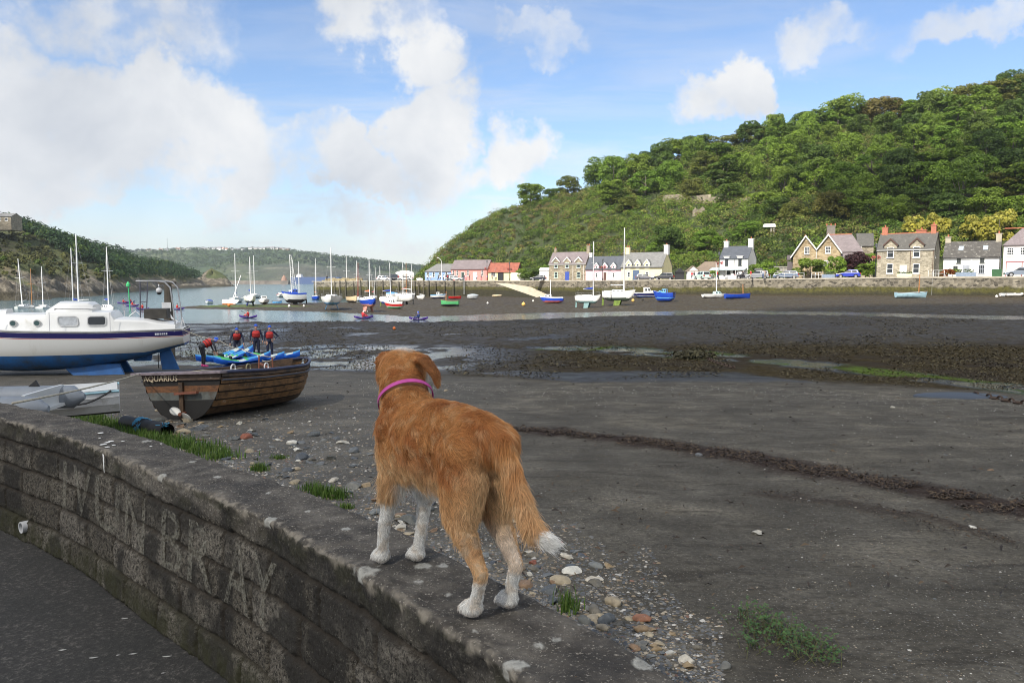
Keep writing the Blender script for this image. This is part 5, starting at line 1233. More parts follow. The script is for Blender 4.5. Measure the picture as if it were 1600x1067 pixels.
# inflatable at the right
def inflatable(label, p, a, L, mat, r=.2, W_=1.5, deck=True, cones=False, group=None):
    R = thing('inflatable_dinghy', label, 'dinghy', p, a, group); o = MB(); w = W_/2-r
    pts = [Vector((-.15 if cones else 0, w, r)), Vector((.0, w, r))]+[Vector((L*.7*k/6, w, r)) for k in range(1, 7)]+[Vector((L*.7+(L*.3-r)*sin(b), w*cos(b), r+.12*sin(b))) for b in np.linspace(.2, pi-.2, 10)]+[Vector((L*.7*k/6, -w, r)) for k in range(6, 0, -1)]+[Vector((0, -w, r)), Vector((-.15 if cones else 0, -w, r))]
    rs = [r]*len(pts); rs[0] = rs[-1] = r*(.25 if cones else .9); o.tube(pts, rs, 16); o.build('tube', mat, R, smooth=50)
    if deck: o = MB(); o.box((.05, -w, .06), (L*.75, w, .1)); o.build('floor', GREYB, R); o = MB(); o.box((.12, -w, .1), (.16, w, r*2.1)); o.build('transom', GREYB, R)
    return R
g = G(1567, 463); inflatable('white inflatable dinghy lying on the mud under the quay at far right', g, radians(12), 3.3, M('white rubber', (.70, .68, .66), .6), .22, 1.6)
# laid-up hull and bits on the pier
boat('white boat laid up ashore on the pier next to the blue building', 647, 437.5, 24, 185, 'covered', GEL, GEL, 1.7, Y=226, cover=GEL, br=.3)
bpy.data.objects[[o.name for o in COL.objects if o.get('category') == 'boat'][-1]].location.z = 1.85
boat('small upturned white tender beside the blue building on the pier', 661, 438, 9, 185, 'covered', GEL, GEL, .4, Y=224, cover=GEL, br=.3)
bpy.data.objects[[o.name for o in COL.objects if o.get('category') == 'boat'][-1]].location.z = 1.85
# buoys on the mud
def buoy(px, py, r, mat, label):
    g, afl = at_shore(px, py); o = MB(); o.ball((0, 0, r*.8), r, 0, 12, 8); o.tube([(0, 0, r*1.7), (0, 0, r*2.1)], r*.18, 6); q = o.build('mooring_buoy', mat, smooth=True); q.location = g; tag(q, label, 'buoy', 'mooring buoys')
ORB = M('orange buoy', (.75, .20, .05), .5); WHB = M('white buoy', (.78, .76, .72), .5); YEB = M('ochre buoy', (.72, .45, .12), .5)
for a in [(818, 478, .35, YEB, 'orange buoy lying on the mud in front of the slipway'), (762, 475, .2, WHB, 'small white buoy left of the orange one in front of the slipway'), (833, 471.5, .2, WHB, 'small white buoy near the foot of the slipway'), (358, 478.5, .28, ORB, 'orange buoy below the heeled orange bottomed yacht'), (452, 480, .25, WHB, 'white buoy on the sandbar below the dark fishing boat'), (475, 479.5, .2, WHB, 'smaller white buoy right of the first on the sandbar'), (989, 471.5, .28, YEB, 'ochre buoy below the navy blue motor boat'), (1004, 470, .2, BLACKB, 'black buoy right of the ochre one'), (616, 515, .16, ORB, 'tiny orange float on the seaweed mud behind the dog'), (1557, 465, .2, WHB, 'small white float below the white inflatable')]: buoy(*a)
# ---------------------------------------------------------------- wooded hill behind the quay
hc = []
for px, Y, z in ((1800, 128, 2.7), (1720, 136, 2.7), (1560, 150, 2.6), (1420, 164, 2.5), (1300, 174, 2.4), (1140, 188, 2.2), (1000, 208, 2.1), (900, 226, 2.0), (830, 246, 2.0), (760, 256, 1.9), (700, 260, 1.9), (655, 264, 1.7)): hc.append(XY(px, Y, z))
for px, py, Y in ((1760, 290, 175), (1550, 312, 195), (1400, 325, 205), (1300, 320, 220), (1200, 316, 240), (1050, 314, 265), (940, 316, 280), (850, 340, 288), (760, 378, 288), (690, 410, 286), (1500, 372, 172), (1300, 372, 195), (1100, 370, 222), (950, 372, 248),
                  (660, 432, 285), (690, 396, 305), (720, 374, 309), (760, 347, 314), (800, 330, 317), (850, 318, 320), (900, 306, 322), (1000, 272, 325), (1060, 257, 320), (1200, 230, 312), (1330, 204, 302), (1430, 196, 292), (1520, 178, 287), (1600, 168, 282), (1760, 135, 272), (1900, 110, 262)): hc.append(P(px, py, Y))
for px, Y, z in ((580, 430, -8), (800, 430, 28), (1100, 430, 52), (1500, 400, 72), (1900, 370, 85), (2200, 300, 90), (2100, 200, 40), (645, 275, -4), (625, 300, -8), (600, 340, -10), (1950, 130, 4)): hc.append(XY(px, Y, z))
hill0 = TPS(hc, 2e-4)
def hillz(x, y):
    x = np.asarray(x, float); y = np.asarray(y, float)
    return hill0(x, y) + (fbm(x*.06, y*.06, s=61, o=4)-.5)*2.4*sstep(2.0, 8.0, hill0(x, y))
rows = np.linspace(120, 430, 150); cols = np.linspace(-.17, 1.15, 240)
HY, HT = np.meshgrid(rows, cols, indexing='ij'); HX = HY*HT; HZ = hillz(HX, HY)
HZ = np.where(HZ < 3.2, np.minimum(HZ, 3.2)-.3, HZ)
def vegmat(name, stops, scale=.25, rough=.9):
    m, t = newmat(name); pos = t.pos()
    c = t.ramp(t.noise(pos, scale, 6, .65), stops); c = t.mix(t.mrange(t.noise(pos, scale*7, 4), .35, .65, 0, .6), c, tuple(x*.5 for x in stops[0][1]))
    t.bsdf(c, rough, t.noise(pos, scale*9, 4), .8, .6); return m
hill = npmesh('hill', np.stack([HX.ravel(), HY.ravel(), HZ.ravel()], 1), gridfaces(*HX.shape), vegmat('hill turf', [(.3, (.030, .042, .014)), (.55, (.060, .080, .022)), (.75, (.115, .10, .05))]), True)
tag(hill, kind='structure')
# ---- foliage
def leafmat(name, cols, trans=.34):
    m, t = newmat(name); oi = t.n('ShaderNodeObjectInfo').outputs['Random']; tone = t.attr('tone').outputs['Fac']
    c = t.ramp(oi, [(i/(len(cols)-1), c) for i, c in enumerate(cols)]) if len(cols) > 1 else None
    if c is None: c = t.ramp(oi, [(0, cols[0]), (1, cols[0])])
    c = t.mix(1.0, c, t.ramp(tone, [(0, (.45, .45, .45)), (.5, (1, 1, 1)), (1, (1.7, 1.6, 1.25))]), 'MULTIPLY')
    d_ = t.n('ShaderNodeBsdfPrincipled', {'Base Color': c, 'Roughness': .55, 'Specular IOR Level': .3}); tr_ = t.n('ShaderNodeBsdfTranslucent', {'Color': t.mix(1.0, c, (1.2, 1.3, .7), 'MULTIPLY')})
    t.out(t.n('ShaderNodeMixShader', {0: trans, 1: d_.outputs[0], 2: tr_.outputs[0]}).outputs[0]); return m
def leaves(centres, radii, n, size, rng, flat=.75, jit=.55):
    """leaf-sized faces spread through lumps; returns V, F, tone"""
    k = len(centres); ci = np.repeat(np.arange(k), n); N = len(ci)
    d_ = rng.normal(size=(N, 3)); d_ /= np.linalg.norm(d_, axis=1)[:, None]; d_[:, 2] = np.where(d_[:, 2] < -.35, -d_[:, 2], d_[:, 2])
    rr = radii[ci]*(.62+.42*rng.random(N)**.6); p = centres[ci]+d_*rr[:, None]*np.array([1, 1, flat])
    nn = d_*.8+rng.normal(size=(N, 3))*jit+np.array([0, 0, .35]); nn /= np.linalg.norm(nn, axis=1)[:, None]
    a = np.cross(nn, rng.normal(size=(N, 3))); a /= np.linalg.norm(a, axis=1)[:, None]; b_ = np.cross(nn, a)
    s = size*(.6+.8*rng.random(N))
    a *= s[:, None]; b_ *= (s*.62)[:, None]
    V = np.stack([p-a*.6, p-b_*.5+a*.1, p+a*.6, p+b_*.5+a*.05], 1).reshape(-1, 3)
    tone = np.clip(.5+(rng.random(k)[ci]-.5)*.55+(rng.random(N)-.5)*.5, 0, 1)
    return V, np.arange(4*N).reshape(N, 4), np.repeat(tone, 4)
BARK = M('grey bark', (.11, .095, .075), .9, .3, 3)
LEAFS = {'green': leafmat('leaves green', [(.105, .17, .026), (.145, .22, .032), (.18, .245, .044)]), 'dark': leafmat('leaves dark', [(.065, .115, .025), (.085, .138, .028), (.10, .148, .028)]), 'olive': leafmat('leaves olive', [(.12, .145, .032), (.145, .155, .038), (.145, .125, .040)]), 'bright': leafmat('leaves bright', [(.13, .22, .030), (.17, .26, .04)]), 'yellow': leafmat('leaves golden', [(.26, .25, .045), (.32, .30, .06)]), 'purple': leafmat('leaves purple', [(.045, .018, .022), (.055, .022, .026)]), 'rust': leafmat('leaves rust', [(.20, .06, .02), (.24, .08, .02)])}
def tree_proto(seed, R_, H, trunk=.35, n=130, size=.52, nl=34, sparse=False):
    rng = np.random.default_rng(seed); rr = random.Random(seed); hb = H*trunk
    cs, rs_ = [], []
    for i in range(nl):
        a = rng.random()*2*pi; v = rng.random()**.75; q = sqrt(rng.random())
        z = hb*.85+(H-hb)*(.0+.85*v); w = R_*(sin(pi*min(1, .18+.80*((z-hb*.85)/(H-hb*.85))))**.7)*(.35+.65*q)*.80
        cs.append((w*cos(a), w*sin(a), z)); rs_.append(R_*(.24+.16*rng.random()))
    cs = np.array(cs); rs_ = np.array(rs_); V, Fc, tone = leaves(cs, rs_, n, size, rng)
    t_ = MB(); b0 = Vector((0, 0, -1.5)); tops = Vector((rr.uniform(-.5, .5), rr.uniform(-.5, .5), H*.72)); r0 = .028*H
    t_.tube([b0, Vector((0, 0, hb*.5)), Vector((0, 0, hb)).lerp(tops, .2), tops], [r0*1.25, r0, r0*.7, r0*.2], 7)
    for i in range(7 if not sparse else 12):
        c = Vector(cs[rr.randrange(nl)]); s_ = Vector((0, 0, hb*.6)).lerp(tops, rr.uniform(.05, .6)); m_ = s_.lerp(c, .5)+Vector((0, 0, -.4)); t_.tube([s_, m_, c], [r0*.45, r0*.3, r0*.1], 5)
    return V, Fc, tone, t_
PROTO = {}
def get_tree(kind, lf):
    key = (kind, lf)
    if key in PROTO: return PROTO[key]
    R_, H, trunk, n, size, nl, seed, sp = {'broad': (5.4, 11.5, .10, 150, .50, 40, 1, False), 'round': (4.8, 10.5, .07, 150, .50, 36, 2, False), 'tall': (4.0, 13, .12, 140, .50, 36, 3, False), 'loose': (4.6, 12, .10, 90, .50, 28, 4, True), 'bush': (3.0, 4.4, .05, 110, .42, 22, 5, False), 'dome': (5.8, 10, .05, 160, .5, 44, 6, False), 'cone': (.7, 2.6, .05, 60, .22, 14, 8, False)}[kind]
    V, Fc, tone, t_ = tree_proto(seed+hash_(lf), R_, H, trunk, n, size, nl, sp)
    root = bpy.data.objects.new('tree', None); COL.objects.link(root)
    tr = t_.build('trunk', BARK, root, smooth=True); cr = npmesh('crown', V, Fc, LEAFS[lf], False, root, attrs={'tone': tone})
    PROTO[key] = [root, R_, H, False]; return PROTO[key]
def hash_(s): return sum(ord(c) for c in s)
TREES = 0
def plant(kind, lf, p, rad, label, group, name='tree', cat='tree', hgt=None, rz=None):
    pr = get_tree(kind, lf)
    if not pr[3]: o = pr[0]; pr[3] = True
    else: o = copytree(pr[0])
    o.name = name; s = rad/pr[1]; o.location = p; hz = (hgt/pr[2]) if hgt else s
    o.scale = (s, s, hz); o.rotation_euler = (0, 0, rz if rz is not None else (p[0]*7.13+p[1]*3.7) % 6.28)
    for k in ('label', 'category', 'group'): 
        if k in o: del o[k]
    return tag(o, label, cat, group)
MARKS = [(690, 'the blue building'), (733, 'the coral pink building'), (790, 'the rusty roofed store'), (845, 'the white shed'), (888, 'the three gabled house'), (943, 'the pink cottage'), (1002, 'the cream cottage'), (1060, 'the black shed'), (1098, 'the white garage'), (1146, 'the white cottage'), (1198, 'the white roofed hut'), (1275, 'the twin gabled house'), (1345, 'the slate roofed house'), (1413, 'the square stone house'), (1515, 'the long white cottage'), (1595, 'the pale pinkish house'), (1700, 'the right edge')]
def mark(px): return min(MARKS, key=lambda m_: abs(m_[0]-px))[1]
used = {}
LOOK = {'green': 'mid green', 'dark': 'dark green', 'olive': 'olive brown', 'bright': 'bright green'}
SHAPE = {'broad': 'broad', 'round': 'rounded', 'tall': 'tall', 'loose': 'thinly leaved', 'dome': 'domed', 'bush': 'bushy'}
ORD = ['', 'second ', 'third ', 'fourth ', 'fifth ', 'sixth ']
def treelabel(kind, lf, row, px):
    row = {'in the middle of the wood': 'mid wood', 'just below the skyline': 'below the skyline', 'along the foot of the wood': 'at the foot of the wood'}.get(row, row); base = f"{SHAPE[kind]} {LOOK[lf]} tree {row} above {mark(px)}"; k = used.get(base, 0); used[base] = k+1
    return base if k == 0 else f"{ORD[min(k,5)]}{base}".strip() + (' from the left' if len(base.split()) < 13 else '')
def on_hill(px, py):
    """hillside point seen at a photo pixel"""
    d_ = ray(px, py); Ys = np.linspace(130, 420, 600); Xs = d_[0]/d_[1]*Ys; Zs = CAM_Z+d_[2]/d_[1]*Ys; h_ = hillz(Xs, Ys)
    k = np.argmax(h_ > Zs); return Vector((Xs[k], Ys[k], float(h_[k])))
TG = 'trees of the hillside wood'
rr = random.Random(21); spots = []
for px, top, rp, kind, lf in [(828, 284, 26, 'round', 'green'), (886, 271, 19, 'round', 'olive'), (862, 296, 16, 'round', 'dark'), (945, 240, 38, 'dome', 'green'), (985, 247, 22, 'tall', 'olive'), (1012, 234, 26, 'round', 'dark'), (1047, 216, 34, 'broad', 'green'), (1086, 208, 30, 'dome', 'dark'), (1128, 203, 28, 'loose', 'olive'), (1168, 194, 30, 'broad', 'olive'), (1210, 184, 34, 'dome', 'green'), (1258, 170, 32, 'round', 'dark'), (1312, 148, 40, 'dome', 'green'), (1366, 150, 36, 'dome', 'olive'), (1418, 154, 30, 'round', 'green'), (1458, 136, 34, 'dome', 'green'), (1502, 130, 36, 'dome', 'olive'), (1548, 121, 38, 'broad', 'olive'), (1592, 113, 40, 'dome', 'olive'), (1640, 108, 40, 'broad', 'green')]:
    Y = float(np.interp(px, [800, 1000, 1330, 1640], [318, 322, 300, 276])); x = (px-800)/F*Y; zg = float(hillz(x, Y)); zt = P(px, top, Y).z; r_ = rp/F*Y
    spots.append((px, 0)); plant(kind, lf, (x, Y, zg-.3), r_, treelabel(kind, lf, 'on the skyline', px), TG, hgt=max(5, zt-zg))
for row, dy, nm in ((0, 15, 'on the crest'), (1, 34, 'just below the skyline'), (2, 66, 'in the upper wood'), (3, 98, 'in the middle of the wood'), (4, 130, 'in the lower wood'), (5, 160, 'along the foot of the wood')):
    px = 905+rr.uniform(0, 30)
    while px < 1690:
        sky_y = float(np.interp(px, [800, 900, 1000, 1060, 1200, 1330, 1430, 1600, 1700], [300, 285, 250, 232, 200, 170, 165, 135, 125])); py = sky_y+dy+rr.uniform(-8, 8)
        lim = float(np.interp(px, [880, 1000, 1200, 1400, 1700], [296, 300, 306, 312, 310]))
        if py < lim:
            g = on_hill(px, py+22); kind = rr.choice(['broad', 'round', 'tall', 'dome', 'dome', 'loose']); lf = rr.choices(['green', 'dark', 'olive', 'bright'], [6, 3.0, 1.3, 1.2])[0]
            plant(kind, lf, g-Vector((0, 0, .5)), rr.uniform(4.2, 6.4), treelabel(kind, lf, nm, px), TG, hgt=rr.uniform(8.0, 11.5)*(1.25 if row == 0 else 1))
        px += rr.uniform(34, 56)
# scattered trees below the wood and behind the houses
for px, py, r_, h_, kind, lf, lb in [(1040, 398, 5.0, 8.5, 'dome', 'dark', 'very dark rounded tree standing behind the cream cottage chimney'), (1105, 392, 4.0, 6, 'round', 'bright', 'light green bushy tree behind the white garage'), (1028, 402, 3.2, 5, 'round', 'bright', 'bright green small tree right behind the roof of the cream cottage'), (1215, 345, 4.5, 7, 'round', 'dark', 'dark round tree right of the white roofed hut'), (1165, 372, 4.0, 5, 'round', 'bright', 'bright green domed tree above the white cottage'), (1190, 335, 4.6, 7, 'round', 'green', 'leafy tree just above the white roofed hut'), (1240, 350, 4, 6, 'dome', 'olive', 'olive tree up the slope left of the twin gabled house'), (1300, 345, 5, 8, 'dome', 'olive', 'wide olive tree right above the brick chimney stack'), (1340, 340, 5, 8, 'broad', 'green', 'green tree right of the brick chimney stack'), (1395, 345, 5, 7, 'dome', 'green', 'green tree right above the left red chimney'), (1440, 335, 5, 7, 'round', 'dark', 'dark tree above the square stone house roof'), (1480, 345, 4.5, 7, 'round', 'dark', 'dark tree above the gap right of the square stone house'), (1540, 338, 4.5, 7, 'broad', 'green', 'spreading green tree above the long white cottage'), (1585, 345, 4, 6, 'round', 'green', 'green tree above the pale pinkish house'), (1140, 318, 4.5, 7, 'round', 'dark', 'dark tree beside the hillside wall'), (980, 330, 4, 5, 'dome', 'olive', 'olive bush-like tree on the open slope above the cream cottage'), (1240, 300, 5, 9, 'dome', 'dark', 'dark tree at the lower edge of the wood above the twin gabled house')]:
    plant(kind, lf, on_hill(px, py)-Vector((0, 0, .4)), r_, lb, 'trees behind the houses', hgt=h_)
def front(px, Y, r_, h_, kind, lf, lb, name='garden_bush', cat='bush'):
    z = min(qz(px)+.05, 3); plant(kind, lf, Vector(XY(px, Y, z)), r_, lb, 'bushes along the quay', name, cat, hgt=h_)
front(1266, 146, 3.1, 3.7, 'bush', 'green', 'large rounded green bush in front of the twin gabled house'); front(1305, 145, 2.0, 4.1, 'bush', 'bright', 'upright light green bush beside the twin gabled house window'); front(1334, 147, 2.8, 4.6, 'bush', 'purple', 'dark purple leaved bush by the porch of the twin gabled house'); front(1352, 145, 2.6, 2.6, 'bush', 'green', 'grassy green bush at the corner of the square stone house'); front(1238, 147.5, .55, 2.3, 'cone', 'dark', 'small dark conical shrub by the side porch'); front(1184, 160, 2.2, 3.0, 'bush', 'green', 'green bush against the gable of the white cottage'); front(1200, 157, 2.3, 3.4, 'bush', 'bright', 'light green bush right of the white cottage gable'); front(1480, 127, 1.2, 1.3, 'bush', 'rust', 'rust red low bush left of the grey planter'); front(1488, 128, 1.3, 1.3, 'bush', 'green', 'green low bush next to the rust red one'); front(829, 226, 3.2, 3.6, 'bush', 'dark', 'clipped dark green hedge between the store and the white shed', 'hedge', 'hedge'); front(820, 227, 3.0, 3.5, 'bush', 'green', 'left half of the green hedge beside the store', 'hedge', 'hedge'); front(1224, 153, 2.0, 1.4, 'bush', 'bright', 'low bright lawn shrub before the glazed porch'); front(1358, 152, 2.0, 4.8, 'bush', 'bright', 'bright green shrub between the slate roofed house and the lamp post'); front(1114, 162, 1.6, 1.8, 'bush', 'green', 'low garden bush beside the white garage')
for px, py, r_, h_, lb in [(1430, 378, 4.6, 6.0, 'golden yellow shrub behind the left chimney of the square stone house'), (1462, 374, 3.8, 6.0, 'golden yellow shrub behind the right chimney of the square stone house'), (1522, 380, 4.2, 6.0, 'golden yellow shrub behind the long white cottage, left one of two'), (1560, 376, 5.0, 6.5, 'wide golden yellow shrub behind the right chimney of the long white cottage')]:
    plant('bush', 'yellow', on_hill(px, py)-Vector((0, 0, .3)), r_*.78, lb, 'golden shrubs on the slope', 'golden_shrub', 'shrub', hgt=h_)
# ---- scrub covering the open slopes: nobody could count it
def scrub(name, pts, rads, cols, n, size, seed, mat, parent=None, flat=.8):
    rng = np.random.default_rng(seed); V, Fc, tone = leaves(np.asarray(pts), np.asarray(rads), n, size, rng, flat, .6)
    cc = np.repeat(np.asarray(cols), n*4, axis=0)*(0.55+.9*tone[:, None])
    o = npmesh(name, V, Fc, mat, False, parent, colors={'leaf': cc}); tag(o, kind='stuff'); return o
m, t = newmat('scrub leaves'); c = t.attr('leaf').outputs['Color']
d_ = t.n('ShaderNodeBsdfPrincipled', {'Base Color': c, 'Roughness': .6, 'Specular IOR Level': .25}); tr_ = t.n('ShaderNodeBsdfTranslucent', {'Color': c}); t.out(t.n('ShaderNodeMixShader', {0: .32, 1: d_.outputs[0], 2: tr_.outputs[0]}).outputs[0]); SCRUBM = m
rng = np.random.default_rng(5); N = 10500
Yc = rng.uniform(165, 330, N); pxc = rng.uniform(640, 1720, N); Xc = (pxc-800)/F*Yc; Zc = hillz(Xc, Yc)
base_y = np.interp(pxc, [655, 700, 760, 830, 900, 1000, 1140, 1300, 1420, 1560, 1720], [266, 264, 260, 250, 232, 214, 195, 180, 170, 155, 140])
_, pyc = topix(Xc, Yc, Zc); keep = (Yc > base_y-2) & (Zc > .5); Xc, Yc, Zc, pxc, pyc = [q[keep] for q in (Xc, Yc, Zc, pxc, pyc)]
woodz = pyc < np.interp(pxc, [880, 1000, 1200, 1400, 1700], [290, 300, 308, 314, 312]); woodz &= pxc > 880; nz1 = fbm(Xc*.05, Yc*.05, s=71, o=3); nz2 = fbm(Xc*.16, Yc*.16, s=73, o=3)
rad = np.clip(.9+2.6*(nz2-.25)*(.5+rng.random(len(Xc))), .7, 2.9)*np.where(rng.random(len(Xc)) < .10, 1.5, 1)*np.where(pxc < 860, .9, 1)*np.where(woodz, 1.45, 1)
pal = np.array([(.10, .17, .024), (.145, .215, .030), (.185, .225, .048), (.065, .105, .022), (.165, .140, .055), (.24, .25, .065)])
w = np.stack([.6+0*nz1, .3+1.6*(nz1 > .5), .3+.8*(nz2 > .55), .25+1.1*(nz1 < .42), .22+1.0*((nz2 < .42) & (pxc < 1000))+.6*(fbm(Xc*.03, Yc*.03, s=75) > .57), .16+0*nz1], 1); w /= w.sum(1)[:, None]
idx = (w.cumsum(1) > rng.random(len(Xc))[:, None]).argmax(1); colr = pal[idx]*(.8+.4*rng.random((len(Xc), 1)))
scrub('hillside_scrub', np.stack([Xc, Yc, Zc+rad*.35], 1), rad, colr, 70, .42, 6, SCRUBM)
# ---- things on the hillside
o = MB(); pts = [on_hill(px, py) for px, py in ((1035, 315), (1070, 316), (1110, 317), (1150, 318), (1195, 319))]
for a, b_ in zip(pts[:-1], pts[1:]): o.prism([(a.x, a.y-.8), (b_.x-.004, b_.y-.8), (b_.x-.004, b_.y-.3), (a.x, a.y-.3)], 'z', min(a.z, b_.z)-1, min(a.z, b_.z)+2.4)
q = o.build('hillside_wall', STONEA); uvwall(q); tag(q, 'long grey stone retaining wall half way up the hill above the white cottage', 'wall')
o = MB(); pts = [on_hill(px, py) for px, py in ((1545, 317), (1575, 317), (1620, 316))]
for a, b_ in zip(pts[:-1], pts[1:]): o.prism([(a.x, a.y-.8), (b_.x-.004, b_.y-.8), (b_.x-.004, b_.y-.3), (a.x, a.y-.3)], 'z', min(a.z, b_.z)-1, min(a.z, b_.z)+2.2)
q = o.build('hillside_wall', STONEA); uvwall(q); tag(q, 'short grey stone retaining wall on the hill at the right edge', 'wall')
p = on_hill(1198, 368); R_ = thing('white_hut', 'white flat roofed shelter standing on the slope above the white cottage', 'hut', p-Vector((0, 1.5, .0)), -.2); k = p.y/F; o = MB(); o.box((-8.5*k, -1.2, 12*k), (9.5*k, 1.2, 16.5*k), taper=.12); o.build('roof', M('bright white sheet', (.86, .86, .85), .5, .04), R_)
for x in (3, 7): o = MB(); o.box(((x-.9)*k, -.8, -1), ((x+.9)*k, -.5, 11.9*k)); o.build('post', M('grey timber', (.36, .33, .28)), R_)
p = on_hill(1090, 336); R_ = thing('ruined_wall', 'broken pale stone ruin half hidden in the scrub on the slope', 'ruin', p-Vector((0, 1.2, 0)), -.2); o = MB(); k = p.y/F
o.prism([(-9*k, -1), (9*k, -1), (9*k, 9*k), (6*k, 12*k), (1*k, 8*k), (-3*k, 8*k), (-5*k, 11*k), (-9*k, 6*k)], 'y', 0, .8); q = o.build('wall', STONEA, R_); uvwall(q)
# ---------------------------------------------------------------- headland on the left
lc = []
for px, py, Y in ((-900, 480, 170), (-400, 475, 185), (0, 470, 200), (80, 467, 215), (130, 463, 255), (200, 456.5, 355), (260, 450.5, 520), (316, 446, 690), (-900, 440, 215), (-400, 430, 225), (0, 428, 240), (60, 428, 252), (120, 438, 300), (190, 434, 420), (250, 433, 560), (300, 436, 690), (-900, 350, 330), (-400, 350, 330), (-200, 356, 330), (0, 374, 335), (60, 377, 350), (110, 386, 375), (160, 406, 430), (200, 412, 490), (250, 422, 585), (290, 436, 690), (314, 444, 725)): lc.append(P(px, py, Y))
for px, Y, z in ((0, 520, 16), (100, 560, 14), (250, 800, 4), (330, 800, -8), (345, 690, -9), (290, 480, -9), (220, 330, -9), (140, 235, -9), (80, 195, -9), (0, 178, -9), (-400, 165, -9), (-400, 520, 25), (-900, 520, 30), (-900, 150, -9)): lc.append(XY(px, Y, z))
head0 = TPS(lc, 2e-4)
def headz(x, y):
    z = head0(x, y); r = fbm(x*.05, y*.05, s=81, o=5); ridg = 1-np.abs(2*fbm(x*.12, y*.05, s=83, o=5)-1)
    z = z + (r-.5)*5*sstep(0, 10, z) + sstep(13, 3, z)*sstep(-5, 0, z)*(ridg-.72)*10
    return z
rows = np.geomspace(150, 820, 260); cols = np.linspace(-1.35, -.37, 300)
LY, LT = np.meshgrid(rows, cols, indexing='ij'); LX = LY*LT; LZ = headz(LX, LY)
rock = sstep(4.2, 1.4, LZ + (fbm(LX*.06, LY*.06, s=85, o=3)-.5)*12) 
rk2 = sstep(.60, .68, fbm(LX*.05, LY*.05, LZ*.05, s=87, o=5))*sstep(30, 12, LZ)*.9; rock = np.clip(np.maximum(rock, rk2), 0, 1)
m, t = newmat('headland turf and rock'); pos = t.pos()
tf = t.ramp(t.noise(pos, .06, 6, .6), [(.35, (.045, .062, .018)), (.55, (.085, .095, .028)), (.72, (.14, .115, .055))])
rk = t.ramp(t.noise(pos, .28, 7, .7), [(.3, (.03, .026, .021)), (.5, (.115, .098, .072)), (.7, (.33, .29, .225))]); z_ = t.n('ShaderNodeSeparateXYZ', {0: pos}).outputs[2]
rk = t.mix(t.mrange(t.math('ADD', z_, t.math('MULTIPLY', t.noise(pos, .2, 3), 1.5)), -1.2, -.2, .9, 0), rk, (.045, .038, .02))
t.bsdf(t.mix(t.attr('rock').outputs['Fac'], tf, rk), .9, t.noise(pos, .8, 6, .7), .9, 1.2)
hd = npmesh('headland', np.stack([LX.ravel(), LY.ravel(), LZ.ravel()], 1), gridfaces(*LX.shape), m, True, attrs={'rock': rock}); tag(hd, kind='structure')
N = 13000; Yc = rng.uniform(190, 700, N); pxc = rng.uniform(-120, 315, N); Xc = (pxc-800)/F*Yc; Zc = headz(Xc, Yc)
dens = fbm(Xc*.025, Yc*.018, s=91, o=3); rkm = sstep(4.2, 1.4, Zc + (fbm(Xc*.06, Yc*.06, s=85, o=3)-.5)*12); keep = (Zc > 1.8) & (rkm < .35) & (fbm(Xc*.05, Yc*.05, Zc*.05, s=87, o=5) < .63) & (rng.random(N) < .35+1.5*(dens > .45)); Xc, Yc, Zc, dens = Xc[keep], Yc[keep], Zc[keep], dens[keep]
big = (dens > .43); rad = np.where(big, rng.uniform(2.2, 5.0, len(Xc)), rng.uniform(.8, 1.8, len(Xc)))*np.clip(Yc/380, .55, 1.3)
pal2 = np.where(big[:, None], np.array([(.030, .062, .022)]), np.array([(.095, .10, .032)]))*(.65+.8*rng.random((len(Xc), 1)))
pal2 = np.where((rng.random(len(Xc)) < .10)[:, None], np.array([(.085, .13, .025)]), pal2)
scrub('headland_woods', np.stack([Xc, Yc, Zc+rad*.5], 1), rad, pal2, 46, 1.0, 8, SCRUBM)
# rocky islet off the point
o = MB(); c0 = P(332, 446.5, 730); q = MB(); V = []; n1 = 40; rings = []
for i in range(14):
    u = i/13; rings.append([(c0.x+(17*(1-u)**.7+1)*cos(a)*(1+.25*vnoise(cos(a)*3+5, sin(a)*3, u*4, 4)), c0.y+14*(1-u)**.7*sin(a), -4.5+15*u**.85*(.75+.5*float(vnoise(cos(a)*2+9, sin(a)*2+3, u*2, 8)))) for a in np.linspace(0, 2*pi, n1, endpoint=False)])
q.loft(rings, closed=True, capb=True); q = q.build('rocky_islet', m, smooth=True); at = q.data.attributes.new('rock', 'FLOAT', 'POINT'); at.data.foreach_set('value', [1.0 if v.co.z < 4 or v.co.x < c0.x-3 else .0 for v in q.data.vertices]); tag(q, kind='structure')
# house on the headland top
h = House('headland_house', 'grey stone house on top of the headland at the left edge', -22, 335, -2, 18, 338.5, 8, 1.6, STONEA, GREYS, zg=float(P(0, 351, 335).z)-1)
for u in (.30, .55, .82): h.win(u, 1.2, h.e-1.8, 1.3)
# ---------------------------------------------------------------- far shore
fy = 1900; ridge = [(-200, 402), (100, 400), (180, 396), (250, 391), (330, 389), (440, 391), (500, 398), (580, 406), (660, 415), (760, 424), (900, 436), (1000, 441)]
U, Vv = np.meshgrid(np.linspace(0, 1, 60), np.linspace(-250, 1000, 360), indexing='ij')
ry = np.interp(Vv, [a for a, b_ in ridge], [b_ for a, b_ in ridge]); hz = (439-ry)/F*(fy+450)+1.75
FY = fy+U*600; FX = (Vv-800)/F*FY; prof_ = np.clip(1.0*np.where(U < .15, U/.15*.42, np.where(U < .75, .42+(U-.15)/.6*.58, 1-(U-.75)*.6)), 0, 1)
FZ = -6+(hz+6)*prof_ + (fbm(FX*.006, FY*.006, s=95, o=5)-.5)*22*sstep(0, .2, U)*sstep(1, .5, U)
cliff = .85*sstep(.30, .08, U+(fbm(FX*.01, FY*.004, s=96, o=3)-.5)*.25)*sstep(300, 480, Vv+80*(fbm(FX*.01, FY*.01, s=98)-.5))
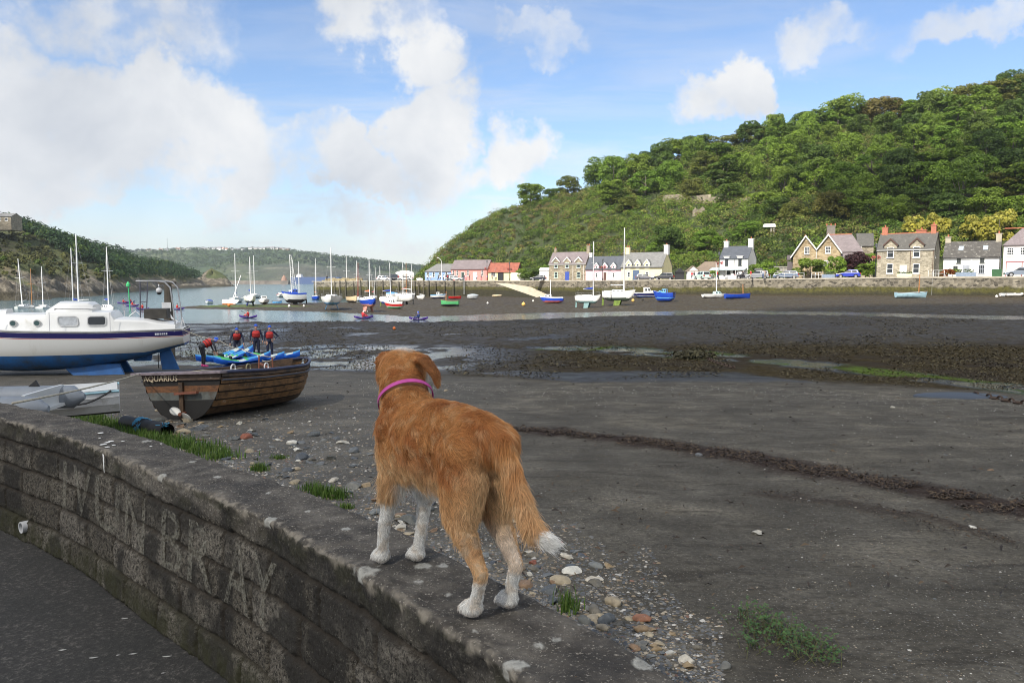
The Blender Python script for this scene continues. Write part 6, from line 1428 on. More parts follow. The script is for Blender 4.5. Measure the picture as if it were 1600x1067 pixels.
m, t = newmat('far hillside'); pos = t.pos()
c = t.ramp(t.noise(pos, .006, 6, .6), [(.35, (.020, .040, .018)), (.52, (.050, .085, .024)), (.66, (.105, .125, .045))]); c = t.mix(t.mrange(t.noise(pos, .05, 4), .4, .65, 0, .6), c, (.02, .035, .015))
c = t.mix(t.attr('cliff').outputs['Fac'], c, t.ramp(t.noise(pos, .022, 6, .7), [(.35, (.022, .024, .018)), (.55, (.06, .058, .045)), (.75, (.24, .22, .18))]))
t.bsdf(c, .95, t.noise(pos, .05, 5), .8, 8)
fh = npmesh('far_hill', np.stack([FX.ravel(), FY.ravel(), FZ.ravel()], 1), gridfaces(*FX.shape), m, True, attrs={'cliff': cliff}); tag(fh, kind='structure')
N = 5200; ii = rng.integers(3, 56, N); jj = rng.integers(60, 320, N); keep = cliff[ii, jj] < .4; ii, jj = ii[keep], jj[keep]
pts = np.stack([FX[ii, jj]+rng.uniform(-8, 8, len(ii)), FY[ii, jj]+rng.uniform(-5, 5, len(ii)), FZ[ii, jj]+1.5], 1); dn_ = fbm(pts[:, 0]*.005, pts[:, 1]*.005, s=97, o=3)
colr = np.where((dn_ < .5)[:, None], np.array([(.022, .045, .018)]), np.array([(.060, .095, .026)]))*(.7+.6*rng.random((len(pts), 1)))
scrub('far_hill_woods', pts, rng.uniform(3, 7, len(pts)), colr, 16, 3.0, 9, SCRUBM)
FW = M('far white render', (.75, .74, .72), .7); FG = M('far grey slate', (.22, .22, .23), .7); FBR = M('far brick', (.42, .24, .18), .8); FP = M('far pale render', (.55, .52, .48), .7)
def small_house(mats):
    o = MB(); o.prism([(0, 0), (8, 0), (8, 5.5), (4, 8.4), (0, 5.5)], 'x', 0, 12, 0); o.prism([(-.4, 5.3), (8.4, 5.3), (4, 8.9)], 'x', -.3, 12.3, 1); return o
hm = []
for a, b_ in ((FW, FG), (FP, FG), (FBR, FG), (FW, FBR)): 
    o = small_house(None).build('far_house', [a, b_]); hm.append(o)
rr = random.Random(9); nh = 0
FHL = [('white', 'grey'), ('pale', 'grey'), ('brick', 'grey'), ('white', 'red')]
for px in [232, 243, 252, 262, 278, 287, 294, 312, 318, 326, 334, 341, 347, 353, 362, 371, 379, 390, 398, 405, 411, 418, 424, 431, 437, 443, 448]:
    k = rr.randrange(4) if px not in (326, 334) else 0
    y = float(np.interp(px, [a for a, b_ in ridge], [b_ for a, b_ in ridge])); Y = fy+420; j = np.argmin(np.abs(Vv[0]-px)); zz = FZ[42, j]
    o = hm[k] if hm[k].get('label') is None else hm[k].copy()
    if o.get('label') is not None: COL.objects.link(o)
    o.location = ((px-800)/F*FY[42, j], FY[42, j], zz-2.0); o.rotation_euler = (0, 0, rr.uniform(-.5, .5)); s = rr.uniform(.8, 1.25); o.scale = (s, s, s)
    tag(o, f'tiny {FHL[k][0]} walled house with {FHL[k][1]} roof in the row along the far hilltop', 'house', f'{FHL[k][0]} houses with {FHL[k][1]} roofs along the far hilltop')
for o in hm:
    if o.get('label') is None: bpy.data.objects.remove(o)
q = MB(); q.tube([(0, 0, 0), (0, 0, 42)], [.7, .35], 6); q.tube([(-3, 0, 38), (3, 0, 38)], .3, 5); q = q.build('radio_mast', M('grey steel lattice', (.25, .26, .28))); q.location = P(262, 392, 2250)-Vector((0, 0, 6)); tag(q, 'thin radio mast on the far hilltop at left', 'mast')
bw = thing('breakwater', 'low far breakwater of dark stone with a stubby beacon at its end', 'breakwater', P(370, 442, 1250)); k = 1250/F; o = MB(); o.prism([(-9, -6), (9, -6), (5, 3.4), (-5, 3.4)], 'x', -40*k, 82*k); o.build('rubble_bank', M('dark breakwater stone', (.14, .12, .10), .9, .4, .1), bw); o = MB(); o.tube([(74*k, 0, 3.4), (74*k, 0, 8), (74*k, 0, 12)], [5, 3.4, .8], 10); o.build('beacon', M('rusty beacon', (.28, .16, .11)), bw)
fb = thing('ferry_terminal', 'long low blue grey harbour building far across the water', 'terminal', P(455, 441, 1400)); k = 1400/F; o = MB(); o.box((0, 0, -4), (75*k, 20, 9)); o.build('shed', M('blue cladding', (.06, .10, .22), .5), fb); o = MB(); o.box((8*k, -1, 9.02), (16*k, 15, 14), taper=.3); o.build('upper_shed', FW, fb)
# ---------------------------------------------------------------- air and the cloud added out of view to shade the foreground
hz_ = MB(); hz_.box((-1900, -25, -12), (1900, 2650, 112)); m, t = newmat('haze')
v = t.n('ShaderNodeVolumePrincipled', {'Color': (.80, .88, 1.0, 1), 'Density': .00010, 'Anisotropy': .15}); t.out(None, v.outputs[0])
hzo = hz_.build('haze', m); tag(hzo, kind='stuff'); m.volume_intersection_method if hasattr(m, 'volume_intersection_method') else None
def cloud(cx, cy, H, rx, ry, seed, op):
    """an unseen, added cloud up towards the sun, shading ground point cx, cy"""
    c = Vector((cx, cy, 0))+SUN*(H/SUN.z); o = MB(); o.ball((0, 0, 0), (1, 1, 1), 0, 64, 32); q = o.build('cloud', CLM[op], smooth=True)
    co = np.array([v.co[:] for v in q.data.vertices]); k = 1+.55*(fbm(co[:, 0]*1.6+seed, co[:, 1]*1.6, co[:, 2]*1.6, s=seed, o=5)-.5)*2
    co = co*k[:, None]*np.array([rx, ry, 18]); q.data.vertices.foreach_set('co', co.astype(np.float32).ravel()); q.location = c; tag(q, kind='stuff'); return q
CLM = {}
for nm, op in (('thick', .50), ('thin', .42)):
    m, t = newmat('cloud '+nm); d_ = t.n('ShaderNodeBsdfTranslucent', {'Color': (.9, .9, .9, 1)}); tr_ = t.n('ShaderNodeBsdfTransparent')
    t.out(t.n('ShaderNodeMixShader', {0: op, 1: tr_.outputs[0], 2: d_.outputs[0]}).outputs[0]); CLM[nm] = m
cloud(5, 24, 420, 120, 70, 3, 'thick')  # unseen clouds added to shade the foreground, hillside and headland
cloud(150, 235, 420, 60, 30, 5, 'thin')
cloud(-260, 330, 420, 70, 60, 7, 'thin')
# ---------------------------------------------------------------- the dog on the wall
DOG = thing('dog', 'ginger rough coated dog with white legs standing on the wall, back to us', 'dog', (-.236, 2.556, .758), atan2(.804, -.595))
HD = Vector((.375, -.068, .668)); HDir = Vector((.36, -.93, 0)).normalized(); HR = Vector((HDir.y, -HDir.x, 0)); UP = Vector((0, 0, 1))
b = MB()
b.ball((-.220, 0, .503), (.110, .090, .096)); b.ball((-.10, 0, .486), (.15, .098, .114)); b.ball((0.02, 0, .455), (.16, .114, .135)); b.ball((.12, 0, .445), (.14, .116, .142)); b.ball((.205, 0, .435), (.105, .100, .132)); b.ball((.185, 0, .52), (.09, .070, .060)); b.ball((-.07, 0, .564), (.24, .062, .042))
b.ball((.0, 0, .385), (.16, .085, .070)); b.ball((.20, .012, .485), (.085, .108, .09)); b.ball((.10, 0, .50), (.13, .105, .085))
capsule(b, [(.19, -.005, .50), (.26, -.022, .565), (.325, -.045, .63), HD], [.100, .088, .076, .07], 16)
b.ball(HD, (.082, .082, .074)); b.ball(HD+HDir*.02+UP*.025, (.062, .062, .050)); capsule(b, [HD+HDir*.05-UP*.015, HD+HDir*.11-UP*.035, HD+HDir*.155-UP*.045], [.052, .038, .030], 14)
b.ball(HD-HDir*.035-UP*.015, (.065, .065, .065))
# drop ears
def ear(sg):
    base = HD+HR*(sg*.058)+UP*.050; e_ = 1 if sg > 0 else .80; mid = HD+HR*(sg*.106*e_)+UP*.046*e_-HDir*.006; tip = HD+HR*(sg*(.146 if sg > 0 else .106))-UP*.004+HDir*.010; t2 = HD+HR*(sg*(.156 if sg > 0 else .109))-UP*.055+HDir*.018
    for p, q, r0, r1 in ((base, mid, .020, .017), (mid, tip, .017, .015), (tip, t2, .015, .009)):
        for o in (-.020, -.007, .007, .020):
            k = 1 if p is base else (.85 if p is mid else .6); k2 = .85 if p is base else (.6 if p is mid else .2)
            capsule(b, [p+HDir*o*k*1.2, q+HDir*o*k2*1.2], [r0*.75, r1*.75], 8)
ear(1); ear(-1)
# legs
for sg, sh, el, wr, pa in ((1, (.205, .056, .42), (.205, .064, .30), (.270, .068, .115), (.282, .064, .045)), (-1, (.195, -.066, .42), (.185, -.064, .30), (.212, -.050, .115), (.224, -.045, .045))):
    capsule(b, [sh, el], [.060, .036], 14); capsule(b, [el, (Vector(el)*.45+Vector(wr)*.55), wr], [.036, .024, .020], 12); capsule(b, [wr, pa], [.020, .020], 12)
    p = Vector(pa); b.ball((p.x+.012, p.y, .026), (.036, .032, .026))
    for k in (-1.5, -.5, .5, 1.5): capsule(b, [(p.x+.015, p.y+k*.012, .026), (p.x+.042-abs(k)*.005, p.y+k*.0155, .018)], [.0125, .0115], 8)
for sg, ft in ((1, (-.275, .058)), (-1, (-.287, -.065))):
    capsule(b, [(-.232, sg*.050, .485), (-.222, sg*.064, .38), (-.208, sg*.068, .29)], [.080, .060, .042], 16); capsule(b, [(-.262, sg*.056, .40), (-.255, sg*.062, .29)], [.056, .036], 14)
    capsule(b, [(-.212, sg*.068, .285), (-.282, sg*.066, .205), (-.328, sg*.064, .150)], [.043, .028, .021], 14); capsule(b, [(-.332, sg*.064, .145), (-.308, ft[1], .085), (ft[0]-.018, ft[1], .042)], [.021, .018, .020], 12)
    b.ball((ft[0], ft[1], .026), (.038, .033, .026))
    for k in (-1.5, -.5, .5, 1.5): capsule(b, [(ft[0]+.005, ft[1]+k*.012, .026), (ft[0]+.034-abs(k)*.005, ft[1]+k*.016, .018)], [.013, .012], 8)
TAILP = [Vector(p) for p in ((-.28, 0, .540), (-.335, -.003, .52), (-.382, -.002, .46), (-.43, 0, .39), (-.475, .002, .335), (-.52, -.002, .295), (-.555, -.012, .285))]
capsule(b, TAILP, [.036, .028, .024, .022, .020, .019, .017], 12)
me = remeshed(b, 'body', .0075, 9, .5)
nv = len(me.vertices); DV = np.empty(nv*3, np.float32); me.vertices.foreach_get('co', DV); DV = DV.reshape(-1, 3).astype(float)
def segd(p, a, c):
    a = np.array(a[:]); c = np.array(c[:]); d_ = c-a; u = np.clip(((p-a)@d_)/(d_@d_), 0, 1); return np.linalg.norm(p-(a+u[:, None]*d_), axis=1), u
def regions(p):
    f, l, z = p[:, 0], p[:, 1], p[:, 2]; hd = np.linalg.norm(p-np.array(HD[:]), axis=1)
    td = np.full(len(p), 9.0); tu = np.zeros(len(p))
    for i in range(len(TAILP)-1):
        d_, u = segd(p, TAILP[i], TAILP[i+1]); k = d_ < td; td[k] = d_[k]; tu[k] = (i+u[k])/(len(TAILP)-1)
    tail = (td < .05) & (f < -.29+.0*z) & (z > .22) & ((z > .33) | (f < -.40)) & (np.abs(l) < .055) & ~((f > -.33) & (z < .46))
    return f, l, z, hd, tail, tu
def furcolor(p, rnd):
    f, l, z, hd, tail, tu = regions(p); N = len(p)
    n1 = fbm(p[:, 0]*14, p[:, 1]*14, p[:, 2]*14, s=101, o=3); n2 = fbm(p[:, 0]*45, p[:, 1]*45, p[:, 2]*45, s=103, o=3)
    ging = np.array((.56, .285, .105)); deep = np.array((.43, .175, .056)); pale = np.array((.72, .53, .31)); white = np.array((.78, .77, .74)); dark = np.array((.10, .045, .02)); cream = np.array((.72, .52, .30))
    c = ging+(deep-ging)*np.clip((n1-.42)*3.2+.15, 0, 1)[:, None]
    def mixin(col, w): 
        nonlocal c
        w = np.clip(w, 0, 1)[:, None]; c = c*(1-w)+np.array(col)*w
    mixin(pale, sstep(.46, .34, z)*.55*(f > -.1) + sstep(.55, .66, n2)*.40)
    mixin(pale, sstep(.44, .24, z)*(f < -.1)*.55*(~tail)); mixin(cream, (f < -.25)*sstep(.50, .42, z)*sstep(.13, .05, np.abs(l))*sstep(.2, .27, z)*.75*(~tail))   # pale feathering behind the thighs
    mixin(pale, sstep(.17, .25, f)*sstep(.56, .40, z)*(hd > .1)*.35)
    mixin(white, sstep(.350, .315, z+(n2-.5)*.05)*(f > -.12)*(z > .2)*sstep(.085, .05, np.abs(l)))              # white belly and brisket
    mixin(white, sstep(.255, .215, z-(.03 if True else 0)*(f-.25)*0+(n2-.5)*.075+(n1-.5)*.04)*(f > .1))                      # white forelegs
    mixin(white, sstep(.14, .10, z+(n2-.5)*.07)*(f < -.15)*(~tail)); mixin(white, (l < -.02)*sstep(.30, .2, z)*(f < -.1)*(~tail)*.55*(l > -.075))
    mixin(np.array((.56, .47, .37)), (z < .26)*(~tail)*sstep(.50, .66, n2)*.55); mixin(np.array((.50, .44, .38)), sstep(.03, .006, z)*.6)
    mixin(dark, (f < -.28)*(f > -.36)*sstep(.40, .34, z)*sstep(.24, .30, z)*sstep(.03, .012, np.abs(l))*(~tail)*.8)
    mixin(pale, tail*sstep(.25, .6, tu)*.5); mixin(cream, tail*sstep(.52, .60, n1)*.4*sstep(.22, .4, tu)); mixin(white, tail*sstep(.80, .86, tu))
    rel = p-np.array(HD[:]); fw = rel@np.array(HDir[:]); rt = rel@np.array(HR[:]); up = rel[:, 2]
    head = hd < .20
    mixin(white, (hd < .12)*sstep(.045, .065, up)*sstep(-.03, .02, fw)*sstep(.045, .02, np.abs(rt))*.8); mixin(np.array((.62, .60, .57)), head*sstep(.07, .11, fw)); mixin(deep, (hd < .16)*sstep(.085, .10, np.abs(rt))*.85); mixin(dark, (hd < .2)*sstep(.10, .115, np.abs(rt))*.35)
    return c*(.62+.76*rnd[:, None])
# skin under the coat carries the same patches
at = me.attributes.new('coat', 'FLOAT_COLOR', 'POINT'); cc = furcolor(DV, np.full(nv, .3)); at.data.foreach_set('color', np.hstack([cc*.8, np.ones((nv, 1))]).astype(np.float32).ravel())
m, t = newmat('dog skin'); t.bsdf(t.attr('coat').outputs['Color'], .8); me.materials.append(m)
body = bpy.data.objects.new('body', me); COL.objects.link(body); body.parent = DOG
me.calc_loop_triangles(); nt = len(me.loop_triangles); TI = np.empty(nt*3, np.int32); me.loop_triangles.foreach_get('vertices', TI); TI = TI.reshape(-1, 3)
VN = np.empty(nv*3, np.float32); me.vertices.foreach_get('normal', VN); VN = VN.reshape(-1, 3)
A_, B_, C_ = DV[TI[:, 0]], DV[TI[:, 1]], DV[TI[:, 2]]; ar = np.linalg.norm(np.cross(B_-A_, C_-A_), axis=1); ctr = (A_+B_+C_)/3
f_, l_, z_, hd_, tail_, tu_ = regions(ctr); wgt = ar*np.where(tail_, 1.9, 1)*np.where(z_ < .2, .8, 1); NS = 150000
drng = np.random.default_rng(77); k = drng.choice(nt, NS, p=wgt/wgt.sum()); u = drng.random((NS, 2)); fl = u.sum(1) > 1; u[fl] = 1-u[fl]
root = A_[k]+(B_[k]-A_[k])*u[:, :1]+(C_[k]-A_[k])*u[:, 1:]; nr = VN[TI[k, 0]]*(1-u.sum(1))[:, None]+VN[TI[k, 1]]*u[:, :1]+VN[TI[k, 2]]*u[:, 1:]; nr /= np.linalg.norm(nr, axis=1)[:, None]
f_, l_, z_, hd_, tail_, tu_ = regions(root)
COLC = np.array((.272, -.027, .578)); COLA = np.array((.135, -.040, .135)); COLA /= np.linalg.norm(COLA)
cold = np.abs((root-COLC)@COLA); nearcol = (np.linalg.norm(root-COLC, axis=1) < .16)
g = np.tile(np.array((-.75, 0, -.45)), (NS, 1)); g[(z_ < .36)] = (-.1, 0, -1); g[(hd_ < .13)] = np.array((-HDir*.7-UP*.4)[:]); g[(f_ < -.2) & (z_ < .45)] = (-.45, 0, -.9)
tdir = np.array((TAILP[4]-TAILP[1]).normalized()[:]); g[tail_] = tdir*.8+np.array((0, 0, -.55)); g[tail_ & (tu_ > .80)] = np.array((-.75, -.6, .45))
sw = np.stack([fbm(root[:, 0]*22, root[:, 1]*22, root[:, 2]*22, s=110+i, o=3)-.5 for i in range(3)], 1); g = g+sw*3.0+(drng.random((NS, 3))-.5)*1.1
g = g-nr*(g*nr).sum(1)[:, None]; g /= np.linalg.norm(g, axis=1)[:, None]+1e-9
L_ = np.full(NS, .0155); L_[z_ < .36] = .013; L_[(z_ < .24)] = .0085; L_[z_ < .05] = .008; L_[hd_ < .13] = .017; L_[(hd_ < .18) & (np.abs((root-np.array(HD[:]))@np.array(HR[:])) > .07)] = .007
L_[(f_ < -.2) & (z_ > .2) & (z_ < .48) & ~tail_] = .0135; L_[tail_] = .017+.014*np.clip(tu_[tail_], 0, 1); L_[tail_ & (tu_ > .80)] = .019; L_[tail_ & (tu_ < .2)] = .026; L_[(z_ < .35) & (z_ > .26) & (f_ > -.1)] = .026
L_ = np.where(nearcol & (cold < .03), L_*np.clip(cold/.03, .12, 1), L_)*(.65+.7*drng.random(NS))*np.where(drng.random(NS) < .12, 1.55, 1)
sticky = (np.where((z_ < .22) | (hd_ < .1), .28, .46)*(.6+.8*drng.random(NS)))[:, None]
seg = 5; P_ = np.empty((NS, seg, 3))
for i in range(seg):
    q = i/(seg-1); P_[:, i] = root+(nr*sticky*(q-.45*q*q)*1.4+g*(q*.62+.38*q*q)+sw*.35*q*q+np.array((0, 0, -.22))*q*q*(L_[:, None] > .02))*L_[:, None]
P_[:, :, 2] = np.maximum(P_[:, :, 2], .001)
hc_ = bpy.data.hair_curves.new('fur'); hc_.add_curves([seg]*NS); hc_.position_data.foreach_set('vector', P_.astype(np.float32).ravel())
ra = hc_.attributes.get('radius') or hc_.attributes.new('radius', 'FLOAT', 'POINT'); ra.data.foreach_set('value', np.tile(np.array([.00046, .00046, .00040, .00028, .00008], np.float32), NS))
ca = hc_.attributes.new('coat', 'FLOAT_COLOR', 'CURVE'); ca.data.foreach_set('color', np.hstack([furcolor(root, drng.random(NS)), np.ones((NS, 1))]).astype(np.float32).ravel())
m, t = newmat('dog fur'); c = t.attr('coat').outputs['Color']
d_ = t.n('ShaderNodeBsdfPrincipled', {'Base Color': c, 'Roughness': .5, 'Specular IOR Level': .35}); tr_ = t.n('ShaderNodeBsdfTranslucent', {'Color': c}); t.out(t.n('ShaderNodeMixShader', {0: .3, 1: d_.outputs[0], 2: tr_.outputs[0]}).outputs[0]); hc_.materials.append(m)
fur = bpy.data.objects.new('fur', hc_); COL.objects.link(fur); fur.parent = DOG
o = MB(); ca_ = Vector(COLA); x = ca_.cross(Vector((0, 1, 0))).normalized(); y = ca_.cross(x); rings = []
for d_, r in ((-.0075, .098), (-.0075, .101), (.0075, .0995), (.0075, .0965)): rings.append([Vector(COLC)+ca_*d_+(x*cos(a)*1.02+y*sin(a)*.98)*r for a in np.linspace(0, 2*pi, 40, endpoint=False)])
o.loft(rings, closed=True); o.build('collar', M('magenta webbing', (.40, .05, .25), .6, .1, 30), DOG, smooth=40)
for sg in (1, -1): o = MB(); o.ball(HD+HDir*.068+HR*(sg*.034)+UP*.018, .011, 0, 12, 8); o.build('eye', M('dark eye', (.02, .012, .008), .08), DOG, smooth=True)
o = MB(); o.ball(HD+HDir*.186-UP*.038, (.018, .018, .014), 0, 12, 8); o.build('nose', M('black nose', (.012, .011, .011), .35), DOG, smooth=True)
# ---------------------------------------------------------------- the big yacht drying out on the left
ya = radians(180+14); sp_ = XY(291, 31.0, 0); ysc = 31.0/F
zb = P(160, 591, 31).z
YR = thing('yacht', 'white bilge keel yacht with navy stripe and blue bottom aground at left', 'yacht', (sp_.x, sp_.y, zb), ya)
YL = 9.4
def itp(pts): a = np.array(pts); return lambda t: float(np.interp(t, a[:, 0], a[:, 1]))
def smooth_itp(pts):
    a = np.array(pts); xs = np.linspace(0, 1, 201); ys = np.interp(xs, a[:, 0], a[:, 1])
    for _ in range(60): ys[1:-1] = .25*ys[:-2]+.5*ys[1:-1]+.25*ys[2:]
    return lambda t: float(np.interp(t, xs, ys))
yh = Hull(YL, 2.75, smooth_itp([(0, 1.98), (.3, 1.93), (.6, 2.0), (1, 2.3)]), smooth_itp([(0, 1.34), (.08, 1.12), (.2, .80), (.4, .52), (.6, .46), (.8, .62), (.92, 1.0), (1, 1.75)]), .70, p=.52, q=1.15, n=48, m=24, full=.5)
YBLUE = M('antifouling blue', (.020, .115, .34), .6, .22, 2.5, .15, dirt=.45, dirtcol=(.05, .09, .13)); YNAVY = M('navy stripe', (.012, .010, .10), .4)
m, t = newmat('yacht topsides'); ob = t.coord(); hs, hw = t.attr('below_sheer').outputs['Fac'], t.attr('above_water').outputs['Fac']
c = t.mix(t.mrange(t.noise(t.n('ShaderNodeVectorMath', operation='MULTIPLY', ins={0: ob, 1: (3, 3, .4)}).outputs[0], 1.4, 5, .6), .55, .8, 0, .35), (.78, .78, .75), (.52, .49, .40))
c = t.mix(t.mrange(hw, .30, .0, 0, .35), c, (.46, .43, .33)); stp = lambda v, a, b_: t.math('MULTIPLY', t.math('GREATER_THAN', v, a), t.math('LESS_THAN', v, b_))
c = t.mix(stp(hs, .05, .235), c, (.014, .011, .11)); c = t.mix(stp(hs, .25, .272), c, (.50, .06, .07))
bl = t.mix(t.mrange(t.noise(ob, 1.6, 6, .7), .35, .68), (.020, .125, .36), (.045, .075, .11)); c = t.mix(t.math('LESS_THAN', hw, 0.0), c, bl)
t.bsdf(c, .42); rg_ = MB(); hx = yh.mesh([m], [], 'hull', YR); tt_ = [v.co.x/YL for v in hx.data.vertices]; wlf = lambda t: 1.10+.2*(t-.5)**2+.28*max(0, .14-t)/.14
for nm_, fn_ in (('below_sheer', lambda v, t: yh.sheer(t)-v.co.z), ('above_water', lambda v, t: v.co.z-wlf(t))):
    at = hx.data.attributes.new(nm_, 'FLOAT', 'POINT'); at.data.foreach_set('value', [fn_(v, min(1, max(0, t))) for v, t in zip(hx.data.vertices, tt_)])
yh.deck(GEL, YR, .0); yh.rail(M('rubbing strake grey', (.40, .40, .39)), YR, .035)
def cabblock(st, mat, name, parent=YR, smooth=30):
    """st: list of (x, half width bottom, half width top, z0, z1)"""
    o = MB(); rings = []
    for x, w0, w1, z0, z1 in st:
        r = .10; rings.append([(x, -w0, z0), (x, -w1-.02, z1-r), (x, -w1+.04, z1-r*.25), (x, -w1*.5, z1+.02), (x, w1*.5, z1+.02), (x, w1-.04, z1-r*.25), (x, w1+.02, z1-r), (x, w0, z0)])
    o.loft(rings, capa=True, capb=True); return o.build(name, mat, parent, smooth=smooth)
cab = cabblock([(2.35, .95, .80, 1.9, 2.38), (2.5, .95, .82, 1.9, 2.66), (4.6, .92, .80, 1.9, 2.68), (4.72, .92, .74, 1.9, 2.60), (6.1, .80, .62, 1.93, 2.60), (6.6, .66, .5, 1.95, 2.45), (7.0, .56, .40, 1.98, 2.05)], GEL, 'cabin')
cabblock([(3.15, .72, .60, 2.6, 2.90), (3.3, .74, .64, 2.6, 3.0), (4.3, .74, .64, 2.6, 3.02), (4.75, .66, .52, 2.6, 2.72)], GEL, 'raised_roof', cab)
cabblock([(6.1, .42, .36, 2.5, 2.75), (6.75, .38, .32, 2.3, 2.72)], GEL, 'forward_hatch', cab)
cabblock([(.25, 1.0, .92, 1.9, 2.18), (.9, 1.0, .94, 1.9, 2.26), (1.3, .98, .92, 1.9, 2.36), (2.36, .96, .88, 1.9, 2.40)], GEL, 'cockpit_coaming')
def rrect(cx_, cz, w, h_, r, sk=0.0):
    pts = []
    for sx, sz, a0 in ((1, 1, 0), (-1, 1, pi/2), (-1, -1, pi), (1, -1, 3*pi/2)):
        for a in np.linspace(a0, a0+pi/2, 5): pts.append((cx_+sx*(w/2-r)+r*cos(a)+sk*(sz*(h_/2-r)+r*sin(a)), cz+sz*(h_/2-r)+r*sin(a)))
    return pts
def sidewin(cx_, cz, w, h_, r, y, sk=0., curtain=False):
    for sg in (-1, 1):
        lean_ = lambda z: sg*(-(z-1.9)*.16)
        yy = lambda x, z: sg*(-1)*0+(-1 if sg < 0 else 1)*(y)+0
        out_ = rrect(cx_, cz, w+.07, h_+.07, r+.03, sk); in_ = rrect(cx_, cz, w, h_, r, sk); f = MB(); s_ = sg
        def yv(z): return s_*(y-(z-1.9)*.185)
        n = len(out_); f.loft([[(a, yv(c)+s_*.012, c) for a, c in out_], [(a, yv(c)+s_*.03, c) for a, c in out_], [(a, yv(c)+s_*.03, c) for a, c in in_], [(a, yv(c)+s_*.010, c) for a, c in in_]], closed=True)
        fr_ = f.build('window', M('alloy window frame', (.55, .55, .54), .4, metal=.4), cab); g_ = MB(); g_.add([(a, yv(c)+s_*.014, c) for a, c in in_], [tuple(range(n))]); g_.build('pane', M('curtained glass', (.42, .44, .46), .25, .3, 6) if curtain else GLASS, fr_)
sidewin(2.95, 2.33, .58, .30, .08, .965); sidewin(3.92, 2.33, .62, .30, .08, .955, .12, True)
for x in (4.95, 5.75):
    for sg in (-1, 1):
        y = sg*(.93-(x-4.6)*.085-.06); o = MB(); o.tube([(x, y-sg*.02, 2.27), (x, y+sg*.05, 2.27)], .12, 20); w_ = o.build('porthole', M('alloy window frame', (.55, .55, .54)), cab, smooth=40); o = MB(); o.tube([(x, y+sg*.051, 2.27), (x, y+sg*.056, 2.27)], .09, 20); o.build('pane', M('green port glass', (.05, .10, .10), .15), w_)
for sg in (-1, 1):
    o = MB(); o.tube([(3.0, sg*.70, 2.74), (3.0, sg*.70, 2.78), (4.4, sg*.70, 2.80), (4.4, sg*.70, 2.74)], .02, 6); o.build('grab_rail', ALU, cab)
    pts = [Vector(yh.pt(t, 1, sg))-Vector((0, sg*.08, 0)) for t in (.26, .47, .68, .86)]
    for q in pts: o = MB(); o.tube([q, q+Vector((0, 0, .70))], .016, 6); o.build('stanchion', ALU, YR)
o = MB(); a = Vector(yh.pt(.86, 1, -1)); o.tube([a, a+Vector((.1, .1, .62)), Vector((YL-.2, -.35, 2.95)), Vector((YL, 0, 2.98)), Vector((YL-.2, .35, 2.95)), Vector(yh.pt(.86, 1, 1))+Vector((.1, -.1, .62)), Vector(yh.pt(.86, 1, 1))], .018, 6); o.build('pulpit', ALU, YR)
# bilge keels, skeg, rudder
def blade(name, pts_top, pts_bot, y0, y1, th0, th1, zt, zbm, mat):
    o = MB(); (a, b_), (c, d_) = pts_top, pts_bot
    o.add([(a, y0-th0, zt), (b_, y0-th0, zt), (b_, y0+th0, zt), (a, y0+th0, zt), (c, y1-th1, zbm), (d_, y1-th1, zbm), (d_, y1+th1, zbm), (c, y1+th1, zbm)], [(0, 1, 2, 3), (7, 6, 5, 4), (0, 4, 5, 1), (1, 5, 6, 2), (2, 6, 7, 3), (3, 7, 4, 0)]); return o.build(name, mat, YR, bevel=.02)
for sg in (-1, 1): blade('bilge_keel', (2.3, 4.3), (1.95, 3.45), sg*.55, sg*.80, .10, .06, .70, -.05, YBLUE)
blade('skeg', (1.2, 2.1), (1.3, 1.9), 0, 0, .05, .04, 1.2, .72, YBLUE)
blade('rudder', (.62, 1.02), (.28, .92), 0, 0, .04, .03, 1.25, .36, YBLUE)
# stern arch, ladder, box
for sg in (-1, 1):
    o = MB(); o.tube([(.25, sg*.85, 2.0), (.32, sg*.85, 2.9), (.40, sg*.85, 3.55), (.58, sg*.85, 3.75), (.85, sg*.85, 3.80), (1.6, sg*.75, 3.80)], .028, 8); o.build('stern_arch', M('galvanised tube', (.45, .46, .47), .4, metal=.5), YR, smooth=60)
o = MB(); o.tube([(1.35, -.1, 3.80), (1.45, -.1, 2.3)], .022, 6); o.tube([(1.62, -.1, 3.80), (1.66, -.1, 2.3)], .022, 6)
for z in (2.6, 3.0, 3.4, 3.8): o.tube([(1.38, -.1, z), (1.64, -.1, z)], .018, 6)
o.build('boarding_ladder', M('dark painted tube', (.10, .10, .13)), YR)
o = MB(); o.box((.62, -.45, 2.36), (1.42, .45, 2.74)); o.build('deck_box', M('dark wet timber', (.055, .050, .042), .7, .3, 5), YR, bevel=.01)
o = MB(); o.tube([(.12, -.5, 2.0), (.2, -.5, 2.35), (.05, .5, 2.35), (.12, .5, 2.0)], .02, 6); o.tube([(1.75, -.8, 2.42), (1.95, -.8, 2.62), (2.2, -.8, 2.42)], .02, 6); o.build('handrail', ALU, YR)
nm = MB(); a, c = Vector(yh.pt(.055, 1, 1)), Vector(yh.pt(.10, 1, 1))
for i, (u0, u1) in enumerate(((0, .12), (.17, .30), (.34, .46), (.52, .62), (.68, .82), (.86, 1.0))):
    p0, p1 = a.lerp(c, u0), a.lerp(c, u1); n_ = Vector((0, .02, 0)); nm.add([p0+n_-UP*.18, p1+n_-UP*.18, p1+n_-UP*.11, p0+n_-UP*.11], [(0, 1, 2, 3)])
nm.build('name_plate', M('pale lettering', (.6, .62, .7), .5), YR)
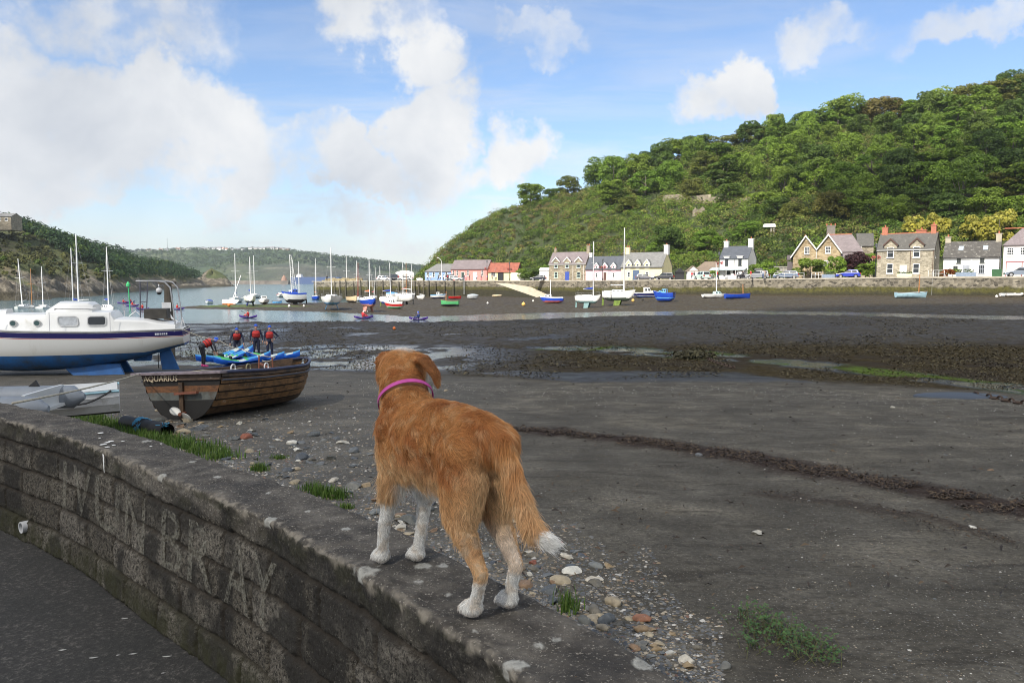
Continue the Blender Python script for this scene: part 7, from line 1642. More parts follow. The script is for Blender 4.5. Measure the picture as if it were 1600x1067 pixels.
# mooring pile with camera and notice
mp = thing('mooring_pile', 'weathered timber post with dome camera and white notice behind the yacht stern', 'post', XY(266, 40, gz(*XY(266, 40)[:2])))
h0 = P(266, 441, 40).z-mp.location.z; o = MB(); o.tube([(0, 0, -.3), (0, 0, h0*.45), (.02, 0, h0*.75), (0, 0, h0)], [.26, .24, .21, .16], 10); o.build('post', M('weathered timber pole', (.10, .085, .065)), mp)
o = MB(); o.box((-.45, -.08, h0-.12), (.4, .08, h0+.02)); o.build('crosspiece', M('weathered timber pole', (.1, .085, .065)), mp)
o = MB(); o.ball((-.40, -.1, h0-.42), (.15, .15, .15)); o.box((-.42, -.14, h0-.25), (-.38, -.06, h0-.1)); o.build('camera_housing', M('white plastic', (.75, .75, .75), .4), mp, smooth=True); o = MB(); o.ball((-.40, -.1, h0-.52), (.12, .12, .11)); o.build('camera_dome', M('smoked dome', (.02, .02, .02), .1), mp, smooth=True)
o = MB(); o.box((-.2, -.30, h0-1.45), (.25, -.27, h0-1.0)); o.build('notice', M('white plastic', (.75, .75, .75)), mp); o = MB(); o.tube([(.05, -.26, h0-1.4), (.3, -.3, h0-1.8), (.75, -.3, h0-2.1)], .05, 8); o.build('conduit', M('white plastic', (.75, .75, .75)), mp)
gp = thing('channel_marker', 'green perch with a cone topmark standing in the water', 'channel marker', XY(203, 135, WATER_Z-.5)); o = MB(); zt = P(202, 443, 135).z-gp.location.z; o.tube([(.1, 0, 0), (-.1, 0, zt)], .09, 8); o.build('pole', M('channel green', (.03, .34, .12)), gp); o = MB(); o.tube([(-.1, 0, zt-.5), (-.1, 0, zt-.1), (-.1, 0, zt+.35)], [.35, .32, .03], 10); o.build('topmark', M('channel green', (.03, .34, .12)), gp)
# ---------------------------------------------------------------- the old clinker boat
ab = G(287, 657); AQ = thing('clinker_boat', 'old brown clinker boat lettered AQUARIUS on its dark transom', 'boat', (ab.x-.05, ab.y+.1, ab.z-.04), radians(76)); AQ.rotation_euler = (radians(-3), radians(3.5), radians(76))
AL = 4.9; ah = Hull(AL, 2.15, smooth_itp([(0, .98), (.3, .95), (.7, .98), (1, 1.12)]), smooth_itp([(0, .02), (.75, .02), (.9, .16), (1, .55)]), .86, p=.72, q=1.5, full=.5)
WD = {}
def wood(n, c, dk, stain=.5):
    m, t = newmat('old planking '+n); ob = t.coord(); g_ = t.n('ShaderNodeVectorMath', operation='MULTIPLY', ins={0: ob, 1: (1, 4, 9)}).outputs[0]
    cc = t.ramp(t.noise(g_, 1.8, 7, .65, .4), [(.28, dk), (.5, c), (.72, tuple(min(1, x*1.45) for x in c))]); cc = t.mix(t.mrange(t.noise(ob, 3.2, 6, .7), .66-stain*.3, .72), cc, tuple(x*.55 for x in dk)); cc = t.mix(t.mrange(t.noise(ob, 9, 4), .66, .72, 0, .6), cc, (.30, .27, .23))
    t.bsdf(cc, .62, t.noise(g_, 5, 5), .5, .01); return m
BRNP = wood('brown', (.19, .098, .036), (.045, .024, .011), .8); DRKP = wood('dark', (.085, .048, .024), (.022, .014, .010), .8); BLKP = M('black bottom tar', (.012, .011, .010), .75, .3, 4); NAVR = M('navy gunwale', (.035, .040, .085), .5, .2, 6); GRYP = M('worn grey boot top', (.11, .12, .11), .8, .3, 7, dirt=.6, dirtcol=(.08, .05, .03))
us = [1, .87, .848, .755, .733, .64, .618, .525, .503, .41, .388, .27, .248, 0]
def aring(t, off=0.0):
    out_ = []
    for sg in (1, -1):
        seq = []
        for i, u in enumerate(us):
            lap = .030 if (i % 2 == 1 and i < len(us)-1) else 0.0
            seq.append(ah.pt(t, max(u, .001), sg, lap+off))
        out_.append(seq)
    return out_[0]+out_[1][::-1]
rings = [aring(t) for t in np.linspace(0, 1, 44)]; n_ = len(rings[0]); nu = len(us)
def amf(i, k):
    kk = k if k < nu-1 else n_-2-k
    return 2 if kk % 2 == 1 else (1 if kk < 2 else (0 if kk < 9 else (1 if kk < 11 else 2)))
o = MB(); o.loft(rings, mf=amf); o.build('hull', [BRNP, DRKP, BLKP], AQ, smooth=28)
# transom in painted bands
zt = lambda u: ah.pt(0, u, 1)
def trans(ulo, uhi, mat, x=-.0, nm='transom'):
    o = MB(); uu = np.linspace(ulo, uhi, 8); o.loft([[(x, ah.pt(0, u, 1)[1], ah.pt(0, u, 1)[2]), (x, 0, ah.pt(0, u, 1)[2]), (x, -ah.pt(0, u, 1)[1], ah.pt(0, u, 1)[2])] for u in uu]); return o.build(nm, mat, AQ)
trans(.001, .52, BLKP); trans(.52, .635, GRYP, nm='boot_top'); trans(.635, .73, wood('rust', (.15, .062, .022), (.05, .025, .012)), nm='transom_plank'); trans(.73, 1.0, M('tarred transom', (.014, .011, .009), .7, .4, 5))
o = MB(); zz = ah.sheer(0); o.box((-.14, -.98, zz-.02), (.30, 1.10, zz+.035)); o.build('stern_seat', wood('grey', (.22, .18, .20), (.10, .08, .09), .3), AQ, bevel=.008)
o = MB(); hb_ = ah.b(0); o.prism([(-hb_, zz-.025), (-hb_*.98, zz-.14), (hb_*.9, zz-.14), (hb_, zz-.025)], 'x', -.045, -.002); o.build('name_board', wood('plank', (.10, .065, .045), (.03, .02, .015)), AQ)
me_ = textmesh('AQUARIUS'); xs = [v.co.x for v in me_.vertices]; x0, x1 = min(xs), max(xs); bm = bmesh.new(); bm.from_mesh(me_); nm = MB(); bm.verts.index_update()
# letters read from the stern: run from the port side (left in view) towards starboard
nm.add([(-.050, hb_*.93-(v.co.x-x0)/(x1-x0)*.80, zz-.148+v.co.y*.165) for v in bm.verts], [tuple(v.index for v in f.verts) for f in bm.faces]); bm.free()
lt = nm.build('boat_name', M('cream lettering', (.62, .52, .36), .7, .25, 20), AQ, fix=False); sm_ = lt.modifiers.new('s', 'SOLIDIFY'); sm_.thickness = .006; sm_.offset = 0
for t0, r_, dz_, mt, nmn in ((0, .035, .01, NAVR, 'gunwale'), (0, .022, -.15, M('dark rubbing strake', (.07, .07, .085), .6, .2, 5), 'rubbing_strake')):
    o = MB()
    for sg in (1, -1): o.tube([Vector(ah.pt(t, 1, sg))+Vector((0, sg*.015, dz_)) for t in np.linspace(0, 1, 30)], r_, 8)
    o.build(nmn, mt, AQ, smooth=50)
inn = MB(); inn.loft([[tuple(Vector(ah.pt(t, u, sg))+Vector((0, -sg*.05, .04))) for sg, u in [(1, 1), (1, .8), (1, .6), (1, .35), (1, .05), (-1, .05), (-1, .35), (-1, .6), (-1, .8), (-1, 1)]] for t in np.linspace(.01, .96, 20)]); inn.build('inner_planking', DRKP, AQ, smooth=True)
for t in (.28, .55, .8): o = MB(); w = ah.b(t)*.93; z = ah.sheer(t)-.16; o.box((t*AL-.14, -w, z), (t*AL+.14, w, z+.04)); o.build('thwart', wood('red', (.20, .075, .055), (.06, .03, .02)), AQ)
o = MB(); o.box((1.5, -.3, .3), (2.3, .3, .82), taper=.2); o.build('engine_box', wood('red', (.2, .075, .055), (.06, .03, .02)), AQ)
o = MB(); z = ah.sheer(.62); o.tube([(3.0, .1, z-.3), (3.05, .1, z+.28)], .02, 6); o.tube([(3.25, -.15, z-.3), (3.3, -.1, z+.22)], .02, 6); o.tube([(2.8, -.4, z-.05), (3.4, .3, z+.08)], .03, 6); o.build('rusty_fittings', M('rusty iron', (.20, .07, .04), .8, .3, 8), AQ)
for t, sg in ((.10, 1), (.20, 1), (.33, 1)):
    o = MB(); c = Vector(ah.pt(t, 1, -1))+Vector((0, .1, .07)); o.tube([c+Vector((.08*cos(a), 0, .08*sin(a))) for a in np.linspace(0, 2*pi, 16)], .016, 6); o.build('white_ring', M('white plastic', (.75, .75, .75)), AQ, smooth=True) if t != .2 else o.build('rope_ring', M('old rope', (.30, .27, .16), .9), AQ, smooth=True)
o = MB(); o.box((-.05, -.045, .0), (-.003, .045, .80)); o.build('stern_post', DRKP, AQ); o = MB(); o.prism([(-.42, .57), (.10, .55), (.10, .60), (-.42, .62)], 'x', -.13, -.05); o.build('bracket', M('rusty iron', (.2, .07, .04)), AQ)
for k in range(2):
    o = MB(); a = radians(25+k*180); c = Vector((-.20, -.10, .17)); dv = Vector((0, cos(a), sin(a))); o.ball((0, 0, 0), (.012, .085, .13), 0, 14, 10)
    o.xf(Matrix.Translation(c+dv*.14) @ Matrix.Rotation(a-pi/2, 4, 'X') @ Matrix.Rotation(.5, 4, 'Z')); o.build('propeller_blade', M('galvanised blade', (.42, .42, .40), .5, metal=.3), AQ, smooth=True)
o = MB(); o.tube([(.0, -.06, .18), (-.24, -.10, .17)], [.03, .035], 8); o.build('propeller_shaft', M('rusty iron', (.2, .07, .04)), AQ)
def rope(name, label, pts, r, mat, sag=0.0, group=None):
    o = MB(); pts = [Vector(p) for p in pts]; q = []
    for a, b_ in zip(pts[:-1], pts[1:]):
        for k in range(12): u = k/12; q.append(a.lerp(b_, u)-Vector((0, 0, sag*4*u*(1-u))))
    q.append(pts[-1]); o.tube(q, r, 6); return tag(o.build(name, mat, smooth=True), label, 'rope', group)
ROPE = M('pale rope', (.42, .39, .31), .9, .2, 20)
AM = Matrix.Translation(AQ.location) @ AQ.rotation_euler.to_matrix().to_4x4()
st = AM @ Vector((.0, .98, zz+.02))
rope('mooring_rope', 'pale rope from the stern of the brown boat to the wall at left', [AM @ Vector((1.0, -.75, zz+.05)), AM @ Vector((0, -.5, zz+.05)), st, P(20, 630, 7.6)], .012, ROPE, .03)
rope('mooring_rope', 'slack rope from the yacht stern to the bow of the brown boat', [YR.matrix_basis @ Vector((.05, .9, 2.0)), P(345, 533, 30), P(378, 545, 26), P(430, 558, 19.5), AM @ Vector((AL*.8, .55, 1.12))], .012, ROPE, .06)
rope('mooring_rope', 'thin dark rope lying on the sand behind the yacht rudder', [P(247, 540, 30.5), P(248, 575, 30.5)], .015, BLKM)
# ---------------------------------------------------------------- dinghies by the wall
q = XY(60, 12.5, 0); dz = gz(q.x, q.y)
wd0 = XY(186, 14.0, 0); WDR = thing('white_dinghy', 'white lapstrake dinghy with pale blue gunwale lying behind the wall', 'dinghy', (wd0.x, wd0.y, P(178, 648, 14.0).z), radians(206))
wh = Hull(3.4, 1.45, smooth_itp([(0, .50), (.5, .46), (1, .62)]), smooth_itp([(0, .04), (.7, .0), (1, .25)]), .80, p=.6, q=1.3)
us2 = [1, .80, .79, .60, .59, .36, .35, 0]
def wring(t): 
    r_ = []
    for sg in (1, -1): r_.append([wh.pt(t, max(u, .001), sg, .012 if i % 2 == 1 and i < 7 else 0) for i, u in enumerate(us2)])
    return r_[0]+r_[1][::-1]
rg = [wring(t) for t in np.linspace(0, 1, 26)]; o = MB(); WHD = M('white dinghy paint', (.72, .73, .74), .5, .08, 4, dirt=.2, dirtcol=(.45, .44, .42))
o.loft(rg, mf=lambda i, k: 1 if min(k, len(rg[0])-2-k) >= 6 else 0); 
o.add([p for p in rg[0]], [tuple(range(len(rg[0])))], 0); o.build('hull', [WHD, BLKP], WDR, smooth=28)
wh.rail(M('pale blue gunwale', (.30, .50, .58), .5), WDR, .022, 'gunwale'); o = MB(); o.loft([[tuple(Vector(wh.pt(t, u, sg))+Vector((0, -sg*.03, .03))) for sg, u in [(1, 1), (1, .6), (1, .1), (-1, .1), (-1, .6), (-1, 1)]] for t in np.linspace(.01, .97, 12)]); o.build('inner_hull', GREYB, WDR, smooth=True)
for t in (.25, .55): o = MB(); w = wh.b(t)*.95; o.box((t*3.4-.11, -w, .34), (t*3.4+.11, w, .37)); o.build('thwart', TEAKD, WDR)
WM = Matrix.Translation(WDR.location) @ Matrix.Rotation(radians(206), 4, 'Z')
rope('black_rope', 'black rope hanging in a loop along the side of the white dinghy', [WM @ Vector((.12, .64, .52)), WM @ Vector((.5, .74, .34)), WM @ Vector((1.3, .80, .33)), WM @ Vector((2.0, .74, .44)), WM @ Vector((3.2, .3, .55))], .016, BLKM, .02)
p = XY(88, 10.2, 0); p.z = P(110, 645, 10.2).z-.02; RUB = M('grey rubber fabric', (.20, .225, .26), .55, .12, 5, dirt=.2, dirtcol=(.12, .13, .14))
R_ = inflatable('grey inflatable dinghy with pointed tube ends lying behind the wall', p, radians(186), 2.9, RUB, .155, 1.35, True, True)
for y, x in ((.5, .5), (-.5, .5), (-.5, 1.3)): o = MB(); o.prism([(x-.10, .27), (x+.10, .27), (x-.04, .39)], 'y', y-.012, y+.012); o.build('rowlock_patch', M('black rubber', (.02, .02, .022), .6), R_)
tb = thing('black_tube', 'black plastic tube tied with tangled blue twine on the grass by the wall', 'tube', (0, 0, 0)); a, c = G(196, 668), G(262, 682); up_ = Vector((0, 0, .10)); o = MB(); o.tube([a+up_, c+up_], .13, 20, cap=False); o.tube([c+up_, a+up_], .105, 20, cap=False); o.build('tube', M('black plastic pipe', (.009, .009, .010), .6, .2, 6, spec=.3), tb, smooth=50)
BT = M('blue polypropylene twine', (.06, .30, .52), .6, .2, 20); rr = random.Random(4); o = MB()
ax = (c-a).normalized(); sd_ = ax.cross(Vector((0, 0, 1)))
for k in range(16):
    u = .42+rr.uniform(-.07, .07); cc = a.lerp(c, u)+up_; ph = rr.random(); o.tube([cc+(sd_*cos(w)+Vector((0, 0, 1))*sin(w))*(.137+.02*rr.random())+ax*rr.uniform(-.03, .03) for w in np.linspace(ph, ph+4.5, 12)], .005, 4)
o.build('blue_twine', BT, tb); o = MB()
for k in range(14):
    cc = a.lerp(c, .45)+up_-sd_*0+Vector((0, -.14, -.02)); o.tube([cc+Vector((rr.gauss(0, .05), -abs(rr.gauss(0, .03)), rr.gauss(-.03, .06))) for _ in range(6)], .005, 4)
for k in range(6):
    cc = a.lerp(c, .95)+up_; o.tube([cc+Vector((rr.gauss(0, .05), rr.gauss(0, .05)-.05, .1+rr.gauss(0, .03))) for _ in range(5)], .005, 4)
o.build('loose_twine', BT, tb)
# ---------------------------------------------------------------- people
SKIN = M('skin', (.55, .33, .24), .5, .06, 8); WET = M('black wetsuit', (.012, .014, .022), .55, .2, 3); WETN = M('navy wetsuit', (.016, .022, .055), .55, .2, 3); VEST = M('red buoyancy aid', (.55, .030, .025), .65, .12, 8); HELM = M('blue helmet', (.015, .10, .62), .3, .05, 2); PNKS = M('pink shoes', (.62, .05, .24), .6); YEL = M('yellow strap', (.60, .52, .05), .6); HAIR = M('dark hair', (.04, .026, .018), .7)
STAND = dict(pel=(0, 0, .93), ch=(.02, 0, 1.28), nk=(.02, 0, 1.46), hd=(.05, 0, 1.60), sh=(0, .19, 1.40), el=(.0, .27, 1.12), wr=(.06, .28, .88), hip=(0, .09, .90), kn=(.03, .11, .49), an=(0, .12, .09))
def person(name_label, p, a, pose=None, h=1.7, top=None, legs=None, vest=None, helmet=None, voxel=.03, group=None, shoes=None, fingers=False, hair=True, sit=False, shorts=None):
    J = dict(STAND); J.update(pose or {}); R = thing('person', name_label, 'person', p, a, group); s = h/1.72
    g = lambda k, sg=1: Vector((J[k][0], J[k][1]*sg, J[k][2]))*s
    def gj(k, sg):
        kk = k+('L' if sg > 0 else 'R'); return Vector(J[kk])*s if kk in J else g(k, sg)
    b = MB(); capsule(b, [g('pel'), g('pel').lerp(g('ch'), .5), g('ch')], [.135*s, .125*s, .15*s], 12); 
    for sg in (1, -1):
        capsule(b, [g('ch'), gj('sh', sg)], [.12*s, .068*s], 10); capsule(b, [gj('sh', sg), gj('el', sg), gj('wr', sg)], [.062*s, .046*s, .032*s], 10)
        d_ = (gj('wr', sg)-gj('el', sg)).normalized(); w = gj('wr', sg); sd2 = d_.cross(Vector((1, 0, 0))); sd2 = sd2.normalized() if sd2.length > .1 else Vector((0, 1, 0)); fw = sd2.cross(d_)
        capsule(b, [w, w+d_*.07*s], [.030*s, .034*s], 8)
        if fingers:
            for i, ln in enumerate((.075, .085, .08, .062)): c0 = w+d_*.085*s+fw*((i-1.5)*.021*s); capsule(b, [c0, c0+d_*ln*.5*s+sd2*.004, c0+d_*ln*s+sd2*.014*s], [.0105*s, .010*s, .009*s], 6)
            c0 = w+d_*.03*s+fw*.035*s; capsule(b, [c0, c0+d_*.04*s+fw*.025*s, c0+d_*.065*s+fw*.026*s], [.013*s, .011*s, .009*s], 6)
        else: capsule(b, [w+d_*.07*s, w+d_*.15*s], [.034*s, .022*s], 8)
        capsule(b, [gj('hip', sg), gj('kn', sg), gj('an', sg)], [.098*s, .066*s, .045*s], 10); an = gj('an', sg); capsule(b, [an-Vector((.03, 0, .04))*s, an+Vector((.15, 0, -.055))*s], [.042*s, .036*s], 8)
    hd = g('hd'); capsule(b, [g('ch').lerp(g('nk'), .8), g('nk'), hd-Vector((0, 0, .05))*s], [.07*s, .055*s, .055*s], 10); b.ball(hd, (.095*s, .076*s, .118*s)); b.ball(hd+Vector((.045, 0, -.07))*s, (.055*s, .05*s, .05*s)); b.ball(hd+Vector((.097, 0, -.015))*s, .018*s)
    for sg in (1, -1): b.ball(hd+Vector((0, sg*.078, -.01))*s, (.02*s, .012*s, .03*s))
    me = remeshed(b, 'body', voxel, 2, .4); top = top or WET; legs = legs or WET; me.materials.append(SKIN); me.materials.append(top); me.materials.append(legs); me.materials.append(shoes or BLKM)
    co = np.empty(len(me.vertices)*3, np.float32); me.vertices.foreach_get('co', co); co = co.reshape(-1, 3); pc = np.array([co[list(pl.vertices)].mean(0) for pl in me.polygons]) if len(me.polygons) < 60000 else None
    mi = np.ones(len(pc), np.int32); ax_ = np.array((g('ch')-g('pel')).normalized()[:]); rel = (pc-np.array(g('pel')[:]))@ax_; dk = np.minimum(*[np.minimum(segd(pc, gj('hip', sg), gj('kn', sg))[0], segd(pc, gj('kn', sg), gj('an', sg))[0]) for sg in (1, -1)]); mi[(rel < .08*s) & (dk < .14*s)] = 2
    mi[np.linalg.norm(pc-np.array((hd-Vector((0, 0, .01)))[:]), axis=1) < .155*s] = 0
    for sg in (1, -1):
        w = gj('wr', sg); d_ = (w-gj('el', sg)).normalized(); r_ = (pc-np.array(w[:]))@np.array(d_[:]); mi[(np.linalg.norm(pc-np.array((w+d_*.08*s)[:]), axis=1) < .14*s) & (r_ > -.01)] = 0
        an = np.array(gj('an', sg)[:]); mi[(np.linalg.norm(pc-(an+np.array((.05, 0, -.04))*s), axis=1) < .15*s) & (pc[:, 2] < an[2]+.03)] = 3
    me.polygons.foreach_set('material_index', mi); o = bpy.data.objects.new('body', me); COL.objects.link(o); o.parent = R
    if vest:
        v = MB(); ax = (g('ch')-g('pel')).normalized(); a0 = g('pel')+ax*.14*s; a1 = g('ch').lerp(g('nk'), .62); fwd = Vector((0, 1, 0)).cross(ax).normalized(); rings = []
        for u, wx, wy in ((0, .150, .180), (.15, .168, .195), (.6, .175, .20), (.86, .165, .19), (1.04, .10, .15)): c = a0.lerp(a1, u); rings.append([c+fwd*(wx*s*cos(q))+Vector((0, 1, 0))*(wy*s*sin(q)) for q in np.linspace(0, 2*pi, 18, endpoint=False)])
        v.loft(rings, closed=True, capa=True, capb=True); vo = v.build('buoyancy_aid', vest, R, smooth=50); bb = MB()
        for u in (.18, .52): c = a0.lerp(a1, u); bb.tube([c+fwd*(.181*s*cos(q))+Vector((0, 1, 0))*(.206*s*sin(q)) for q in np.linspace(0, 2*pi, 19)], .011*s, 5)
        bb.build('strap', BLKM, vo)
    if helmet:
        o = MB(); n0 = 7; rings = []
        for i in range(n0): q = i/(n0-1)*pi/2*.98; rings.append([hd+Vector((.122*cos(q)*cos(w)-.008, .104*cos(q)*sin(w), .012+.135*sin(q)+(.035 if cos(w) > .2 else -.045)*(1-sin(q))))*s for w in np.linspace(0, 2*pi, 18, endpoint=False)])
        o.loft(rings, closed=True, capb=True); o.build('helmet', helmet, R, smooth=60)
    elif hair:
        o = MB(); o.ball(hd+Vector((-.018, 0, .028))*s, (.098*s, .086*s, .105*s)); o.build('hair', HAIR, R, smooth=True)
    if fingers:
        e = MB()
        for sg in (1, -1): e.ball(hd+Vector((.086, sg*.032, .015))*s, .012*s)
        e.build('eyes', BLKM, R); e = MB(); e.ball(hd+Vector((.094, 0, -.075))*s, (.012*s, .026*s, .008*s)); e.build('mouth', M('lips', (.35, .12, .10)), R)
    return R
def face(px, Y): return atan2(-Y, -((px-800)/F*Y))
pA = G(318, 573); pB = G(371, 561); pC = G(401, 560); pD = G(422, 560); KG = 'paddlers in wetsuits around the kayaks'
BEND = dict(pel=(-.06, 0, .90), ch=(.32, 0, 1.10), nk=(.46, 0, 1.16), hd=(.58, 0, 1.14), shL=(.36, .18, 1.14), shR=(.36, -.18, 1.14), elL=(.44, .24, .88), wrL=(.52, .20, .64), elR=(.44, -.24, .88), wrR=(.52, -.20, .64), hip=(-.06, .09, .88), kn=(.02, .11, .48), an=(0, .12, .09))
person('paddler in pink shoes bending over the kayaks at left', pA, radians(38), BEND, 1.68, top=M('grey wetsuit', (.06, .065, .085), .6), legs=WET, vest=VEST, helmet=HELM, voxel=.012, group=KG, shoes=PNKS, fingers=True)
LEAN = dict(pel=(-.10, 0, .92), ch=(.10, 0, 1.24), nk=(.2, 0, 1.38), hd=(.28, 0, 1.47), shL=(.12, .20, 1.33), shR=(.12, -.20, 1.33), elL=(.17, .30, 1.06), wrL=(.24, .32, .82), elR=(.17, -.30, 1.06), wrR=(.24, -.32, .82), hip=(-.10, .09, .89))
person('paddler leaning forward with both arms hanging behind the kayaks', pB, face(371, 40), LEAN, 1.68, top=WETN, legs=WETN, vest=VEST, helmet=HELM, voxel=.012, group=KG, fingers=True)
person('upright paddler with arms by the sides, middle of the group', pC, face(401, 40), dict(elL=(.02, .29, 1.13), wrL=(.10, .31, .90)), 1.72, top=WETN, legs=WETN, vest=VEST, helmet=HELM, voxel=.012, group=KG, fingers=True)
person('paddler with one hand on the hip at the right of the group', pD, face(422, 40)+.15, dict(shL=(0, .19, 1.40), elL=(-.10, .45, 1.16), wrL=(.04, .25, 1.02), elR=(-.02, -.25, 1.12), wrR=(.02, -.24, .90)), 1.66, top=WETN, legs=WETN, vest=VEST, helmet=HELM, voxel=.012, group=KG, fingers=True)
KB = M('kayak blue', (.012, .11, .58), .35, .12, 2); KBL = M('kayak light blue', (.06, .34, .72), .35, .12, 2); KGN = M('kayak green', (.08, .50, .12), .35, .2, 3); KWH = M('kayak white', (.62, .70, .66), .4, .1, 3); KPU = M('kayak purple', (.045, .018, .15), .35)
def kayak_mesh(L=3.0, W_=.72, pal=(KB, KBL, KGN, KWH)):
    o = MB(); xs = np.linspace(-1, 1, 25); rings = []
    for s_ in xs:
        w = W_/2*max(.03, (1-abs(s_)**2.4)); zb = .02+.20*abs(s_)**3.2; zd = .26+.20*abs(s_)**2.6-.09*max(0, 1-abs(s_+.1)*2.6); x = s_*L/2
        rings.append([(x, w*.55, zb), (x, w, zb+.12), (x, w*.96, zd-.02), (x, w*.62, zd+.02 if abs(s_) < .55 else zd+.03), (x, 0, zd-.05*(abs(s_) < .5)+.05*(abs(s_) >= .5)), (x, -w*.62, zd+.02 if abs(s_) < .55 else zd+.03), (x, -w*.96, zd-.02), (x, -w, zb+.12), (x, -w*.55, zb)])
    def mf(i, k):
        s_ = (xs[i]+xs[i+1])/2; d_ = 2 <= k <= 5
        if not d_: return 0
        return 1 if abs(s_) > .72 else (2 if -.55 < s_ < -.2 else (3 if -.2 <= s_ < .05 or .5 < s_ <= .72 else (1 if s_ > .2 else 2)))
    o.loft(rings, closed=True, capa=True, capb=True, mf=mf); return o
KY = 'blue and green kayaks on the mud'
kp = None
for i, (px, py, hd, tilt, lb) in enumerate([(346, 566, 52, -7, 'blue and green kayak furthest left, under the bending paddler'), (362, 567, 54, -7, 'blue and green kayak second from the left in the row'), (380, 569, 30, -3, 'blue kayak in the middle of the row with its bow towards us'), (402, 566, 8, 0, 'pale blue and green kayak lying crossways in front of the standing paddlers'), (428, 563, 6, 0, 'blue kayak furthest right, showing behind the bow of the brown boat')]):
    g = G(px, py); R = thing('kayak', lb, 'kayak', g+Vector((0, 0, .12*(abs(tilt) > 4))), radians(hd), KY); R.rotation_euler = (0, radians(tilt), radians(hd))
    if kp is None: o = kayak_mesh(2.5, .64).build('hull', [KB, KBL, KGN, KWH], R, smooth=45); kp = o.data; q = MB(); q.box((-.55, -.2, .2), (-.48, .2, .42)); st_ = q.build('seat_back', BLKM, R).data
    else:
        for d_, nm in ((kp, 'hull'), (st_, 'seat_back')): o = bpy.data.objects.new(nm, d_); COL.objects.link(o); o.parent = R
# paddlers out on the water
SIT = dict(pel=(0, 0, .20), ch=(.0, 0, .58), nk=(.02, 0, .75), hd=(.05, 0, .89), sh=(0, .19, .70), elL=(.16, .30, .50), wrL=(.38, .30, .55), elR=(.16, -.30, .50), wrR=(.38, -.30, .50), hip=(.05, .09, .18), kn=(.45, .12, .34), an=(.80, .10, .14))
PBL = M('white paddle blade', (.78, .78, .78), .4); BLUEJ = M('dark blue jacket', (.02, .05, .20), .6); REDJ = M('red cagoule', (.55, .02, .03), .6); kw = None
for i, (px, py, hd, jk, hl, kc, lb) in enumerate([(193, 474.5, 20, REDJ, None, KPU, 'furthest left of the group behind the yacht cabin'), (203, 473, 60, VEST, None, KPU, 'by the green channel marker'), (207, 479, 10, VEST, None, KPU, 'just right of the channel marker'), (223, 484, 170, VEST, None, KPU, 'left of the boarding ladder of the yacht'), (277, 484, 5, VEST, None, KPU, 'seen under the stern arch of the yacht'), (388, 497, 175, VEST, None, KPU, 'alone on the water above the standing paddlers'), (568, 498, 15, REDJ, PBL, KPU, 'with white cap left of the dog'), (574, 497, 10, REDJ, None, KPU, 'riding behind the white capped one'), (654, 500, 170, BLUEJ, HELM, KPU, 'in dark blue right of the dog head')]):
    w, afl = at_shore(px, py); z_ = max(w.z, WATER_Z-.06) if afl else w.z+.02; pt = Vector((w.x, w.y, z_-.03)); a_ = radians(hd)
    col_ = 'dark blue' if jk is BLUEJ else 'red'
    if i != 7:
        R = thing('kayak', f'purple kayak {lb}', 'kayak', pt, a_, 'kayaks out on the water'); o = kayak_mesh(2.5, .7).build('hull', [KPU, KPU, KPU, KPU], R, smooth=45)
    off = Vector((-.6 if i == 7 else .0, 0, .08)); pp = pt+Matrix.Rotation(a_, 3, 'Z') @ off
    person(f'seated kayaker in {col_} {lb}', pp, a_, SIT, 1.75, top=jk, legs=WET, vest=jk, helmet=hl, voxel=.045, group='kayakers out on the water')
    if i in (0, 2, 3, 5, 6, 8):
        pd = thing('paddle', f'paddle of the kayaker {lb}', 'paddle', pp+Matrix.Rotation(a_, 3, 'Z') @ Vector((.42, 0, .55)), a_, 'kayak paddles'); sl = .35 if i % 2 else -.35; e = Vector((0, cos(sl), sin(sl)))*1.05; q = MB(); q.tube([-e, e], .018, 6); q.build('shaft', BLKM, pd)
        for sg in (1, -1): q = MB(); q.ball((0, 0, 0), (.11, .24, .02), 0, 10, 6); q.xf(Matrix.Translation(e*sg*1.12) @ Matrix.Rotation(sl, 4, 'X') @ Matrix.Rotation(pi/2*.8, 4, 'Y')); q.build('blade', PBL, pd, smooth=True)
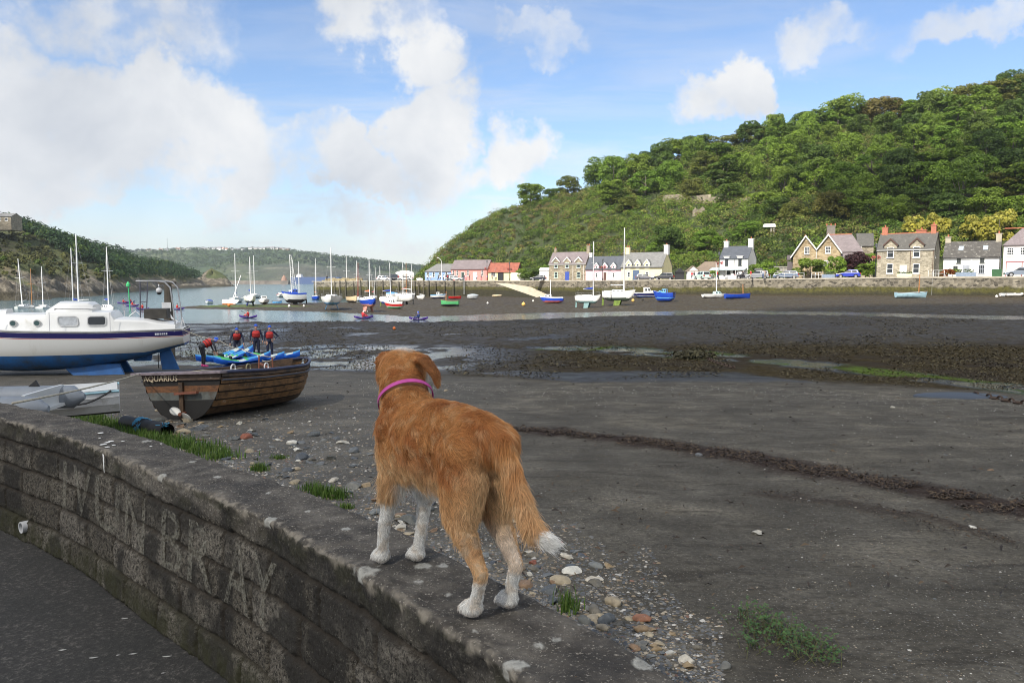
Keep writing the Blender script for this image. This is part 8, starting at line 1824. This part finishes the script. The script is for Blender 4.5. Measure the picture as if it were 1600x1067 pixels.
# people along the quay: two prototypes copied with their own clothes
CL = {'red': M('red coat', (.50, .03, .04), .7), 'blue': M('blue coat', (.04, .12, .34), .7), 'white': M('white shirt', (.72, .72, .70), .7), 'dark': M('dark coat', (.03, .03, .04), .7), 'pale': M('pale top', (.45, .48, .55), .7), 'tan': M('tan top', (.40, .28, .20), .7), 'cyan': M('sky blue top', (.05, .32, .62), .7)}
LG = {'jeans': M('jeans', (.06, .09, .17), .8), 'black': M('black trousers', (.02, .02, .025), .8), 'beige': M('beige trousers', (.40, .34, .25), .8)}
QPl = [(1050, 182, 'cyan', 'black', 'by the black car at the cream cottage gable'), (1081, 163, 'red', 'black', 'in front of the white garage'), (1084.5, 163, 'dark', 'black', 'beside the one in red by the garage'), (1099.5, 160, 'dark', 'jeans', 'walking past the pale mint green car'), (1121, 157, 'red', 'jeans', 'next to the lamp post with red flowers'), (1157, 153, 'white', 'black', 'at the veranda of the white cottage'), (1160.5, 153, 'dark', 'black', 'right of the one in white by the veranda'), (1173, 150, 'red', 'beige', 'in front of the black car'), (1192, 148, 'pale', 'jeans', 'walking at the rear of the silver grey estate'), (1195, 149, 'tan', 'beige', 'beside the one in pale blue at the estate car'), (685, 222, 'dark', 'black', 'standing left under the white lamp column'), (688.5, 223, 'white', 'jeans', 'in white under the white lamp column'), (693, 222, 'pale', 'black', 'outside the blue building'), (699.5, 221, 'red', 'black', 'in the bright red coat left of the silver hatchback'), (668, 230, 'white', 'jeans', 'at the left corner of the blue building'), (673, 231, 'white', 'beige', 'against the blue wall'), (725, 222, 'dark', 'jeans', 'right of the silver hatchback'), (728, 222, 'pale', 'jeans', 'walking along the coral pink building'), (733.5, 223, 'dark', 'black', 'at the middle of the coral pink building'), (745, 224, 'pale', 'black', 'sitting out at the pink building'), (752, 223, 'dark', 'jeans', 'near the end of the pink building'), (761, 222, 'cyan', 'black', 'at the corner between pink building and store'), (769, 222, 'tan', 'jeans', 'outside the window of the rusty roofed store'), (775, 222, 'white', 'black', 'left of the black door'), (622.5, 221, 'red', 'black', 'among the cars on the pier'), (595.5, 222, 'dark', 'black', 'between the masts on the pier'), (511, 227, 'dark', 'black', 'out near the end of the pier')]
pr1 = person('x', (0, 0, 0), 0, None, 1.7, voxel=.05); pr2 = person('x', (0, 0, 0), 0, dict(knL=(.16, .11, .50), anL=(.22, .11, .10), knR=(-.02, -.1, .5), anR=(-.2, -.11, .13), wrL=(-.12, .27, .92), wrR=(.22, -.27, .95)), 1.7, voxel=.05)
for i, (px, Y, c1, c2, lb) in enumerate(QPl):
    pr = pr1 if i % 3 == 0 else pr2; R = pr.copy(); COL.objects.link(R)
    for ch in pr.children:
        c = ch.copy(); COL.objects.link(c); c.parent = R
        if ch.name.startswith('body'): c.data = ch.data.copy(); c.data.materials[1] = CL[c1]; c.data.materials[2] = LG[c2]
    R.location = XY(px, Y, qz(px)+.02); R.rotation_euler = (0, 0, (px*1.7) % 6.28); wdn = {'cyan': 'sky blue', 'pale': 'pale blue', 'tan': 'tan', 'dark': 'dark clothes'}.get(c1, c1)
    tag(R, f'person in {wdn} on the quay {lb}', 'person', 'people along the quay')
for pr in (pr1, pr2):
    for ch in list(pr.children): bpy.data.objects.remove(ch)
    bpy.data.objects.remove(pr)
# ---------------------------------------------------------------- stones, pebbles, weed and grass on the beach
def stone_mesh(seed, flat=.55, ang=.5):
    bm = bmesh.new(); bmesh.ops.create_icosphere(bm, subdivisions=3, radius=1); rg = random.Random(seed)
    planes = [(Vector((rg.gauss(0, 1), rg.gauss(0, 1), rg.gauss(0, .8))).normalized(), rg.uniform(.45, .85)) for _ in range(9)]
    for v in bm.verts:
        p = v.co.copy()
        for n, d_ in planes:
            k = p.dot(n)
            if k > d_: p -= n*(k-d_)*ang*1.6
        nz_ = float(vnoise(p.x*2+seed, p.y*2, p.z*2, 5))-.5; p *= 1+.18*nz_; v.co = Vector((p.x*1.15, p.y*.85, p.z*flat))
    me = bpy.data.meshes.new('beach_stone'); bm.to_mesh(me); bm.free(); me.polygons.foreach_set('use_smooth', [True]*len(me.polygons)); me.set_sharp_from_angle(angle=radians(32)); return me
def stonecol(name, stops):
    m, t = newmat(name); oi = t.n('ShaderNodeObjectInfo').outputs['Random']; ob = t.coord(); pos = t.pos()
    c = t.ramp(oi, [(i/(len(stops)), s_) for i, s_ in enumerate(stops)], 'CONSTANT'); n = t.noise(pos, 24, 5, .65); c = t.mix(1.0, c, t.ramp(n, [(.3, (.65, .65, .65)), (.7, (1.3, 1.28, 1.22))]), 'MULTIPLY')
    c = t.mix(t.mrange(t.noise(pos, 60, 3), .62, .7, 0, .4), c, (.34, .32, .28)); t.bsdf(c, .72, n, .4, .01); return m
SLC = stonecol('slate stones', [(.085, .095, .105), (.12, .13, .14), (.10, .105, .10), (.15, .15, .14), (.075, .085, .10), (.17, .18, .18), (.13, .12, .10)])
OCC = stonecol('ochre stones', [(.28, .21, .125), (.22, .16, .10), (.33, .28, .20), (.20, .13, .08), (.29, .245, .175), (.18, .14, .10)]); WHC = stonecol('pale stones', [(.48, .45, .39), (.55, .54, .50), (.42, .40, .35)]); RDC = stonecol('red stones', [(.22, .075, .045), (.24, .11, .065)])
smesh = {}
for nm, mt in (('slate', SLC), ('ochre', OCC), ('pale', WHC), ('red', RDC)): 
    smesh[nm] = [stone_mesh(i*7+len(nm), fl, an) for i, (fl, an) in enumerate([(.5, .6), (.35, .8), (.62, .3), (.42, .9), (.28, .7)])]
    for q in smesh[nm]: q.materials.append(mt)
def stone(px, py, wpx, nm, label=None, k=None, group=None, sink=.25, name='beach_stone'):
    g = G(px, py); s = wpx/F*g.y*.5*.95; o = bpy.data.objects.new(name, smesh[nm][k if k is not None else rr.randrange(5)]); COL.objects.link(o)
    o.location = g+Vector((0, 0, s*(.40-sink))); o.scale = (s, s*rr.uniform(.8, 1.2), s*rr.uniform(.85, 1.15)); o.rotation_euler = (rr.gauss(0, .15), rr.gauss(0, .15), rr.uniform(0, 6.28)); return tag(o, label or {'slate': 'grey slate cobble in the stony strip along the outer foot of the wall', 'ochre': 'brown ochre cobble in the stony strip along the outer foot of the wall', 'pale': 'pale whitish cobble in the stony strip along the outer foot of the wall', 'red': 'small rust red stone in the stony strip by the wall'}[nm], 'stone', group or {'slate': 'grey slate cobbles by the wall', 'ochre': 'ochre cobbles by the wall', 'pale': 'pale cobbles by the wall', 'red': 'rust red stones by the wall'}[nm])
rr = random.Random(44)
for a in [(471, 717, 30, 'slate', 'large smooth grey boulder in the stones left of the dog', 2), (536, 693, 20, 'pale', 'angular pale grey rock with a dark hollow above the boulder', 0), (548, 764, 42, 'slate', 'broad flat grey slab beside the dog front legs', 1), (520, 752, 20, 'pale', 'blue grey pointed stone next to the flat slab', 0), (1185, 834, 30, 'pale', 'flat cream stone alone on the open sand', 1), (1519, 824, 12, 'pale', 'small round pale stone far right on the sand', 2), (833, 880, 20, 'red', 'bright rust red stone behind the tail', 1), (858, 924, 34, 'slate', 'dark angular slate block right of the hind paws', 0), (670, 797, 16, 'ochre', 'yellow ochre stone between the front and hind legs', 2), (697, 611, 9, 'ochre', 'small yellow stone on the sand right of the dog chin', 2), (1133, 1042, 26, 'slate', 'smooth blue grey stone at the bottom edge below the weed', 2), (1004, 985, 30, 'ochre', 'rounded tan stone by the outer edge of the wall', 2), (940, 982, 24, 'ochre', 'brownish flat stone against the wall right of the hind paws', 2), (950, 885, 22, 'ochre', 'flat tan stone on the sand right of the tail', 1), (871, 849, 26, 'red', 'flat reddish slab just below the white tail tip', 1), (484, 659, 10, 'pale', 'small cream stone on the sand right of the brown boat', 1), (1092, 712, 14, 'slate', 'grey stone lying against the line of dead seaweed', 2), (1322, 735, 8, 'ochre', 'tan stone below the dead seaweed line', 0), (1548, 735, 12, 'ochre', 'flat tan stone near the right edge above the seaweed line', 1), (247, 642, 12, 'ochre', 'brown stone under the transom of the brown boat', 0), (311, 672, 34, 'slate', 'long grey slab below the propeller', 3), (390, 706, 20, 'ochre', 'tan angular rock left of the big boulder', 0), (283, 667, 24, 'ochre', 'buff rock just below the propeller blades', 3), (313, 689, 20, 'ochre', 'yellowish stone in the grass below the tube end', 0), (660, 806, 20, 'ochre', 'ochre stone between the white front legs', 3), (640, 816, 46, 'slate', 'wide flat slate slab seen between the front legs', 1), (596, 748, 18, 'red', 'dark red stone at the dog chest', 3), (1395, 637, 7, 'pale', 'small pale stone on the sand near the dark mooring slab', 2)]: stone(a[0], a[1], a[2], a[3], a[4], a[5], 'single stones one can pick out')
cnt = 0
out_pts = [(75, 641), (194, 671), (269, 694), (375, 730), (478, 768), (572, 809), (700, 868), (816, 923), (958, 1000), (1051, 1057), (1110, 1100)]
while cnt < 250:
    px = rr.uniform(180, 1110); wy = float(np.interp(px, [a for a, b_ in out_pts], [b_ for a, b_ in out_pts])); dep = float(np.interp(px, [180, 300, 400, 480, 600, 800, 950, 1100], [8, 45, 80, 105, 120, 115, 100, 80])); v = rr.random()**1.35; py = wy-4-dep*v
    if 200 < px < 475 and py < 655: continue
    if py > 1064: continue
    base = float(np.interp(py, [640, 760, 900, 1060], [12, 17, 20, 23])); w = base*rr.choice([.7, .8, .9, 1.0, 1.2, 1.6]); nm = rr.choices(['slate', 'ochre', 'pale', 'red'], [7.0, 2.8, 1.2, .15])[0]; stone(px, py, w, nm); cnt += 1
# pebbles and grit: one sheet of tiny stones
prng = np.random.default_rng(8)
def pebbles(name, px, py, wpx, colr, flat=.5):
    d0 = (px-800)/F; w_ = (533.5-py)/F; dx, dy, dz_ = d0, CP+w_*SP, w_*CP-SP
    tt = (-.12-CAM_Z)/dz_
    for _ in range(14): X, Y = dx*tt, dy*tt; z = ground0(X, Y); tt = .5*tt+.5*(z-CAM_Z)/dz_
    X, Y = dx*tt, dy*tt; Z = ground(X, Y); s = wpx/F*Y*.5; N = len(px)
    base = np.array([(1, 0, 0), (.3, .9, 0), (-.8, .6, 0), (-.9, -.5, 0), (.2, -1, 0), (0, 0, 1), (.35, .1, .75)]); fc = np.array([(0, 1, 6), (1, 2, 5), (2, 3, 5), (3, 4, 5), (4, 0, 6), (1, 5, 6), (4, 6, 5)])
    a = prng.uniform(0, 6.28, N); sc = s[:, None]*prng.uniform(.6, 1.3, (N, 3)); jit = prng.uniform(.75, 1.2, (N, 7, 1)); v = base[None]*jit*sc[:, None, :]*np.array([1, 1, flat]); ca_, sa_ = np.cos(a)[:, None], np.sin(a)[:, None]
    V = np.stack([v[..., 0]*ca_-v[..., 1]*sa_+X[:, None], v[..., 0]*sa_+v[..., 1]*ca_+Y[:, None], v[..., 2]+Z[:, None]-.15*s[:, None]], 2)
    Fc = (fc[None]+(np.arange(N)*7)[:, None, None]).reshape(-1, 3)
    o = npmesh(name, V.reshape(-1, 3), Fc, PEBM, False, colors={'leaf': np.repeat(colr, 7, axis=0)}); tag(o, kind='stuff'); return o
m, t = newmat('pebble'); t.bsdf(t.attr('leaf').outputs['Color'], .75, t.noise(t.pos(), 90, 3), .3, .004); PEBM = m
pal = np.array([(.10, .105, .11), (.14, .14, .135), (.08, .085, .09), (.24, .185, .12), (.31, .265, .20), (.46, .44, .40), (.17, .095, .065), (.19, .17, .14)])
N = 15000; px = prng.uniform(150, 1130, N); wy = np.interp(px, [a for a, b_ in out_pts], [b_ for a, b_ in out_pts]); dep = np.interp(px, [150, 300, 400, 480, 600, 800, 950, 1100], [10, 52, 90, 120, 135, 130, 115, 90]); dep = dep*(.55+1.1*fbm(px*.018, px*0, s=151, o=3)); py = np.minimum(wy+6-dep*prng.random(N)**1.7*1.25, 1075); ok = ~((px > 200) & (px < 475) & (py < 640))
px, py = px[ok], py[ok]; pebbles('shingle', px, py, np.interp(py, [640, 1060], [3.8, 8.0])*prng.choice([.5, .7, 1, 1.3, 1.7], len(px)), pal[prng.choice(8, len(px), p=[.22, .18, .17, .12, .09, .07, .03, .12])]*prng.uniform(.8, 1.2, (len(px), 1)))
N = 17000; py = 590+480*prng.random(N)**1.25; px = prng.uniform(-20, 1640, N); keep = fbm(px*.006, py*.02, s=121, o=3) > .36; px, py = px[keep], py[keep]
pebbles('scattered_pebbles', px, py, np.interp(py, [590, 700, 1060], [1.7, 2.4, 4.2])*prng.choice([.5, .7, 1, 1.4, 2.2], len(px), p=[.3, .3, .25, .12, .03]), pal[prng.choice(8, len(px), p=[.16, .14, .13, .13, .14, .16, .04, .10])]*prng.uniform(.8, 1.25, (len(px), 1)))
N = 2600; px = prng.uniform(560, 1640, N); py = np.interp(px, [560, 900, 1100, 1350, 1640], [592, 606, 602, 612, 628])+abs(prng.normal(0, 14, N)); pebbles('tideline_shell_grit', px, py, prng.uniform(1.0, 2.6, N), np.array([(.42, .40, .35), (.30, .27, .22), (.55, .53, .48)])[prng.choice(3, N)])
# dead seaweed along the tide lines and lumps of wrack on the flats
def flakes(name, px, py, L, colr, wid=.28, lift=.35):
    d0 = (px-800)/F; w_ = (533.5-py)/F; dx, dy, dz_ = d0, CP+w_*SP, w_*CP-SP; tt = (-.12-CAM_Z)/dz_
    for _ in range(14): X, Y = dx*tt, dy*tt; z = ground0(X, Y); tt = .5*tt+.5*(z-CAM_Z)/dz_
    X, Y = dx*tt, dy*tt; Z = ground(X, Y); N = len(px); a = prng.uniform(0, 6.28, N); l = L*prng.uniform(.5, 1.5, N)
    dv = np.stack([np.cos(a)*l, np.sin(a)*l, prng.uniform(-.1, lift, N)*l], 1); pv = np.stack([-np.sin(a), np.cos(a), prng.uniform(-.8, .8, N)], 1)*(l*wid)[:, None]; c = np.stack([X, Y, Z+.004+prng.random(N)*.35*l], 1)
    mid = c+dv*.5+np.array([0, 0, 1])*(l*.18)[:, None]; V = np.stack([c, mid+pv*.5, c+dv, mid-pv*.5], 1).reshape(-1, 3); o = npmesh(name, V, np.arange(4*N).reshape(N, 4), PEBM, False, colors={'leaf': np.repeat(colr, 4, axis=0)}); tag(o, kind='stuff'); return o
def wrackpts(line, N, spread):
    p = np.array(line, float); px = prng.uniform(p[0, 0], min(p[-1, 0], 1660), N); cy = np.interp(px, p[:, 0], p[:, 1]); hw = np.interp(px, p[:, 0], p[:, 2]); py = cy+hw*prng.normal(0, spread, N)+(fbm(px*.02, px*0+3, s=131)-.5)*hw*1.2; k = fbm(px*.03, py*.1, s=133, o=3) > .42; return px[k], py[k]
wc = np.array([(.028, .018, .011), (.044, .027, .016), (.065, .040, .021), (.020, .014, .010), (.09, .062, .035)])
px, py = wrackpts(WRACK, 22000, .42); flakes('seaweed_line', px, py, np.interp(py, [660, 820], [.045, .040]), wc[prng.choice(5, len(px))])
px, py = wrackpts(WRACK2, 1500, 1.1); flakes('thin_seaweed_line', px, py, .028+0*px, wc[prng.choice(5, len(px))])
N = 900; px = prng.uniform(480, 1640, N); py = 600+330*prng.random(N)**1.6; flakes('seaweed_scraps', px, py, np.interp(py, [600, 930], [.10, .05]), wc[prng.choice(5, N)])
N = 46000; px = prng.uniform(280, 1680, N); py = prng.uniform(499, 612, N); X0 = px*.01; keep = (py < np.interp(px, [a for a, b_ in SAND], [b_ for a, b_ in SAND])-2) & (fbm(px*.012, py*.06, s=141, o=4) > .47); px, py = px[keep], py[keep]
flakes('bladder_wrack', px, py, np.interp(py, [499, 612], [.15, .055]), np.array([(.050, .040, .016), (.085, .068, .030), (.035, .028, .012), (.12, .10, .05), (.06, .045, .022)])[prng.choice(5, len(px))], .5, .25)
# grass along the foot of the wall
def blades(name, cpts, n, h_, spread, seed, cols, kind='stuff', thick=.006, lean=.5):
    rg = np.random.default_rng(seed); c = np.array([q[:] for q in cpts]); k = rg.integers(0, len(c), n); b_ = c[k]+np.stack([rg.normal(0, spread, n), rg.normal(0, spread, n), 0*k], 1); b_[:, 2] = ground(b_[:, 0], b_[:, 1]); hh = h_*rg.uniform(.5, 1.3, n); a = rg.uniform(0, 6.28, n); ln = rg.uniform(.1, lean, n)[:, None]*np.stack([np.cos(a), np.sin(a), 0*a], 1)*hh[:, None]; w = np.stack([-np.sin(a), np.cos(a), 0*a], 1)*thick
    m1 = b_+ln*.35+np.array([0, 0, 1])*hh[:, None]*.6; tp = b_+ln+np.array([0, 0, 1])*hh[:, None]*.95; V = np.stack([b_-w, b_+w, m1+w*.7, m1-w*.7, tp], 1).reshape(-1, 3); i0 = np.arange(n)*5
    Fc = np.concatenate([np.stack([i0, i0+1, i0+2], 1), np.stack([i0, i0+2, i0+3], 1), np.stack([i0+3, i0+2, i0+4], 1)]); cc = np.array(cols)[rg.integers(0, len(cols), n)]*rg.uniform(.7, 1.3, (n, 1)); return npmesh(name, V, Fc, SCRUBM, False, None, colors={'leaf': np.repeat(cc, 5, axis=0)})
GR = [(.055, .11, .020), (.085, .16, .026), (.13, .19, .045)]
gp_ = [G(x, y) for x, y in [(80, 640), (95, 644), (110, 646), (125, 650), (140, 655), (150, 658), (165, 662), (180, 665), (190, 668), (205, 676), (220, 680), (235, 684), (250, 688), (265, 690), (280, 694), (292, 698), (305, 700), (318, 706), (330, 708), (345, 716)]]
tag(blades('grass', gp_, 3600, .13, .15, 3, GR, thick=.007), kind='stuff')
for i, (pts, n, h_, sp_, lb) in enumerate([([(408, 735), (405, 734)], 260, .10, .05, 'small grass tuft at the wall edge left of the dog'), ([(500, 772), (512, 775), (525, 778), (490, 766)], 700, .11, .07, 'bright green tuft of grass between the wall and the flat slab'), ([(540, 794)], 120, .06, .04, 'tiny green weed at the wall below the bright tuft'), ([(440, 716), (432, 716)], 160, .06, .05, 'little green plant among the stones left of the big boulder'), ([(885, 945), (892, 955)], 140, .10, .03, 'thin weed growing beside the dark slate block')]):
    o = blades('grass_tuft', [G(*q) for q in pts], n, h_, sp_, 20+i, GR, thick=.004); tag(o, lb, 'grass tuft', 'grass tufts at the foot of the wall')
# low leafy weed on the sand at the bottom right
rg = random.Random(12); wp = thing('leafy_weed', 'sprawling green weed with small leaves on the sand at bottom right', 'plant', G(1215, 1000)); o = MB(); lf = MB(); o0 = wp.location
for (a, b_), n in (((1185, 985), 34), ((1165, 970), 20), ((1225, 995), 34), ((1260, 1008), 26), ((1290, 1028), 20), ((1200, 1005), 20), ((1250, 1025), 18), ((1180, 1015), 10)):
    for k in range(n):
        g = G(a+rg.gauss(0, 14), b_+rg.gauss(0, 7))-o0; an = rg.uniform(0, 6.28); ln = rg.uniform(.06, .17); tip = g+Vector((cos(an)*ln*.8, sin(an)*ln*.8, rg.uniform(.02, .12))); mid = g.lerp(tip, .5)+Vector((0, 0, .03)); o.tube([g, mid, tip], [.0016, .0012, .0007], 4)
        for j in range(7):
            u = rg.uniform(.15, 1); c = g.lerp(mid, u*2) if u < .5 else mid.lerp(tip, u*2-1); w = rg.uniform(0, 6.28); d_ = Vector((cos(w), sin(w), rg.uniform(.0, .7))).normalized()*rg.uniform(.010, .024); s_ = d_.cross(Vector((0, 0, 1))).normalized()*d_.length*.34; lf.add([c, c+d_*.5+s_, c+d_, c+d_*.5-s_], [(0, 1, 2, 3)])
o.build('stems', M('weed stem', (.10, .10, .035), .7), wp); lf.build('leaves', M('weed leaves', (.050, .115, .022), .6, .35, 40), wp, fix=False)
# dark mooring slab and its chain, chain across the wrack
sb = thing('mooring_slab', 'flat dark mooring slab half buried in the sand at right', 'slab', G(1500, 620)); o = MB(); rings = []
for r, z in ((1.15, -.15), (1.1, .03), (.95, .06), (.3, .055)): rings.append([(r*cos(a)*(1+.12*cos(2*a+1)), r*.55*sin(a), z) for a in np.linspace(0, 2*pi, 28, endpoint=False)])
o.loft(rings, closed=True, capb=True); o.build('slab', M('dark slate slab', (.050, .060, .075), .6, .2, 4), sb, smooth=40)
def chain(pts, r, label):
    o = MB(); pts = [G(*p) for p in pts]; L_ = []
    for a, b_ in zip(pts[:-1], pts[1:]):
        n = max(1, int((b_-a).length/(r*3.2)))
        for k in range(n): L_.append((a.lerp(b_, k/n), (b_-a).normalized()))
    for i, (c, d_) in enumerate(L_[:160]):
        s_ = Vector((0, 0, 1)) if i % 2 else d_.cross(Vector((0, 0, 1))).normalized(); c = Vector((c.x, c.y, c.z+.03)); o.tube([c+d_*(r*1.6*cos(q))+s_*(r*.9*sin(q)) for q in np.linspace(0, 2*pi, 9)], r*.32, 4)
    tag(o.build('mooring_chain', M('dark rusted chain', (.060, .038, .026), .85)), label, 'chain')
chain([(1515, 617), (1545, 622), (1580, 629), (1620, 636)], .09, 'rusty mooring chain running from the dark slab to the right edge'); chain([(1092, 556), (1120, 568), (1150, 577)], .09, 'pale encrusted chain leading out of a heap of wrack')
hp = thing('wrack_heap', 'small heap of dark olive seaweed with a chain on the mud', 'seaweed heap', G(1085, 560)); rgn = np.random.default_rng(4); V, Fc, tn = leaves(np.array([(0, 0, .1), (.5, 0, .05), (-.5, .1, .05), (.1, .3, .25)]), np.array([.6, .5, .5, .4]), 140, .22, rgn, .5); npmesh('seaweed', V, Fc, PEBM, False, hp, colors={'leaf': np.array([(.045, .040, .016)])*(.5+tn[:, None])})
